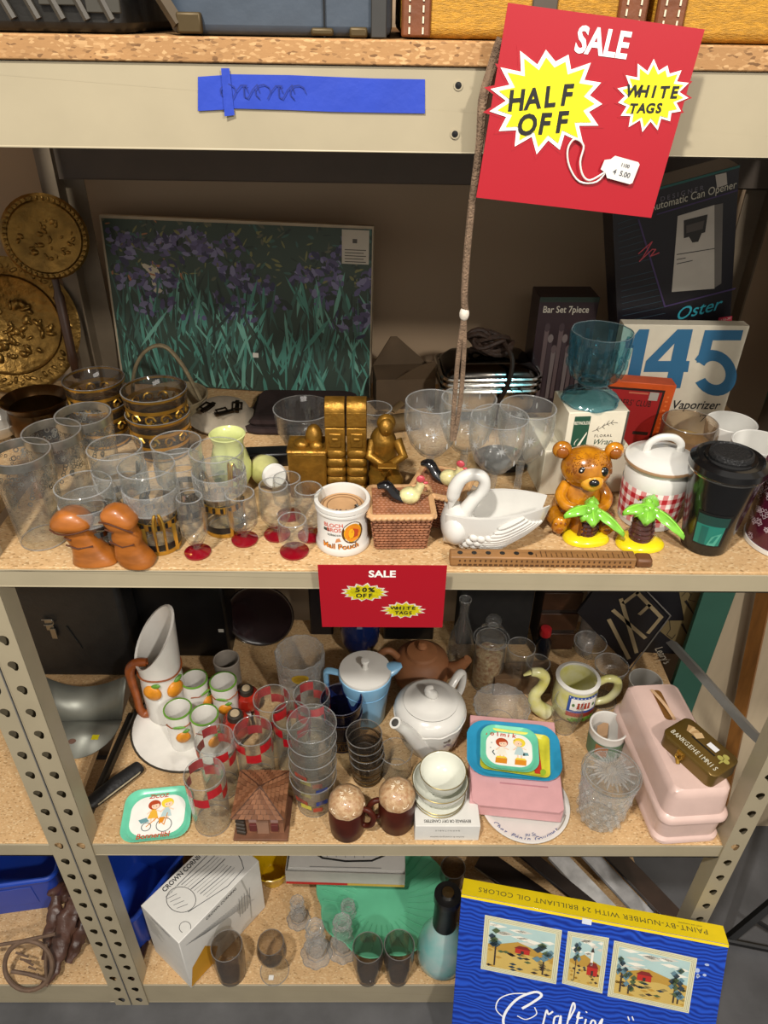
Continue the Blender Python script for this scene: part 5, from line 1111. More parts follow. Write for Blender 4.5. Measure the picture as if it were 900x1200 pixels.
# tomato shakers
M_TOM = mat('tomato_glaze', 'a8281a', .15, var=.15, scale=30, coat=.7)
for (u, v, s, lab) in ((277, 845, 17, 'red tomato shaker with a grey cap, nearer one'), (290, 815, 15, 'red tomato shaker with a grey cap, behind the other')):
    P = atz(u, v+4, Z3+.03 if u != 277 else Z3+.034); P.z = Z3+.0065; r = s*kk(P); t = thing('tomato_shaker', lab, 'shaker', P, group='tomato shakers')
    ob('body', G().lathe([(0, 0), (r*.55, 0), (r*.9, r*.35), (r, r*.85), (r*.85, r*1.4), (r*.45, r*1.65), (0, r*1.6)], 36, wob=lambda a, i: 1+.05*abs(math.cos(2.5*a))), M_TOM, t)
    ob('cap', G().lathe([(r*.5, r*1.6), (r*.55, r*1.62), (r*.5, r*2.0), (r*.4, r*2.05), (0, r*2.05)], 24), mat('dark_pewter', '4a443c', .4, .5), t); g = G()
    ob('shaker_top', G().lathe([(0, r*2.05), (r*.33, r*2.05), (r*.28, r*2.14), (0, r*2.16)], 20), mat('tan_cork', 'b5a283', .6), t)
# ---- checked tumblers
P = base(250, 979, 42, Z3); hk = hgt(P, 906); k0 = 21*kk(P); k1 = 24*kk(P+Vector((0, 0, hk))); M_CHK = mat('red_enamel', 'b01420', .3, coat=.3)
g0 = None
def checked(P, label, rz=0):
    t = thing('checked_tumbler', label, 'tumbler', P, rz, group='red checked tumblers')
    ob('glass_wall', G().lathe(cup(k0, k1, hk, .002, .010), 36), M_CLEAR, t); f = cyl(k0, k1, hk, step=.0006); g = G(); n = 8; c = 2*PI*(k0+k1)/2
    for i in range(n):
        x = c*i/n-c/2
        if i % 2 == 0: putr(g, f, x, hk*.80, x+c/n, hk*.96, 0, 1, 3)
        else: putr(g, f, x, hk*.64, x+c/n, hk*.80, 0, 1, 3)
    prt('red_checks', g, M_CHK, t)['kind'] = 'stuff'
checked(P, 'red checked tumbler at the shelf edge, next to the cartoon tray', .3)
for u, v, lab, rz in ((251, 866, 'red checked tumbler in front of the cups, second from the shelf edge', .1), (296, 856, 'red checked tumbler just behind the little cottage', .5), (318, 818, 'red checked tumbler below the fluted vase', .2), (341, 838, 'red checked tumbler beside the stacked clear tumblers, lower', .4), (365, 813, 'red checked tumbler behind the stacked clear tumblers, next to the cobalt glass', 0)):
    checked(bt(u, v, hk, Z3), lab, rz)
# ---- cottage
P = atz(305, 990, Z3); wd = 64*kk(P); wl = .064; t = thing('cottage_ornament', 'brown pottery cottage with a tiled hip roof', 'ornament', P+Vector((0, .006, .0004)), -.01)
M_COT = mat('brown_pottery', '6a4530', .55, var=.2, scale=40); M_ROOF = mat('roof_pottery', '7d5337', .55, var=.25, scale=50)
D1 = .092; ob('base', G().box((0, D1/2, .003), (wd, D1, .006)), M_COT, t, bevel=.001)
ob('walls', G().box((0, D1/2+.004, .006+wl/2), (wd*.84, D1*.78, wl)), mat('wall_pottery', '8a5e44', .6, var=.15), t)
a_ = wd*.46; zt = .006+wl; za = zt+.028; V = [Vector(q) for q in ((-a_, -.002, zt), (a_, -.002, zt), (a_, D1+.006, zt), (-a_, D1+.006, zt))]; ap = Vector((0, D1*.5, za))
g = G(); g.add(V+[ap], [(0, 1, 4), (1, 2, 4), (2, 3, 4), (3, 0, 4), (3, 2, 1, 0)]); roof = ob('roof', g, M_ROOF, t, ang=.2)
for c in V: g = G(); g.tube([c, ap], .0021, 6); ob('roof_ridge', g, mat('ridge_pottery', '4a2f20', .5), t)
for sd in range(4):
    A, Bc = V[sd], V[(sd+1) % 4]; nrm = (Bc-A).cross(ap-A).normalized()
    for r_ in range(6):
        s0, s1 = r_/6.6, (r_+.98)/6.6; cnt = max(1, 8-r_)
        for c in range(cnt):
            u0, u1 = (c+.05)/cnt, (c+.95)/cnt; q = lambda u, s: (A.lerp(Bc, u)).lerp(ap, s)
            g = G(); lo = [q(u0, s0), q(u1, s0), q(u1, s1), q(u0, s1)]; g.add([p+nrm*.0002 for p in lo]+[p+nrm*(.0034 if i < 2 else .0008) for i, p in enumerate(lo)], [(4, 5, 6, 7), (0, 1, 5, 4), (1, 2, 6, 5), (3, 0, 4, 7), (2, 3, 7, 6)])
            ob('tile', g, M_ROOF if (c+r_) % 3 else mat('roof_pottery_b', '6b4329', .55, var=.2), roof, flat=True)
fr = D1/2+.004-D1*.39
ob('door', G().box((.004, fr-.001, .006+.019), (.022, .003, .038)), mat('tan_door', '94705a', .6), t, bevel=.0005)
for x in (-.013, .026):
    ob('window', G().box((x, fr-.001, .046), (.014, .003, .012)), mat('pink_shutter', 'b08a80', .6), t, bevel=.0005); ob('window_box', G().box((x, fr-.0025, .026), (.013, .005, .018)), mat('maroon_box', '5f2622', .6), t, bevel=.0005)
for i in range(4): g = G().tube([(-.043, fr+.0, .0115+i*.011), (-.027, fr-.003, .0115+i*.011)], .0052, 9); ob('barrel', g, mat('dark_barrel', '33291f', .5), t)
# ---- stacked clear tumblers
P = base(369, 958, 42, Z3); k = kk(P); hs = hgt(P, 848); n_ = 5; hg_ = .088; st = (hs-hg_)/(n_-1); ra, rb_ = 20*k, 29.5*kk(P+Vector((0, 0, hs)))
for i in range(n_):
    r1 = rb_; t = thing('stacked_tumbler', 'clear tumbler with painted flags in the leaning stack, %s' % ('bottom one', 'second from the bottom', 'middle one', 'second from the top', 'top one')[i], 'tumbler', P+Vector((.0008*i, .0, i*st+.0004*i)), i*.8, group='stack of clear tumblers')
    ob('glass_wall', G().lathe(cup(ra, r1, hg_, .0018, .006), 36), M_CLEAR, t)
    if i in (0, 1, 2):
        f = cyl(ra, r1, hg_, a0=-PI/2-i*.8, step=.0006); g = G()
        for x, y, a, m in ((-.020, .055, .012, 0), (-.012, .040, .01, 1), (.018, .05, .011, 2), (.010, .03, .009, 0)): 
            if (m+i) % 3 != 1 or i == 0: put(g, f, [(x-a, y-.006), (x+a, y-.009), (x+a, y+.005), (x-a, y+.008)], m, 2)
        prt('flag_decal', g, [ink('a8402c'), ink('c9c24a'), ink('2b418c')], t)
# ---- dark stacks
M_COB = glass('cobalt_glass', (.30, .30, .52), (.08, .08, .2), dcol=(.08, .08, .2)); P = bt(404, 811, .125, Z3)+Vector((-.006, -.018, 0)); r = 25*kk(P+Vector((0, 0, .125)))
for i in range(2):
    t = thing('cobalt_tumbler', 'dark cobalt tumbler with gilt lattice, %s of its pair' % ('lower', 'upper')[i], 'tumbler', P+Vector((0, 0, .035*i+.0002)), group='cobalt tumblers'); h = .09
    ob('glass_wall', G().lathe(cup(r*.82, r, h, .002, .006), 36), M_COB, t); g = G(); f = cyl(r*.82, r, h, step=.0006)
    for j in range(26):
        x = -PI*r*.91+j*2*PI*r*.91/26
        for s in (-1, 1): stroke(g, f, [(x, h*.12), (x+s*.004, h*.34)], .0008, 0, 1)
    for z in (.1, .36, .42, .93): putr(g, f, -PI*r*.91, h*z, PI*r*.91, h*z+.0012, 0, 1, 30)
    prt('gilt_lattice', g, mat('dim_gilt', '8a6c3a', .3, .9), t)
P = base(430, 924, 36, Z3); hs = hgt(P, 861); r = 21.5*kk(P+Vector((0, 0, hs))); st = (hs-.062)/3
for i in range(4):
    t = thing('smoked_tumbler', 'smoked brown tumbler in the short stack, %s' % ('bottom one', 'second from the bottom', 'second from the top', 'top one')[i], 'tumbler', P+Vector((-.002*i, .001*i, st*i)), group='stack of smoked tumblers'); h = .062
    ob('glass_wall', G().lathe(cup(r*.8, r, h, .002, .005), 36), M_SMOKE, t); g = G()
    for z in (.1, .3, .62): q = r*.8+r*.2*z; g.lathe([(q-.0004, h*z), (q+.0006, h*z), (q+.0008, h*z+.0016), (q-.0004, h*z+.0016)], 30)
    ob('gilt_line', g, mat('dim_gilt', '8a6c3a', .3, .9), t)
P = bt(464, 880, .062, Z3); r = 19.5*kk(P+Vector((0, 0, .06))); t = thing('ribbed_jar', 'small clear glass jar behind the drip glazed mugs', 'jar', P); ob('vessel', G().lathe(cup(r*.9, r, .062, .002, .006, flare=[(r*.98, .01), (r*.9, .05)]), 34), M_CLEAR, t)
# ---- drip glaze mugs
M_DRIP = mat('brown_drip_glaze', '451a10', .38, var=.25, scale=30, spec=.2); M_FOAM = mat('foam_glaze', 'a47a54', .3, coat=.3, c2='c9ac86', scale=140, bump=.3)
for u, vb, vt, ha, lab in ((407, 987, 926, -.35, 'brown drip-glazed mug shaker with a foam top, handle to the right'), (464, 979, 917, PI+.25, 'brown drip-glazed mug shaker with a foam top, handle to the left')):
    P = base(u, vb, 38, Z3); k = kk(P); h = hgt(P, vt+4); r = 21*k; t = thing('mug_shaker', lab, 'shaker', P, group='pair of mug shakers')
    ob('body', G().lathe([(0, 0), (r*.84, 0), (r*.92, .003), (r, h*.3), (r*1.0, h*.55), (r*.9, h*.78), (0, h*.78)], 36), M_DRIP, t)
    g = G().lathe([(r*.88, h*.68), (r*.99, h*.70), (r*1.0, h*.76), (r*.9, h*.88), (r*.55, h*.985), (0, h*1.0)], 36, wob=lambda a, i: 1+.02*math.cos(9*a)); fo = ob('foam_top', g, M_FOAM, t)
    g = G(); rr = random.Random(int(u))
    for i in range(60):
        a, q0 = rr.uniform(0, 2*PI), rr.uniform(.1, .85); L_ = rr.uniform(.1, .28)
        def dome(q, a): q = min(q, .98); z = h*(1.0-.025*q-.20*q**3.2); return (r*q*math.cos(a), r*q*math.sin(a), z)
        g.tube([dome(q0+L_*s, a+rr.uniform(-.12, .12)) for s in (0, .35, .7, 1)], [.0005, .0011, .0011, .0004], 5)
    ob('glaze_streaks', g, mat('streak_glaze', 'e6d8bd', .3, coat=.4), fo)['kind'] = 'stuff'
    g = G(); c, s = math.cos(ha), math.sin(ha); g.tube([(r*q*c, r*q*s, z) for q, z in ((.9, h*.72), (1.3, h*.72), (1.55, h*.58), (1.45, h*.38), (1.15, h*.28), (.92, h*.28))], [.005, .0055, .0055, .0055, .005, .005], 10); ob('handle', g, M_DRIP, t)
# ---- light blue jug with lid
M_SKY = mat('sky_plastic', '80b2d4', .3, var=.03, coat=.2); P = bt(428, 785, .135, Z3); r = 31*kk(P+Vector((0, 0, .135))); h = .13
t = thing('blue_jug', 'light blue jug with a white lid', 'jug', P)
ob('body', G().lathe(cup(r*.78, r*1.02, h, .003, flare=[(r*.86, h*.4), (r*.9, h*.68), (r*.98, h*.8)]), 40), M_SKY, t)
ob('groove', G().lathe([(r*.91, h*.68), (r*.925, h*.685), (r*.93, h*.70), (r*.91, h*.70)], 40), M_SKY, t)
l_ = ob('lid', G().lathe([(0, h-.004), (r*.97, h-.004), (r*1.0, h+.003), (r*.98, h+.007), (r*.6, h+.010), (0, h+.011)], 40), M_WHITE, t)
ob('knob', G().lathe([(0, h+.01), (.007, h+.01), (.0055, h+.022), (.009, h+.030), (.008, h+.034), (0, h+.035)], 22), M_WHITE, l_)
g = G(); g.tube([(r*.9, 0, h*.98), (r*1.15, .0, h*1.02), (r*1.4, 0, h*1.06)], [.02, .016, .006], 12, flat=.6); o = ob('spout', g, M_SKY, t); o.rotation_euler = (0, 0, .15)
g = G(); g.tube([(-r*.9, 0, h*.95), (-r*1.4, .004, h*.98), (-r*1.5, .004, h*.88), (-r*1.38, .003, h*.5), (-r*.85, 0, h*.3)], [.007, .008, .008, .007, .007], 8, flat=.8); ob('handle', g, M_SKY, t)
# ---- white teapot
P = bt(505, 815, .135, Z3); r = 42*kk(P+Vector((0, 0, .1))); h = .128; t = thing('white_teapot', 'large white teapot with a floral side and spiral lid knob', 'teapot', P)
ob('body', G().lathe([(0, 0), (r*.66, 0), (r*.7, .004), (r*.84, h*.22), (r*.95, h*.5), (r*1.0, h*.74), (r*1.0, h*.80), (r*.92, h*.88), (r*.8, h*.93), (r*.76, h*.94), (r*.7, h*.9), (0, h*.88)], 48), M_WHITE, t)
g = G(); g.tube([(r*1.0*math.cos(a), r*1.0*math.sin(a), h*(.72+.012*math.cos(12*a))) for a in [k_*2*PI/72 for k_ in range(72)]], .0016, 6, closed=True); ob('scallop_band', g, M_WHITE, t)
l_ = ob('lid', G().lathe([(0, h*.93), (r*.74, h*.93), (r*.76, h*.955), (r*.70, h*.97), (r*.62, h*.965), (r*.52, h*1.0), (r*.25, h*1.06), (0, h*1.07)], 44), M_WHITE, t)
g = G(); g.tube([(.0, 0, h*1.05), (.004, -.003, h*1.10), (-.004, -.004, h*1.15), (-.006, .0, h*1.2), (.003, .003, h*1.22)], [.011, .0105, .0095, .008, .004], 12); ob('spiral_knob', g, M_WHITE, l_)
sp = [aty(u, v, P.y-dy)-P for u, v, dy in ((500, 880, .055), (487, 868, .07), (476, 856, .085), (467, 850, .094), (463, 847, .098))]; g = G(); g.tube(sp, [.019, .015, .012, .0105, .0115], 14); s_ = ob('spout', g, M_WHITE, t)
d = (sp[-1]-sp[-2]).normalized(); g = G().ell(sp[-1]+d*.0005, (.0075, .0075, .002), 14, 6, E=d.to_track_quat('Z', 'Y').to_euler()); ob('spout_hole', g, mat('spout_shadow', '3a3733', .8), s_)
g = G(); g.tube([(r*.60, r*.62, h*.84), (r*.86, r*.92, h*.98), (r*1.0, r*1.06, h*.9), (r*.98, r*1.02, h*.6), (r*.7, r*.75, h*.35)], [.009, .009, .009, .009, .009], 10, flat=.8); ob('handle', g, M_WHITE, t)
f = cyl(r*.8, r*1.0, h*.74, a0=-.75, step=.0012); g = G(); rr = random.Random(3)
for i in range(16):
    x, y = rr.uniform(-.028, .03), h*rr.uniform(.18, .62); put(g, f, disc(x, y, rr.uniform(.003, .007), rr.uniform(.002, .004), 8, rr.uniform(0, 3)), i % 3, 1)
stroke(g, f, [(-.03, h*.5), (-.01, h*.42), (.01, h*.46), (.03, h*.36)], .001, 2, 1); stroke(g, f, [(-.025, h*.58), (.0, h*.55), (.025, h*.62)], .001, 2, 1); prt('flower_transfer', g, [ink('8f7f86'), ink('b7a9a6'), ink('6d655c')], t)
# ---- terracotta teapot behind
P = bt(495, 758, .115, Z3); r = .066; h = .105; M_TERRA = mat('terracotta', '8a5a38', .6, var=.1); t = thing('terracotta_teapot', 'brown clay teapot in the shade behind the white one', 'teapot', P)
ob('body', G().lathe([(0, 0), (r*.6, 0), (r*.9, h*.25), (r, h*.5), (r*.86, h*.78), (r*.5, h*.93), (0, h*.95)], 40), M_TERRA, t)
l_ = ob('lid', G().lathe([(0, h*.92), (r*.55, h*.92), (r*.5, h*.98), (r*.2, h*1.03), (0, h*1.04)], 32), M_TERRA, t); ob('knob', G().lathe([(0, h), (.007, h*1.02), (.011, h*1.1), (.009, h*1.17), (0, h*1.2)], 20), M_TERRA, l_)
g = G(); g.tube([(r*.8, -.01, h*.5), (r*1.25, -.014, h*.66), (r*1.5, -.018, h*.92)], [.02, .014, .010], 12); ob('spout', g, M_TERRA, t)
g = G(); g.tube([(-r*.8, 0, h*.8), (-r*1.1, 0, h*.98), (-r*1.4, 0, h*.85), (-r*1.35, 0, h*.5), (-r*.9, 0, h*.3)], .008, 10); ob('handle', g, M_TERRA, t)
f = cyl(r, r*.86, h*.3, step=.001); f2 = lambda x, y, l=1: f(x, y-h*.48, l)+Vector((0, 0, h*.48)); g = G(); putr(g, f2, -.008, h*.55, .007, h*.72, 0, 4, 2); prt('price_sticker', g, ink('b7b3ac'), t)
# ---- white box with cups
t = thing('white_carton', 'white printed carton under the stacked bowls, lettering upside down', 'box', (.1375, .061, Z3)); w_, d_, h_ = .1176, .102, .044
ob('carton', G().box((0, 0, h_/2), (w_, d_, h_)), M_PAPER, t, bevel=.001)
f = plane((0, -d_/2-.0002, 0), (1, 0, 0), (0, 0, 1)); ft = plane((0, 0, h_+.0002), (1, 0, 0), (0, 1, 0)); g = G()
txt(g, ft, 'BEVERAGE OR DRY CANISTERS', 0, -d_/2+.010, .0085, 0, 1, .012, rot=PI, sx=.72); txt(g, f, 'BARNSTABLE', 0, h_*.70, .0055, 1, 1, 0, rot=PI, space=1.5); txt(g, f, 'kitchen & crystal grey canister', 0, h_*.26, .006, 1, 1, 0, rot=PI, sx=.85)
prt('lettering', g, [ink('23211f'), ink('77756f')], t)
P = atz(514, 934, Z3+h_); P.z = Z3+h_+.0005; M_CEL = mat('pale_celadon', 'd8d9cd', .15, var=.02, coat=.5)
def rimmed(name, label, z, prof, mr, cat):
    t = thing(name, label, cat, P+Vector((0, 0, z)), group='stacked pale china on the white carton'); ob('vessel', G().lathe(prof, 40), M_CEL, t); r, zz = mr
    ob('gilt_edge', G().lathe([(r-.0012, zz), (r+.0004, zz-.0008), (r+.0006, zz+.0004), (r-.0006, zz+.001)], 40), mat('soft_gilt', '8f7f52', .3, .7), t); return t
for i in range(2): rimmed('saucer', 'pale china saucer with a gilt edge under the two bowls, %s one' % ('lower', 'upper')[i], i*.0075, [(0, 0), (.03, 0), (.048, .007), (.0485, .008), (.046, .008), (.03, .0025), (0, .0025)], (.0485, .008), 'saucer')
def spray(t, r, h):
    f = cyl(r*.75, r*.98, h, a0=-PI/2-.1, step=.001); g = G(); rr = random.Random(5)
    for i in range(26): x = rr.uniform(-.05, .05); put(g, f, disc(x, h*.48+.2*h*math.sin(x*90)+rr.uniform(-.003, .003), rr.uniform(.0012, .003), rr.uniform(.0008, .002), 7, rr.random()*3), i % 2, 1)
    prt('flower_transfer', g, [ink('5f6864'), ink('8d9a84')], t)
r = 32*kk(P); t = rimmed('bowl', 'pale china bowl with grey sprays, the lower of two', .0155, cup(r*.5, r, .038, .0025, flare=[(r*.85, .014), (r*.97, .027)]), (r, .038), 'bowl'); spray(t, r, .038)
P = P+Vector((.004, .004, 0)); r = 27*kk(P)*.98; t = rimmed('bowl', 'pale china bowl with grey sprays, the upper of two', .034, cup(r*.5, r, .04, .0025, flare=[(r*.85, .014), (r*.97, .028)]), (r, .04), 'bowl'); spray(t, r, .04)
# ---- lettered dish, pink boxes, trays
P = atz(614, 944, Z3); r = 52*kk(P); t = thing('lettered_dish', 'round white dish with blue script under the pink boxes', 'dish', P)
ob('dish', G().lathe([(0, 0), (r*.8, 0), (r, .010), (r, .0115), (r*.97, .012), (r*.78, .0035), (0, .0035)], 48), M_WHITE, t)
g = G(); s = 'Chez Pépin Gourmet'
for i, ch in enumerate(s):
    a = -PI/2+(i-(len(s)-1)/2)*.098-.12; q = r*.885; txt(g, plane((0, 0, .0083), (1, 0, 0), (0, 1, 0)), ch, q*math.cos(a), q*math.sin(a), .0125, 0, 4, .004, .35, rot=a+PI/2)
fz = plane((0, 0, .0042), (1, 0, 0), (0, 1, 0)); txt(g, fz, 'au St.', .002, -r*.74, .010, 0, 1, 0, .2)
for k in range(10): a0, a1 = -.85+.05*k, -.80+.05*k; put(g, plane((0, 0, .0095), (1, 0, 0), (0, 1, 0)), [(r*.9*math.cos(a0), r*.9*math.sin(a0)), (r*.925*math.cos(a0), r*.925*math.sin(a0)), (r*.925*math.cos(a1), r*.925*math.sin(a1)), (r*.9*math.cos(a1), r*.9*math.sin(a1))], 1, 6)
prt('script_lettering', g, [ink('33497d'), ink('8a8276')], t)
M_PINK = mat('pink_card', 'cf9c9e', .65, var=.05)
pb = thing('pink_box', 'pink flat carton with a tuck flap, carrying the trays', 'box', (.2768, .147, Z3+.0125), -.1069); w_, d_, h_ = .172, .2, .042
ob('carton', G().box((0, 0, h_/2), (w_, d_, h_)), M_PINK, pb, bevel=.001)
g = G().prism([(-w_*.5, -d_*.2), (w_*.49, -d_*.2), (w_*.49, -d_/2-.003), (w_*.44, -d_/2-.010), (-w_*.40, -d_/2-.010), (-w_*.47, -d_/2-.002)], h_+.0004, h_+.0018); fl = ob('tuck_flap', g, M_PINK, pb)
g = G().prism(rect(-.03, -d_*.30, .06, -d_*.285), h_+.0016, h_+.0021); ob('slot', g, mat('rose_crease', 'b27a80', .7), fl)
f = plane((0, -d_/2-.0003, 0), (1, 0, 0), (0, 0, 1)); g = G()
for i in range(5): stroke(g, f, [(-.034+.011*i, .032), (-.028+.011*i, .037), (-.026+.011*i, .032)], .0012, 0, 1)
prt('ink_stamp', g, [ink('5a3a44')], pb)
def tray(name, label, z, w_, d_, r, rz, m, off=(0, 0), ears=False, P0=None):
    base_ = (P0 if P0 is not None else Vector((.2768, .147, Z3+.0125+.0443)))
    t = thing(name, label, 'tray', base_+Vector((off[0], off[1], z)), rz); rings = []
    def sh(q, z):
        out = []
        for x, y in rrect(w_*q, d_*q, r, 6):
            if ears: x += .010*q*math.copysign(1, x)*math.exp(-(y/(d_*.22))**2) if abs(x) > w_*.42 else 0
            out.append((x, y, z))
        return out
    g = G().loft([sh(.84, 0), sh(.90, .0015), sh(1.0, .0075), sh(1.005, .0085), sh(.99, .0085), sh(.88, .0028), sh(.84, .0018)]); ob('pressed_sheet', g, m, t); return t
M_TBLUE = mat('tray_blue', '2f93bd', .3, var=.05, coat=.3); M_TEAL = mat('tray_teal', '6ccaa8', .3, var=.06, coat=.3)
c = atz(602, 878, Z3+.066); dxy = (c.x-.2768, c.y-.147)
t = tray('serving_tray', 'bright blue tin tray with ear handles on the pink carton', 0, .175, .132, .035, -.1, M_TBLUE, dxy, True)
c = atz(604, 880, Z3+.07); dxy = (c.x-.2768, c.y-.147); t = tray('small_tray', 'red and yellow tin tray between the blue tray and the cartoon tray', .0032, .132, .1, .012, -.17, mat('tray_citrus', 'c7c23a', .35, var=.25, scale=20), dxy); f = plane((0, 0, .0032), (1, 0, 0), (0, 1, 0)); g = G()
put(g, f, [(.03, .045), (.044, .045), (.052, -.040), (.038, -.040)], 0, 1); put(g, f, disc(.054, -.036, .006, .008), 1, 2); prt('stripe_print', g, [ink('b8331f'), ink('8fae2c')], t)
def kids(t, scene, W, D):
    f = plane((0, 0, .0024), (1, 0, 0), (0, 1, 0)); g = G(); q = .0004
    put(g, f, [(x, y) for x, y in rrect(W*.80, D*.74, min(W, D)*.26, 8)], 0, 1)
    C = ['f0efe8', 'b5461f', 'e8b23a', 'f3d0b4', 'ecd23a', '6a9aa0', '3c4c50', 'd98a1e', 'c2451e', 'b9cfd0', 'efe9d8']
    def child(x, y, s, hair, dress, flip=1):
        put(g, f, disc(x, y+.020*s, .0105*s, .0095*s, 16), hair, 2); put(g, f, disc(x+.002*s*flip, y+.0175*s, .0068*s, .006*s, 14), 3, 3)
        put(g, f, [(x-.006*s, y+.019*s), (x+.010*s*flip, y+.0225*s), (x+.004*s, y+.028*s), (x-.008*s, y+.025*s)], hair, 4)
        for e in (-.0015, .0035): put(g, f, disc(x+e*s, y+.0168*s, .0007*s, .0009*s, 8), 6, 5)
        put(g, f, [(x-.004*s, y+.011*s), (x+.004*s, y+.011*s), (x+.009*s, y-.006*s), (x-.009*s, y-.006*s)], dress, 3)
        for e in (-.003, .003): put(g, f, rect(x+e*s-.0014*s, y-.012*s, x+e*s+.0014*s, y-.006*s), 3, 2)
        stroke(g, f, [(x-.004*s, y+.009*s), (x-.010*s, y+.003*s)], .002*s, 3, 4); stroke(g, f, [(x+.004*s, y+.009*s), (x+.011*s, y+.006*s)], .002*s, 3, 4)
    if scene == 0:
        for x, s in ((-.016, 1), (.021, 1)):
            put(g, f, [(x-.011, -.034), (x+.011, -.034), (x+.012, -.022), (x-.010, -.022)], 7, 2); put(g, f, [(x-.010, -.022), (x+.012, -.022), (x+.009, -.018), (x-.007, -.018)], 4, 3)
        child(-.014, -.008, 1.15, 1, 10); child(.020, -.004, 1.15, 4, 9, -1); stroke(g, f, [(-.028, -.016), (-.032, -.010), (-.03, -.006)], .002, 6, 3); put(g, f, [(.026, -.012), (.038, -.010), (.036, -.004), (.028, -.004)], 5, 3)
        txt(g, f, 'Tolmik', -.017, .034, .015, 8, 3, .02, .05, jit=.1)
        for x, y in ((-.034, .012), (-.036, .0), (-.006, .022)): put(g, f, disc(x, y, .0014, .001, 6), 6, 2)
    else:
        for x, y, r in ((.014, -.022, .0145), (-.018, -.023, .009)):
            n = 20
            for k in range(n): a0, a1 = 2*PI*k/n, 2*PI*(k+1)/n; put(g, f, [(x+r*math.cos(a0), y+r*math.sin(a0)), (x+(r-.0013)*math.cos(a0), y+(r-.0013)*math.sin(a0)), (x+(r-.0013)*math.cos(a1), y+(r-.0013)*math.sin(a1)), (x+r*math.cos(a1), y+r*math.sin(a1))], 6, 3)
        stroke(g, f, [(-.018, -.023), (.0, -.006), (.014, -.022)], .0016, 7, 4); stroke(g, f, [(.014, -.022), (.018, .002)], .0016, 7, 4)
        child(-.008, .0, 1.1, 1, 2); child(.016, .002, 1.1, 4, 9); put(g, f, [(-.034, -.008), (-.02, -.004), (-.014, -.012), (-.028, -.016)], 5, 3); put(g, f, [(.004, -.02), (.012, -.016), (.014, -.006), (.004, -.006)], 7, 5)
        txt(g, f, 'ZICOZ', -.002, .040, .0115, 8, 3, .02, .15); txt(g, f, 'Bonnerlibl', -.004, -.042, .0145, 8, 3, .015, .15)
    prt('cartoon_print', g, [ink(c) for c in C], t)
c = atz(597, 876, Z3+.072); dxy = (c.x-.2768, c.y-.147)
t = tray('small_tray', 'mint tin tray with two cartoon children, on top of the pink carton', .0066, .112, .105, .03, -.13, M_TEAL, dxy); kids(t, 0, .112, .105)
c = atz(185, 956, Z3); t = tray('small_tray', 'mint tin tray with two children on a bicycle at the shelf edge', .0004, .125, .11, .028, .12, M_TEAL, (0, 0), False, c); kids(t, 1, .125, .11); t.scale = (1, 1, 1)
# ---- glass at the back right
def simple(name, label, cat, P, prof, m, n=36, group=None, wob=None): 
    t = thing(name, label, cat, P, group=group); ob('vessel', G().lathe(prof, n, wob=wob), m, t); return t
P = bt(588, 826, .05, Z3); simple('cut_bowl', 'cut glass bowl behind the blue tray', 'bowl', P, cup(.03, .06, .05, .003, flare=[(.05, .02)]), M_CUT, 48, wob=lambda a, i: 1+.03*math.cos(20*a))
P = atz(571, 812, Z3); k = kk(P); P.y += .03; h = hgt(P, 748); r = 17*k*1.02; t = simple('biscuit_jar', 'lidded glass jar of orange sweets in the shade', 'jar', P, cup(r, r, h, .002, .006, flare=[(r*1.05, h*.5)]), M_CLEAR)
ob('sweets', G().lathe([(0, .006), (r*.9, .006), (r*.93, h*.7), (r*.5, h*.74), (0, h*.72)], 30, wob=lambda a, i: 1+.05*math.sin(7*a+i)), mat('orange_sweets', '8a5016', .5, var=.5, scale=120, bump=1, c2='c9b48a'), t)
l_ = ob('lid', G().lathe([(0, h), (r*1.18, h), (r*1.2, h+.004), (r*.9, h+.012), (r*.8, h+.024), (r*.3, h+.032), (r*.3, h+.038), (0, h+.038)], 36), M_CLEAR, t); g = G().ell((0, 0, h+.05), (.0175, .0175, .014)); ob('knob', g, M_CLEAR, l_)
P = atz(540, 800, Z3); P.y += .05; h = hgt(P, 702); simple('carafe', 'slim clear glass carafe at the back by the small red sign', 'carafe', P, cup(.025, .014, h, .002, .006, flare=[(.032, h*.25), (.025, h*.5), (.010, h*.75), (.0095, h*.9)]), M_CLEAR)
P = bt(611, 758, .12, Z3); simple('highball_glass', 'straight clear highball glass beside the jar of sweets', 'tumbler', P, cup(.029, .031, .12, .002, .01), M_CLEAR)
P = atz(598, 822, Z3)+Vector((0, .03, 0)); simple('spirit_glass', 'short clear glass in front of the highball glass', 'tumbler', bt(631, 776, .09, Z3), cup(.022, .026, .09, .002, .01), M_CLEAR)
P = atz(640, 790, Z3)+Vector((0, .06, 0)); t = simple('small_bottle', 'small dark bottle with a red cap', 'bottle', P, [(0, 0), (.017, 0), (.018, .004), (.018, .045), (.009, .06), (.009, .066), (0, .066)], mat('dark_bottle', '14161c', .15, coat=.5)); ob('red_cap', G().lathe([(0, .066), (.0125, .066), (.0135, .072), (.0125, .086), (0, .088)], 24), mat('red_plastic', 'a01a20', .4), t)
def coupe(u, v, label, tilt): 
    P = bt(u, v, .11, Z3); t = thing('coupe_glass', label, 'wine glass', P, group='clear coupe glasses'); r = .036
    ob('bowl', G().lathe([(0, .066), (.012, .068), (r*.86, .085), (r, .1095), (r-.001, .11), (r-.0018, .109), (r*.8, .087), (.010, .07), (0, .069)], 36), M_CLEAR, t); ob('stem_and_foot', G().lathe([(0, 0), (.03, 0), (.03, .001), (.006, .004), (.0035, .01), (.0035, .066), (0, .067)], 28), M_CLEAR, t)
coupe(692, 752, 'clear coupe glass in front of the lettered black signs, further one', 0); coupe(717, 779, 'clear coupe glass above the goose mug handle, nearer one', 0)
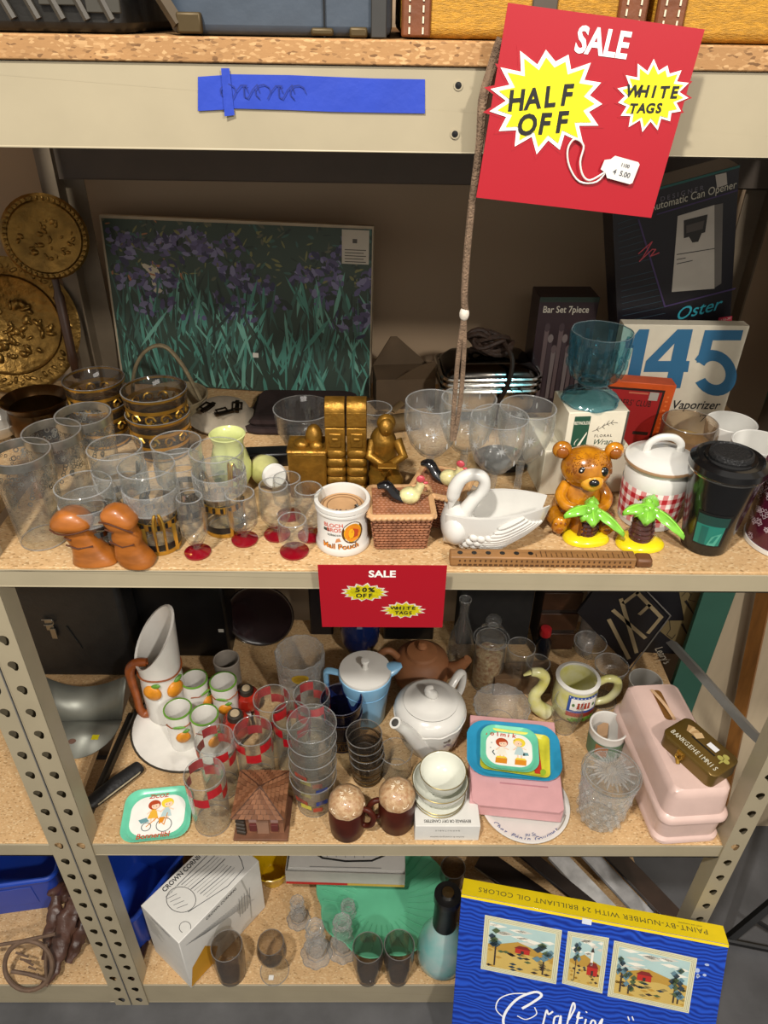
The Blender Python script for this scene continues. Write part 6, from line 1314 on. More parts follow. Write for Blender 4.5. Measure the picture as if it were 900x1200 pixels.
P = atz(687, 760, Z3); t = thing('patterned_tube', 'grey mottled paper tube with an orange mark standing at the back', 'tube', Vector((aty(690, 735, .5).x, .5, Z3))); ob('tube', G().lathe([(0, 0), (.02, 0), (.02, .26), (.017, .26), (.017, .24), (0, .24)], 30), mat('mottled_paper', '8a8078', .8, var=.35, scale=40, stretch=(1, 1, 3)), t)
f = cyl(.02, .02, .26, step=.0006); z = aty(679, 724, .48).z-Z3; g = G(); putr(g, f, -.014, z+.012, .0, z+.016, 0, 1, 3); putr(g, f, -.012, z-.012, -.005, z+.012, 0, 1, 2); prt('orange_mark', g, ink('a04a1c'), t)
# ---- goose mug
P = bt(677, 797, .1, Z3); r = 25*kk(P+Vector((0, 0, .1))); h = .098; t = thing('goose_mug', 'yellow goose-shaped mug with a blue bordered picture band', 'mug', P)
M_GOOSE = mat('goose_glaze', 'c9c468', .25, var=.15, scale=25, coat=.3, c2='d9d6b4')
ob('vessel', G().lathe(cup(r*.8, r, h, .004, .01, flare=[(r*1.0, h*.2), (r*1.02, h*.5), (r, h*.8)]), 40), M_GOOSE, t); ob('white_rim', G().lathe([(r*.86, h*.985), (r*1.03, h*.97), (r*1.04, h+.001), (r*.86, h+.004)], 40), M_WHITE, t)
f = cyl(r*1.02, r*1.02, h, a0=-PI/2+.12, step=.0008); g = G(); putr(g, f, -.032, h*.42, .034, h*.9, 0, 1, 10); putr(g, f, -.026, h*.50, .029, h*.84, 1, 2, 8); putr(g, f, -.032, h*.30, .034, h*.42, 2, 1, 10)
for i in range(9): putr(g, f, -.030+.0075*i, h*.855, -.028+.0075*i, h*.885, 1, 2)
for i, x in enumerate((-.010, -.003, .004, .011)): put(g, f, disc(x, h*.72, .0026, .0026, 8), 2, 3); put(g, f, [(x-.003, h*.56), (x+.003, h*.56), (x+.0018, h*.70), (x-.0018, h*.70)], 2, 3)
for x in (-.02, .022): put(g, f, disc(x, h*.66, .003, .005, 8), 3, 3)
prt('picture_band', g, [ink('2f4f9c'), ink('eceae4'), ink('a8402c'), ink('5a7a4a')], t)
g = G()
for i in range(8): a = -PI/2-.3+.16*i; g.ell((r*.95*math.cos(a), r*.95*math.sin(a), h*.16+.004*(i % 2)), (.009, .004, .005), 10, 6, E=(0, .4, a+PI/2))
ob('leaf_sprigs', g, M_GRN, t)
nk = [aty(u, v, P.y-.012)-P for u, v in ((640, 838), (628, 830), (626, 818), (634, 808), (638, 798), (632, 792), (622, 791))]; g = G(); g.tube(nk, [.017, .016, .0125, .0105, .011, .0115, .0085], 14); n_ = ob('neck', g, M_GOOSE, t); q = aty(613, 795, P.y-.014)-P
g = G(); g.tube([nk[-1], (nk[-1]+q)/2, q], [.0065, .005, .0025], 10, flat=.6); ob('bill', g, mat('bill_glaze', 'd8d28a', .25), n_); g = G(); g.ell(nk[-2]+Vector((-.003, -.009, .002)), (.002, .0012, .002), 8, 6); ob('eye', g, M_BLACK, n_)
g = G(); g.tube([(r*.92, 0, h*.82), (r*1.35, 0, h*.98), (r*1.85, 0, h*.92), (r*1.95, -.002, h*.66), (r*1.6, -.002, h*.36), (r*.95, 0, h*.25)], [.008, .0085, .009, .009, .0085, .008], 10); ob('handle', g, M_GOOSE, t)
P = bt(667, 808, .082, Z3)+Vector((0, -.012, 0)); simple('stem_tumbler', 'clear tumbler standing against the goose mug', 'tumbler', bt(665, 812, .085, Z3)+Vector((0, -.02, 0)), cup(.022, .03, .085, .0018, .01, flare=[(.033, .05)]), M_CLEAR)
# ---- mug with paper, cut jar, white cup
P = bt(714, 850, .075, Z3); r = 22.5*kk(P+Vector((0, 0, .075))); h = .075; t = simple('picture_mug', 'white mug with a green and tan picture, a scrap of card inside', 'mug', P, cup(r*.86, r, h, .004, .006, flare=[(r*.96, h*.8), (r*.96, h*.86)]), M_WHITE)
f = cyl(r*.87, r*.97, h*.8, step=.0008); g = G(); putr(g, f, -.06, h*.08, .06, h*.72, 0, 1, 20); putr(g, f, -.03, h*.25, -.006, h*.68, 1, 2, 4); put(g, f, [(-.004, h*.1), (.03, h*.1), (.028, h*.5), (.012, h*.62)], 2, 2); prt('picture_band', g, [ink('5a7a5c'), ink('a8683a'), ink('8fa88a')], t)
q = Vector((-.008, .010, h*.62)); t2 = thing('card_scrap', 'torn scrap of brown card inside the picture mug', 'card', P+Vector((-.004, .003, .0065)), .2); t2.rotation_euler = (-.28, 0, .2); g = G().prism([(-.012, 0), (.012, 0), (.014, .052), (.004, .056), (-.010, .05)], -.001, .001, 0, MXZ); ob('scrap', g, mat('kraft_card', 'ab8a68', .8), t2)
P = base(701, 976, 46, Z3); h = hgt(P, 903); r = 34*kk(P+Vector((0, 0, h))); t = thing('pressed_jar', 'cut glass jar with a starburst lid', 'jar', P)
ob('vessel', G().lathe(cup(r*.62, r*.96, h*.93, .003, .012, flare=[(r*.74, h*.12), (r*.86, h*.45), (r*.92, h*.75)]), 48, wob=lambda a, i: 1+.03*abs(math.cos(9*a))), M_CUT, t)
l_ = ob('lid', G().lathe([(0, h*.95), (r*1.0, h*.94), (r*1.03, h*.955), (r*1.03, h*.985), (r*.95, h*1.0), (r*.75, h*.985), (0, h*.985)], 48), M_CLEAR, t)
M_STAR = glass('star_glass', (.9, .9, .9), (.7, .7, .7), k=1.0, haze=.14, rim=False); g = G()
for i in range(28):
    a = 2*PI*i/28; L1_ = r*(.84 if i % 2 else .62); g.tube([(r*.2*math.cos(a), r*.2*math.sin(a), h*.988), (r*.5*math.cos(a), r*.5*math.sin(a), h*1.0), (L1_*math.cos(a), L1_*math.sin(a), h*.988)], [.001, .0032, .001], 5)
g.lathe([(0, h*.985), (r*.2, h*.985), (r*.18, h*1.01), (r*.08, h*1.015), (0, h*1.01)], 20); ob('star_cut', g, M_STAR, l_)
g = G()
for rz_ in range(5):
    for i in range(14):
        a = 2*PI*(i+.5*(rz_ % 2))/14; z = h*(.15+.15*rz_); q = r*(.76+.2*(.15+.15*rz_)); g.ell((q*math.cos(a), q*math.sin(a), z), (.0045, .0045, .006), 8, 5)
o = ob('diamond_cut', g, M_CUT, t); o['kind'] = 'stuff'
P = bt(757, 797, .07, Z3); simple('white_cup', 'white cup behind the pink case', 'cup', P, cup(.024, .036, .07, .0025, .005, flare=[(.032, .04)]), M_WHITE)
# ---- pink case with handle, tin money box
M_PC = mat('pale_pink_plastic', 'd3b6ac', .35, var=.04, coat=.15)
pc = thing('pink_case', 'long pale pink plastic case at the right end', 'case', (.5695, .139, Z3), .0701); w_, d_ = .112, .255; h_ = .1429
def slab(z0, z1, q0, q1, r=.022): return [[(x, y, z) for x, y in rrect(w_*q, d_*(1-(1-q)*.45), r, 6)] for z, q in ((z0, q0), (z1, q1))]
g = G().loft(slab(0, .003, 1.06, 1.12)+slab(.010, .013, 1.12, 1.08)+slab(.016, .06, 1.04, 1.08)); ob('bottom_shell', g, M_PC, pc)
g = G().loft(slab(.062, .064, 1.12, 1.16)+slab(.072, .076, 1.16, 1.12)+slab(.08, h_-.018, 1.05, 1.0)+slab(h_-.006, h_, .95, .86, .016)); ob('top_shell', g, M_PC, pc)
g = G(); g.loft([[(x+.002, y+.068, z) for x, y in rrect(.018, .075, .008, 5)] for z in (h_-.0002, h_+.0004)]); ob('handle_recess', g, mat('gold_recess', '8a5f30', .4, .4), pc)
g = G().tube([(-.006, .105, h_+.001), (-.002, .08, h_+.006), (.004, .055, h_+.006), (.010, .03, h_+.001)], .0035, 8, flat=.6); ob('handle', g, mat('tan_handle', 'c7a37f', .4), pc)
bz = thing('tin_money_box', 'olive gold tin money box with a coin slot, on the pink case', 'money box', (.5882, .0847, Z3+h_+.0006), -1.0398); w_, d_, h_ = .1147, .0697, .0326
M_TIN = mat('olive_tin', '6b5424', .35, .45, var=.12, scale=15)
ob('body', G().loft([[(x, y, z) for x, y in rrect(w_, d_, .012, 5)] for z in (0, h_*.72)]), M_TIN, bz); l_ = ob('lid', G().loft([[(x, y, z) for x, y in rrect(w_*q, d_*q, .013, 5)] for z, q in ((h_*.72, 1.015), (h_*.94, 1.015), (h_, .97))]), M_TIN, bz)
f = plane((0, 0, h_+.0001), (1, 0, 0), (0, 1, 0)); g = G(); putr(g, f, -.022, .001, .028, .0045, 0, 1); prt('coin_slot', g, ink('0e0c08'), bz)
g = G(); txt(g, f, 'BANKGEHEIMNIS', .0, -.019, .0145, 0, 1, .012, .0, jit=.02, sx=.74); prt('lettering', g, ink('c9c4b0'), l_, 'pale stamped lettering')
g = G(); putr(g, f, .004, .010, .024, .021, 0, 1); prt('price_sticker', g, ink('e0e0e2'), bz)
g = G()
for i in range(4): a = .5-.32*i; c_, s_ = math.cos(a), math.sin(a); put(g, f, [(-.034+x*c_-y*s_+.006*i, .014+x*s_+y*c_) for x, y in rect(-.006, -.008, .006, .008)], i % 2, 1+i*.5)
prt('card_fan', g, [ink('a8875c'), ink('c2a478')], bz)
g = G()
for x, y in ((.040, .018), (.046, .010), (.036, .008)): put(g, f, disc(x, y, .006, .005, 12), 0, 1)
put(g, f, [(.040, .006), (.044, .006), (.043, -.004), (.041, -.004)], 0, 1); prt('clover_print', g, ink('a39c50'), bz)
g = G().box((-.01, -d_/2-.002, h_*.62), (.014, .004, .014)); g.tube([(-.015, -d_/2-.005, h_*.7), (-.015, -d_/2-.008, h_*.45), (-.005, -d_/2-.008, h_*.45), (-.005, -d_/2-.005, h_*.7)], .0014, 6); ob('clasp', g, M_GILT, bz)
g = G().tube([(-.012, -d_/2-.006, .012), (-.006, -d_/2-.008, .004)], .004, 8); ob('padlock', g, M_GILT, bz)
# ---- black lettered signs standing at the back right
def flatsign(label, pts, Y, zb, m, tilt=0):
    W = [aty(u, v, Y) for u, v in pts]; o = Vector((sum(p.x for p in W)/len(W), Y, Z3)); t = thing('lettered_sign', label, 'sign', o); t.rotation_euler = (0, 0, 0)
    P_ = [(p.x-o.x, p.z-o.z) for p in W]; ob('board', G().prism(P_, -.004, .004, 0, MXZ), m, t); return t, o
t, o = flatsign('black square sign with bold tan letters, turned on its corner', ((783, 722), (737, 780), (676, 716), (722, 655)), .44, 0, M_BLACKC)
f = plane((-o.x, -.0046, -o.z), (1, 0, 0), (0, 0, 1)); c = lambda u, v: (aty(u, v, .435).x, aty(u, v, .435).z); g = G()
for pts in ([(747, 694), (775, 723), (760, 741)], [(747, 694), (731, 706)], [(761, 709), (750, 719)], [(719, 715), (756, 747)], [(728, 702), (746, 764)], [(714, 726), (737, 771)]):
    stroke(g, f, [c(*p) for p in pts], .0088, 0, 1)
prt('lettering', g, ink('8a7a5c'), t)
g = G()
for pts in ([(786, 721), (738, 785)], [(722, 655), (786, 721)]): g.tube([aty(u, v, .4345)-o for u, v in pts], .0016, 5)
ob('edge_strip', g, mat('grey_edge', '6a6660', .5), t)['kind'] = 'stuff'
t, o = flatsign('black sign with torn tan patches and white script behind the pink case', ((840, 690), (805, 776), (748, 773), (716, 690)), .4605, 0, M_BLACKC)
f = plane((-o.x, -.0046, -o.z), (1, 0, 0), (0, 0, 1)); c = lambda u, v: (aty(u, v, .456).x, aty(u, v, .456).z); g = G()
put(g, f, [c(*q) for q in ((790, 694), (830, 692), (822, 718), (815, 735), (816, 745), (806, 760), (800, 768), (802, 780), (800, 774), (770, 750), (776, 738), (798, 738), (797, 730))], 0, 1)
for q in (((818, 745), (806, 752), (812, 758)), ((812, 735), (798, 716), (801, 714)), ((806, 762), (794, 742), (797, 741)), ((829, 700), (812, 692), (816, 690))): put(g, f, [c(*p) for p in q], 1, 2)
for q in ([(795, 710), (802, 703), (806, 708), (803, 714), (811, 716)], [(781, 737), (782, 748), (778, 754), (784, 759), (788, 754)]): stroke(g, f, [c(*p) for p in q], .0016, 1, 3)
a_ = Vector(c(762, 760)); b_ = Vector(c(784, 795)); txt(g, f, "Leary's", *((a_+b_)/2), .026, 2, 2, .004, .2, rot=math.atan2((b_-a_).y, (b_-a_).x), sx=.85)
prt('printed_face', g, [ink('6e5f3e'), ink('14100e'), ink('a09888')], t); ed = G(); ed.tube([aty(841, 690, .455)-o, aty(805, 776, .455)-o], .0022, 5); ob('edge_strip', ed, mat('grey_edge', '6a6660', .5), t)
P = aty(740, 700, .56)

# ---- dark things filling the back of the lower shelf
def back(name, label, cat, u, Y, w_, d_, h_, m, rz=0, bev=.004):
    t = thing(name, label, cat, (aty(u, 760, Y).x, Y+d_/2, Z3), rz); ob('body', G().box((0, 0, h_/2), (w_, d_, h_)), m, t, bevel=bev); return t
t = back('striped_bag', 'black fabric bag with tan stripes at the back above the biscuit jar', 'bag', 575, .515, .17, .06, .30, mat('black_fabric', '171513', .9, var=.3))
g = G()
for i in range(5): g.tube([(-.062+.027*i, -.031, .298), (-.06+.027*i, -.0325, .25), (-.058+.027*i, -.031, .205)], [.005, .0055, .003], 8, flat=.4)
ob('stripe', g, mat('tan_band', '75603a', .8), t)['kind'] = 'stuff'
t = back('wooden_crate', 'dark wooden crate at the back behind the goose mug', 'crate', 648, .50, .085, .08, .19, mat('crate_wood', '2a1d15', .7, var=.2), 0, .002)
for i in range(3): ob('slat', G().box((0, -.042, .03+.062*i), (.088, .004, .05)), M_BROWNW, t, bevel=.001)
back('black_case', 'black case at the back behind the terracotta teapot', 'case', 478, .53, .12, .06, .28, M_BLACK)
back('flat_box', 'low brown cardboard box lying behind the goose mug', 'box', 620, .36, .13, .05, .05, mat('box_card', '6e543a', .8, var=.15), .05, .001)
back('black_folder', 'upright black folder at the back between the fluted vase and the blue vase', 'folder', 378, .545, .055, .03, .27, M_BLACKC)
# ================================================================ bottom shelf (deck 4)
M_BIN = mat('blue_plastic', '1d43a8', .35, var=.06, scale=8)
def bin_(label, pts_top, loc, rz, w0, d0, h0, fw=1.12):
    t = thing('storage_bin', label, 'bin', loc, rz)
    g = G(); th = .003
    R_ = lambda q, z, r=.018: [(x, y, z) for x, y in rrect(w0*q, d0*q, r, 4)]
    g.loft([R_(1, 0), R_(fw, h0), R_(fw-.03, h0), R_(.97, .004)]); ob('shell', g, M_BIN, t)
    g = G(); g.tube([(x, y, h0) for x, y in rrect(w0*fw*1.02, d0*fw*1.02, .022, 5)], .006, 8, closed=True); ob('rolled_rim', g, M_BIN, t)
    g = G(); g.loft([[(x, y+(-d0*.5*(1+(fw-1)*s)-.0015), z) for x, y in ((-w0*.3, 0), (w0*.3, 0), (w0*.3, .001), (-w0*.3, .001))] for s, z in ((.25, h0*.25), (.8, h0*.8))]); ob('front_panel', g, M_BIN, t, bevel=.0008); return t
P = atz(160, 1128, Z4); bin_('blue plastic bin behind the left steel post, beside the white drawing box', None, P+Vector((-.03, .135, 0)), -.45, .16, .17, .15)
P = atz(20, 1100, Z4); bin_('blue plastic bin on the neighbouring shelving unit at the edge', None, P+Vector((-.045, .16, 0)), .15, .22, .2, .14)
# caged lamp, leather
P = atz(70, 1150, Z4); t = thing('cane_hoop', 'brown cane hoop bound with wire on the neighbouring shelf', 'hoop', atz(35, 1150, Z4)); o = t.location; M_CANE = mat('old_cane', '5f4a3a', .7, var=.25, scale=40, bump=.3)
Y = o.y+.01; w2 = lambda u, v, dy=0: aty(u, v, o.y+.01+dy)-o
pts = [w2(50, 1077), w2(30, 1080), w2(14, 1096), (w2(5, 1115)), w2(8, 1135), w2(22, 1147), w2(40, 1146), w2(50, 1140)]
for p in pts: p.z = max(p.z, .005)
cc_ = w2(24, 1114); UU = Vector((0, .55, .83)); cc_.z = .055*UU.z+.006
hp = lambda u, v: cc_+Vector(((u-30)/28*.052, 0, 0))+UU*((1112-v)/35*.055)
g = G(); g.tube([cc_+Vector((.052*math.cos(a), 0, 0))+UU*(.055*math.sin(a)) for a in [2*PI*k/30 for k in range(30)]], .0052, 8, closed=True); ob('hoop', g, M_CANE, t); w2 = lambda u, v, dy=0: hp(u, v)
def tb(name, P_, r, m): 
    for p in P_: p.z = max(p.z, (max(r) if isinstance(r, list) else r)+.0006)
    g = G(); g.tube(P_, r, 8); return ob(name, g, m, t)
tb('cross_bar', [w2(10, 1120), w2(30, 1124), w2(52, 1132)], .0045, M_CANE); tb('cross_bar', [w2(-20, 1086), w2(20, 1078), w2(62, 1067)], .004, M_CANE); tb('stay', [w2(51, 1080), w2(50, 1110), w2(52, 1140)], .0035, M_CANE)
g = G(); rr = random.Random(2)
for i in range(5): a = [w2(15+5*i, 1090+9*i+rr.uniform(-4, 4)), w2(30+3*i, 1100+6*i)]; [setattr(p, 'z', max(p.z, .004)) for p in a]; g.tube(a, .0022, 6)
ob('binding', g, M_CANE, t)['kind'] = 'stuff'
t = thing('leather_bundle', 'bundle of wrinkled brown leather beside the cane hoop', 'leather', atz(62, 1140, Z4)+Vector((0, .01, 0))); o = t.location; M_LEA = mat('wrinkled_leather', '4a3026', .4, var=.35, scale=25, bump=.8, bscale=40)
from mathutils import noise
def crumple(name, pts, rad, par, seed, flat=.6):
    g = G(); n = 22; P_ = [Vector(p) for p in pts]; fine = [P_[min(len(P_)-2, int(q))].lerp(P_[min(len(P_)-2, int(q))+1], q-min(len(P_)-2, int(q))) for q in [k*(len(P_)-1)/23 for k in range(24)]]
    R_ = [rad[min(len(rad)-2, int(q))]*(1-(q-int(q)))+rad[min(len(rad)-1, int(q)+1)]*(q-int(q)) for q in [k*(len(rad)-1)/23.001 for k in range(24)]]
    g.tube(fine, R_, n, flat=flat, sm=False); c = fine
    for i, v in enumerate(g.v):
        a = c[min(23, i//n)]; d = v-a; g.v[i] = a+d*(1+.55*noise.noise(v*55+Vector((seed, 0, 0)))+.3*noise.noise(v*130+Vector((0, seed, 0)))); g.v[i].z = max(g.v[i].z, .0005)
    return ob(name, g, M_LEA, par, ang=1.0)
w2 = lambda u, v, z: atz(u, v, Z4+z)-o
for k_, (pts, rad) in enumerate((([w2(88, 1052, .10), w2(82, 1075, .085), w2(70, 1105, .05), w2(62, 1135, .025), w2(52, 1155, .012)], [.02, .024, .02, .016, .009]), ([w2(98, 1060, .09), w2(96, 1085, .06), w2(88, 1110, .03), w2(80, 1128, .012)], [.02, .022, .016, .008]),
    ([w2(66, 1050, .10), w2(64, 1075, .08), w2(58, 1100, .05), w2(52, 1125, .03)], [.012, .016, .014, .007]), ([w2(60, 1038, .07), w2(74, 1048, .08), w2(90, 1050, .10)], [.016, .022, .016]))): crumple('fold', pts, rad, t, k_*7.3)
P = atz(55, 1075, Z4)+Vector((0, .02, .0)); t = thing('lamp_bulb', 'white frosted bulb lying among the brown leather', 'bulb', P+Vector((0, .05, .024))); g = G().ell((0, 0, 0), (.022, .022, .023), 18, 12); ob('globe', g, mat('frosted_white', 'b8bab8', .35), t); g = G().tube([(0, .018, .0), (.006, .04, 0)], .010, 12); ob('screw_cap', g, M_CHROME, t)
t = thing('leather_shoe', 'dark brown leather shoe in the mouth of the blue bin', 'shoe', atz(60, 1050, Z4)+Vector((.075, .15, .0005))); g = G(); g.tube([(-.06, 0, .022), (-.03, 0, .03), (.02, 0, .045), (.06, 0, .05)], [.018, .028, .032, .026], 14, flat=.8); ob('upper', g, M_LEA, t); g = G(); g.tube([(-.065, 0, .006), (.0, 0, .006), (.065, 0, .006)], [.024, .03, .026], 12, flat=.2); ob('sole', g, M_BLACK, t)
P = atz(140, 1020, Z4); t = thing('black_boot', 'black boot leaning in the shade beside the blue bin', 'boot', P+Vector((.0, .12, .0005))); g = G(); g.tube([(-.01, 0, .03), (.0, 0, .09), (.012, 0, .16)], [.032, .03, .034], 14); ob('shaft', g, M_BLACK, t)
a_, b_ = atz(158, 1150, Z4), atz(172, 1105, Z4); t = thing('timber_strip', 'short wooden strip lying behind the left post', 'strip', (a_+b_)/2+Vector((0, .0, .006)), math.atan2((b_-a_).y, (b_-a_).x)); ob('strip', G().box((0, 0, 0), ((b_-a_).length, .012, .0112)), M_BROWNW, t, bevel=.001)
# ---- white box with line drawing
t = thing('drawing_box', 'white carton with a line drawing of a glass dish, set at an angle', 'box', (-.3753, .1221, Z4), -.6665); w_, d_, h_ = .126, .2285, .1997
ob('carton', G().box((0, 0, h_/2), (w_, d_, h_)), M_PAPER, t, bevel=.0015)
ft = plane((0, 0, h_+.0002), (1, 0, 0), (0, 1, 0)); fr = plane((w_/2+.0002, 0, 0), (0, 1, 0), (0, 0, 1)); fl = plane((0, -d_/2-.0002, 0), (1, 0, 0), (0, 0, 1)); g = G()
txt(g, ft, 'CROWN CORNING', -w_*.40, -.004, .0165, 0, 1, .02, rot=PI/2, sx=.82); txt(g, ft, 'ovenproof', -w_*.28, -.055, .007, 2, 1, 0, rot=PI/2)
def ring(f, cx, cy, rx, ry, a, m, wd=.0012, n=30, a0=0, a1=2*PI):
    P_ = [(cx+rx*math.cos(a0+(a1-a0)*i/n)*math.cos(a)-ry*math.sin(a0+(a1-a0)*i/n)*math.sin(a), cy+rx*math.cos(a0+(a1-a0)*i/n)*math.sin(a)+ry*math.sin(a0+(a1-a0)*i/n)*math.cos(a)) for i in range(n+1)]; stroke(g, f, P_, wd, m, 1)
ring(ft, -.005, -.052, .034, .026, .2, 0); stroke(g, ft, [(-.036, -.038), (-.038, .05), (-.03, .085), (.0, .1), (.032, .09)], .0016, 1, 1); stroke(g, ft, [(.028, -.06), (.052, .03), (.05, .08), (.032, .09)], .0014, 1, 1)
for i in range(9): x = -.03+.008*i; stroke(g, ft, [(x, -.03+.002*i), (x+.006, .04), (x+.006, .06+.003*(i % 4))], .0008 if i % 3 else .0018, 1 if i % 2 else 2, 1)
for i in range(4): stroke(g, ft, [(-.03+.011*i, -.07), (-.022+.012*i, -.05)], .001, 1, 1)
ring(ft, .048, -.085, .013, .011, 0, 0, .001, 20, .5, 5)
txt(g, fr, 'CROWN CORNING', 0, h_-.014, .0135, 0, 1, .01, sx=.72); stroke(g, fr, [(.06, h_-.005), (.075, .1), (.07, .02)], .004, 3, 1)
for i in range(22): x = -.10+.0065*i; stroke(g, fr, [(x, h_-.03-.002*i), (x+.05, h_-.06-.003*i)], .0007, 2, 1)
put(g, fr, disc(-.01, .09, .026, .032, 22), 3, 1); put(g, fr, disc(.055, .1, .02, .03, 22), 3, 1)
for i in range(5): stroke(g, fr, [(.04+.008*i, .07), (.045+.008*i, .14)], .0012, 2, 2)
put(g, fr, [(-.113, .004), (-.05, .004), (-.03, .05), (-.06, .1), (-.10, .07)], 4, 1)
txt(g, fl, 'CROWN CORNING', 0, h_-.012, .010, 2, 1, .005, sx=.7)
for i in range(8): putr(g, fl, -.05, h_-.03-.008*i, -.02+.006*(i % 5), h_-.0275-.008*i, 3, 1)
prt('box_print', g, [ink('16181c'), ink('34383e'), ink('6c6e70'), ink('b3b1aa'), ink('c08a1c')], t)
# ---- yellow dish, open carton, green bowl
P = bt(318, 1006, .02, Z4+.06); t = thing('ribbed_dish', 'yellow ribbed dish at the back beside the white carton', 'dish', Vector((P.x, P.y, Z4))); ob('dish', G().lathe(cup(.03, .055, .075, .004, flare=[(.034, .03), (.05, .06)]), 48, wob=lambda a, i: 1+.03*abs(math.cos(9*a))), mat('mustard_glaze', 'cfa80e', .3, var=.1, coat=.3), t)
gb = thing('ruffled_bowl', 'jade green ruffled ceramic bowl', 'bowl', atz(447, 1056, Z4)); kq = kk(gb.location); r = 73*kq
M_JADE = mat('jade_glaze', '63b48e', .3, var=.14, scale=10, coat=.4)
def ruf(a, i): s = [0, .0, .2, .6, 1, 1, .6, .2, 0][min(i, 8)]; return 1+.075*s*abs(math.sin(4.5*a+.4))
g = G().lathe([(0, 0), (r*.36, 0), (r*.4, .004), (r*.68, .018), (r*.97, .050), (r*.96, .053), (r*.66, .023), (r*.4, .010), (0, .009)], 90, wob=ruf); ob('vessel', g, M_JADE, gb, ang=1.2)
g = G()
for i in range(36): a = 2*PI*i/36; g.tube([(r*q*math.cos(a), r*q*math.sin(a), z) for q, z in ((.42, .0115), (.66, .0240), (.92, .0508))], .0013, 5)
ob('flute', g, M_JADE, gb)['kind'] = 'stuff'
P = aty(406, 1054, gb.location.y-.01); t = thing('open_carton', 'flat white carton with a red and yellow edge resting on the jade bowl', 'box', Vector((P.x, P.y+.095, Z4+.0545)), -.02); t.rotation_euler = (-.10, 0, -.03); w_, d_, h_ = 137*kk(P), .17, .045
t.location.z = Z4+.064
g = G().box((0, 0, .001), (w_, d_, .002)); g.box((0, -d_/2, h_/2), (w_, .002, h_), 0); g.box((-w_/2, 0, h_/2), (.002, d_, h_)); g.box((w_/2, 0, h_/2), (.002, d_, h_)); g.box((0, d_/2, h_/2), (w_, .002, h_)); ob('carton_wall', g, mat('grey_board', 'b3b0a8', .7, var=.05), t)
f = plane((0, -d_/2-.0013, 0), (1, 0, 0), (0, 0, 1)); g = G(); putr(g, f, -w_/2, 0, w_*.02, .008, 0, 1); putr(g, f, w_*.02, 0, w_/2, .008, 1, 1); prt('edge_print', g, [ink('b8261f'), ink('c9a548')], t)
g = G()
for i in range(3): g.box((.001*i, .002*i, h_-.006+.004*i), (w_*.98, d_*.96, .002)); 
o = ob('leaflet', g, M_PAPER, t); f = plane((0, 0, h_+.0035), (1, 0, 0), (0, 1, 0)); g = G(); stroke(g, f, [(-w_*.38, d_*.1), (-w_*.33, -d_*.16), (-w_*.2, -d_*.30), (0, -d_*.34), (w_*.22, -d_*.32), (w_*.36, -d_*.2), (w_*.40, d_*.1)], .005, 0, 1)
for i in range(6): stroke(g, f, [(-w_*.25+.022*i, -d_*.15), (-w_*.24+.022*i, -d_*.28)], .0016, 1, 1)
stroke(g, f, [(-w_*.3, -d_*.44), (w_*.3, -d_*.43)], .002, 1, 1); prt('drawing', g, [ink('262626'), ink('8a8a88')], o)
# ---- smoked shot glasses, crystal, blue bottle
def shot(u, vb, wb, vt, wt, label, m=M_SMOKE):
    P = base(u, vb, wb, Z4); h = hgt(P, vt); r0, r1 = wb/2*kk(P), wt/2*kk(P+Vector((0, 0, h))); t = thing('smoked_glass', label, 'tumbler', P, group='small smoked glasses on the bottom shelf')
    ob('glass_wall', G().lathe(cup(r0, r1, h, .002, .012, flare=[(r0*1.02, h*.15), (r1*1.03, h*.6)]), 34), m, t)
shot(272, 1154, 33, 1108, 37, 'small smoked glass in front of the white drawing box'); shot(431, 1155, 26, 1110, 36, 'small smoked glass before the jade bowl, the one nearer the crystal'); shot(466, 1155, 26, 1107, 36, 'small smoked glass before the jade bowl, the one nearer the blue bottle')
P = bt(531, 1016, .09, Z4); t = thing('smoked_goblet', 'smoked goblet at the back above the blue bottle', 'goblet', P); ob('vessel', G().lathe(cup(.022, .03, .09, .002, .01, flare=[(.031, .05)]), 30), M_SMOKE, t)
P = base(322, 1153, 34, Z4); t = thing('smoked_cordial', 'smoked stem glass with a clear foot and a white price sticker', 'goblet', P); h = hgt(P, 1104); r = 17*kk(P); ob('bowl', G().lathe([(0, h*.42), (r*.5, h*.45), (r*.98, h*.65), (r*1.0, h*.8), (r*.86, h), (r*.8, h*.995), (r*.93, h*.8), (r*.9, h*.66), (0, h*.46)], 32), M_SMOKE, t)
ob('stem_and_foot', G().lathe([(0, 0), (r, 0), (r, .0015), (.006, .005), (.004, h*.42), (0, h*.43)], 28), M_CLEAR, t); g = G().box((-.006, -r*.5, .0045), (.011, .010, .0008), 0, None); ob('price_sticker', g, M_PAPER, t)
M_CRY = glass('crystal', (.95, .95, .95), (.7, .72, .72), k=1.0, bump=1.2, bscale=160, haze=.1)
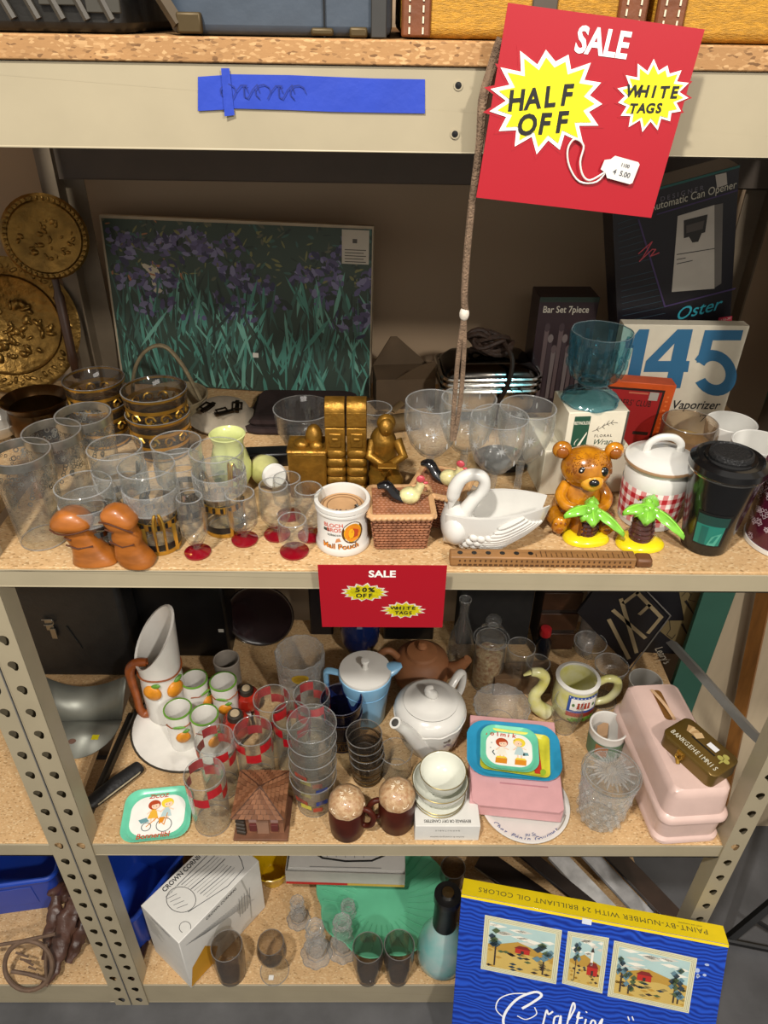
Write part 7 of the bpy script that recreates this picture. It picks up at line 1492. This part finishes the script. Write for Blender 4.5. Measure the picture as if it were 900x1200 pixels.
for i, (u, vb, vt, lab) in enumerate(((350, 1088, 1056, 'crystal stopper farthest from the blue bottle, by the open carton'), (371, 1128, 1086, 'large crystal stopper at the front of the crystal pieces'), (402, 1122, 1080, 'large crystal stopper on a round base, right of the front one'), (408, 1085, 1060, 'crystal stopper against the jade bowl'))):
    P = base(u, vb, 24, Z4); h = hgt(P, vt); k = kk(P); t = thing('crystal_candlestick', lab.replace('stopper', 'candlestick'), 'candlestick', P, group='cut crystal candlesticks'); q = 12*k if i in (1, 2) else 9*k
    fac = lambda a, j: 1+.10*(abs(math.cos(4*a))-.5)
    ob('base', G().lathe([(0, 0), (q*1.5, 0), (q*1.5, .003), (q*1.0, .009), (0, .01)], 32, wob=fac), M_CRY, t); ob('stem', G().lathe([(0, .009), (q*.7, .010), (q*1.05, h*.35), (q*.6, h*.5), (q*.95, h*.68), (q*.55, h*.8), (q*.9, h*.95), (q*.85, h), (q*.5, h), (q*.5, h*.9), (0, h*.9)], 32, wob=fac), M_CRY, t)
P = base(516, 1149, 56, Z4); k = kk(P); h = hgt(P, 1048); t = thing('glazed_bottle', 'pale blue mottled bottle with a black neck and stopper', 'bottle', P); r = 29*k
M_AQUA = mat('aqua_mottle', '6fb3ae', .2, var=.12, scale=18, coat=.5, c2='a9bcb8')
ob('body', G().lathe([(0, 0), (r*.8, 0), (r*.98, h*.08), (r, h*.18), (r*.86, h*.36), (r*.55, h*.52), (r*.42, h*.6), (0, h*.6)], 40), M_AQUA, t)
n_ = ob('neck', G().lathe([(0, h*.55), (r*.46, h*.56), (r*.44, h*.9), (r*.5, h*.92), (r*.5, h*1.0), (0, h*1.0)], 30), M_BLACK, t); ob('stopper', G().lathe([(0, h), (r*.26, h), (r*.22, h*1.03), (0, h*1.035)], 22), M_CHROME, n_)
# ---- boards stacked at the back right
for i, (u0, v0, u1, v1, wd, c, lab) in enumerate(((566, 1008, 640, 1046, .06, '1d1512', 'dark lacquered board lying slanted behind the paint box'), (652, 1004, 720, 1062, .045, 'c9c8c6', 'pale grey slat lying slanted behind the paint box'), (690, 1004, 755, 1060, .04, 'a9a8a8', 'second pale slat, slanted beside the first'), (716, 1002, 790, 1066, .05, '2e2019', 'dark brown board slanted nearest the right post'), (610, 1004, 690, 1056, .034, '241b18', 'dark brown board between the lacquered board and the pale slats'))):
    a_, b_ = atz(u0, v0, Z4+.05), atz(u1, v1+14, Z4+.012); d = b_-a_; L_ = d.length*1.12; t = thing('slat_board', lab, 'board', (a_+b_)/2+Vector((0, .0, .004*i+(.012 if i == 4 else 0))))
    t.rotation_euler = d.to_track_quat('X', 'Z').to_euler(); ob('board', G().box((0, 0, 0), (L_, wd, .010)), mat('board_'+c, c, .35, var=.2, coat=.2), t, bevel=.001)
# ---- paint by number box in front
t = thing('paint_set_box', 'big blue and yellow paint-by-number box propped against the shelves', 'box', (.3084, -.081, .0768)); t.rotation_mode = 'YXZ'; t.rotation_euler = (-.3932, -.0607, -.2449); w_, d_ = .5062, .049
t.location = (.4243, -.125, .1202)
H_ = .3152
for (nm, z0, z1) in (('carton', -.112, H_),): ob(nm, G().box((0, 0, (z0+z1)/2), (w_, d_, z1-z0)), [mat('moire_blue', '14389f', .3, var=.1, coat=.2)], t, bevel=.0015)
mb = _M['moire_blue']; nt = mb.node_tree; N, L = nt.nodes, nt.links
wv = N.new('ShaderNodeTexWave'); wv.wave_type = 'BANDS'; wv.bands_direction = 'Z'; wv.inputs['Scale'].default_value = 30; wv.inputs['Distortion'].default_value = 14; wv.inputs['Detail'].default_value = 1.5; wv.inputs['Detail Scale'].default_value = .7
tc = N.new('ShaderNodeTexCoord'); mp = N.new('ShaderNodeMapping'); mp.inputs['Scale'].default_value = (.8, 1, 1.1); L.new(tc.outputs['Object'], mp.inputs[0]); L.new(mp.outputs[0], wv.inputs['Vector'])
cr = N.new('ShaderNodeValToRGB'); cr.color_ramp.elements[0].color = (*lin('0d2a86'), 1); cr.color_ramp.elements[1].color = (*lin('2150c4'), 1); L.new(wv.outputs['Fac'], cr.inputs[0]); L.new(cr.outputs[0], N['Principled BSDF'].inputs['Base Color'])
PB = ((541, 1046.7), (852, 1106.7), (835.5, 1200), (529, 1200)); f = plane((0, -d_/2-.0002, 0), (1, 0, 0), (0, 0, 1))
Minv = (Matrix.Translation(t.location) @ Euler((-.3932, -.0607, -.2449), 'YXZ').to_matrix().to_4x4()).inverted()
def onbox(u, v):
    a_ = Minv @ _C; d = Minv.to_3x3() @ _ray(u, v); s = (-d_/2-a_.y)/d.y; q = a_+d*s; return q.x, q.z
ftop = plane((0, 0, H_+.0002), (1, 0, 0), (0, 1, 0)); g = G(); putr(g, ftop, -w_/2, -d_/2, w_/2, d_/2, 0, 1); putr(g, f, -w_/2, H_-.006, w_/2, H_, 0, 1)
txt(g, ftop, 'PAINT-BY-NUMBER WITH 24 BRILLIANT OIL COLORS', 0.0, -.001, .0195, 1, 2, .0, rot=PI, space=1.12, sx=.86); txt(g, ftop, 'each set complete', .19, .011, .006, 1, 2, 0, rot=PI)
prt('yellow_edge', g, [ink('f0d414'), ink('5a5a30')], t, 'yellow top edge with upside-down lettering')
def frame_pic(pp, seed, name):
    Q = [onbox(*q) for q in pp]; bl = lambda s, v: tuple((Q[3][i]*(1-s)+Q[2][i]*s)*(1-v)+(Q[0][i]*(1-s)+Q[1][i]*s)*v for i in (0, 1))
    g = G(); put(g, f, [Q[3], Q[2], Q[1], Q[0]], 0, 1); wq, hq = (.07, .09) if seed != 2 else (.12, .09)
    for k in range(3):
        a, b = wq*(.25+.25*k), hq*(.25+.25*k); e = .012
        for (s0, v0, s1, v1) in ((a, b, 1-a, b), (1-a, b, 1-a, 1-b), (1-a, 1-b, a, 1-b), (a, 1-b, a, b)): stroke(g, f, [bl(s0, v0), bl(s1, v1)], .0007, 1, 2)
    S_ = lambda s, v: bl(wq+(1-2*wq)*min(1, max(0, s)), hq+(1-2*hq)*min(1, max(0, v))); rr = random.Random(seed)
    P2 = lambda pts, m, l=2: put(g, f, [S_(*p) for p in pts], m, l)
    P2(rect(0, 0, 1, 1), 2, 2)
    for i in range(14): x, y = rr.random(), rr.uniform(.62, .98); P2([(x-.14, y), (x, y+.04), (x+.14, y+.01), (x, y-.04)], rr.choice([3, 4, 3]), 3)
    P2([(0, 0), (1, 0), (1, .48), (.75, .55), (.45, .66), (.2, .55), (0, .5)], 5, 4); P2([(0, 0), (1, 0), (1, .36), (.6, .42), (.3, .36), (0, .44)], 6, 5)
    for i in range(34): x, y = rr.random(), rr.uniform(.02, .4); P2([(x-.06, y), (x, y+.03), (x+.06, y), (x, y-.03)], rr.choice([5, 6, 7, 8, 9, 10]), 6)
    if seed == 1: B_ = [(.42, .46, .22, .13)]; Tr = [(.12, .55, .13), (.86, .42, .15)]
    elif seed == 2: B_ = [(.58, .3, .34, .22)]; Tr = [(.2, .6, .14)]
    else: B_ = [(.3, .44, .2, .16)]; Tr = [(.08, .55, .09), (.2, .25, .09), (.84, .5, .10), (.9, .3, .1)]
    for (x, y, a, b) in B_: P2(rect(x, y-b*.3, x+a, y+b*.5), 11, 7); P2([(x-.02, y+b*.5), (x+a*.25, y+b), (x+a*.8, y+b), (x+a+.02, y+b*.5)], 12, 8); P2(rect(x+a*.4, y-b*.3, x+a*.6, y+b*.2), 10, 9)
    if seed == 2: P2(rect(.66, .45, .74, .75), 3, 8); P2([(.64, .75), (.76, .75), (.70, .86)], 10, 9)
    for (x, y, s_) in Tr:
        P2(rect(x-.012, .05, x+.012, y), 10, 8)
        for i in range(9): a, b = x+rr.uniform(-s_, s_)*.7, y+rr.uniform(-.1, .28); P2([(a-s_*.5, b), (a, b+.07), (a+s_*.5, b+.02), (a, b-.06)], rr.choice([8, 9, 13]), 9)
    prt(name, g, [ink(c) for c in ('d5d2b0', '8f8c70', 'a9c3c0', 'e4e0d2', 'c9c6ba', 'b08a3a', 'c2a65a', '8a7a4a', '4a5a3a', '2c3a44', '3a2e28', 'b02a22', '7a2420', '5f7f8c')], t)
frame_pic(((568, 1074), (658, 1092), (651, 1155), (563, 1137)), 1, 'framed_picture'); frame_pic(((665, 1093), (713, 1101), (705, 1166), (658, 1154)), 2, 'framed_picture'); frame_pic(((719, 1104), (816, 1125), (806, 1189), (711, 1169)), 3, 'framed_picture')
g = G(); cs = lambda pts, wd: stroke(g, f, [onbox(*q) for q in pts], wd, 0, 2)
def curve(pts, n=6):
    out = []
    for i in range(len(pts)-1):
        p0, p1, p2, p3 = pts[max(0, i-1)], pts[i], pts[i+1], pts[min(len(pts)-1, i+2)]
        for k in range(n):
            s = k/n; out.append(tuple(.5*(2*p1[j]+(p2[j]-p0[j])*s+(2*p0[j]-5*p1[j]+4*p2[j]-p3[j])*s*s+(-p0[j]+3*p1[j]-3*p2[j]+p3[j])*s**3) for j in (0, 1)))
    return out+[pts[-1]]
cs(curve([(612, 1183), (624, 1176), (634, 1168), (626, 1164), (606, 1172), (592, 1188), (590, 1202), (600, 1210)]), .0052)
cs(curve([(590, 1194), (581, 1184), (585, 1172), (600, 1166), (620, 1166)]), .0024); cs(curve([(606, 1192), (616, 1196), (628, 1190), (626, 1182)]), .0022)
for pts in ([(628, 1205), (636, 1186), (640, 1190), (648, 1187)], [(660, 1192), (652, 1194), (650, 1204), (658, 1206), (664, 1192), (663, 1206)], [(672, 1214), (680, 1192), (688, 1177), (691, 1183), (680, 1196)], [(692, 1208), (700, 1188), (696, 1194), (706, 1194)], [(708, 1208), (713, 1196)], [(718, 1210), (724, 1198), (731, 1199), (730, 1208)], [(738, 1210), (745, 1196), (739, 1202), (751, 1203)]): cs(curve([(635+(u-628)*.60, v) for u, v in pts]), .0036)
for u in (735, 740): cs([(u, 1193), (u+1.5, 1197)], .0024)
cs([(686, 1187), (687, 1188)], .0026)
prt('script_lettering', g, ink('eef0f4'), t, 'white script lettering')
x, y = onbox(687, 1082); g = G(); putr(g, f, x-.009, y-.006, x+.009, y+.006, 0, 2); prt('price_sticker', g, ink('d5dbe6'), t)
x, y = onbox(822, 1138); g = G(); rr = random.Random(4)
for i in range(5): put(g, f, disc(x+rr.uniform(-.01, .01), y+rr.uniform(-.02, .02), rr.uniform(.002, .005), rr.uniform(.002, .006), 7), 0, 1)
prt('scuff', g, ink('a9b8d8'), t)
# ---- black stand on the floor
t = thing('metal_stand', 'black angled metal stand on the floor beside the shelves', 'stand', atz(870, 1108, 0)); o = t.location
pt = lambda u, v, z=0: atz(u, v, z)-o
g = G(); g.tube([pt(850, 1104, .008)+Vector((0, 0, .008)), pt(930, 1120, .008)+Vector((0, 0, .008))], .008, 8); ob('foot', g, M_BLACK, t)
g = G(); g.tube([pt(852, 1104)+Vector((0, 0, .016)), pt(852, 1104)+Vector((.16, .06, .2)), pt(852, 1104)+Vector((.36, .14, .45))], .012, 4, flat=.5); ob('leg', g, M_BLACK, t, ang=.3)
g = G(); g.tube([pt(852, 1104)+Vector((.05, .02, .075)), pt(852, 1104)+Vector((.16, -.02, .016))], .006, 6); ob('strut', g, M_BLACK, t)
# ================================================================ let every thing rest on its deck
bpy.context.view_layer.update()
for o in [x for x in bpy.data.objects if x.parent is None and x.get('category') and x.get('category') not in ('shelving', 'tape', 'cord', 'tag') and not x.name.startswith('sale_sign')]:
    lo = 1e9; st = [o]
    while st:
        q = st.pop(); st += list(q.children)
        if q.type == 'MESH':
            mw = q.matrix_world; lo = min([lo]+[(mw @ v.co).z for v in q.data.vertices])
    for zd in (Z1, Z2, Z3, Z4, 0.0):
        if -.035 < lo-zd < .004: o.location.z += zd+.0003-lo; break
bpy.context.view_layer.update()
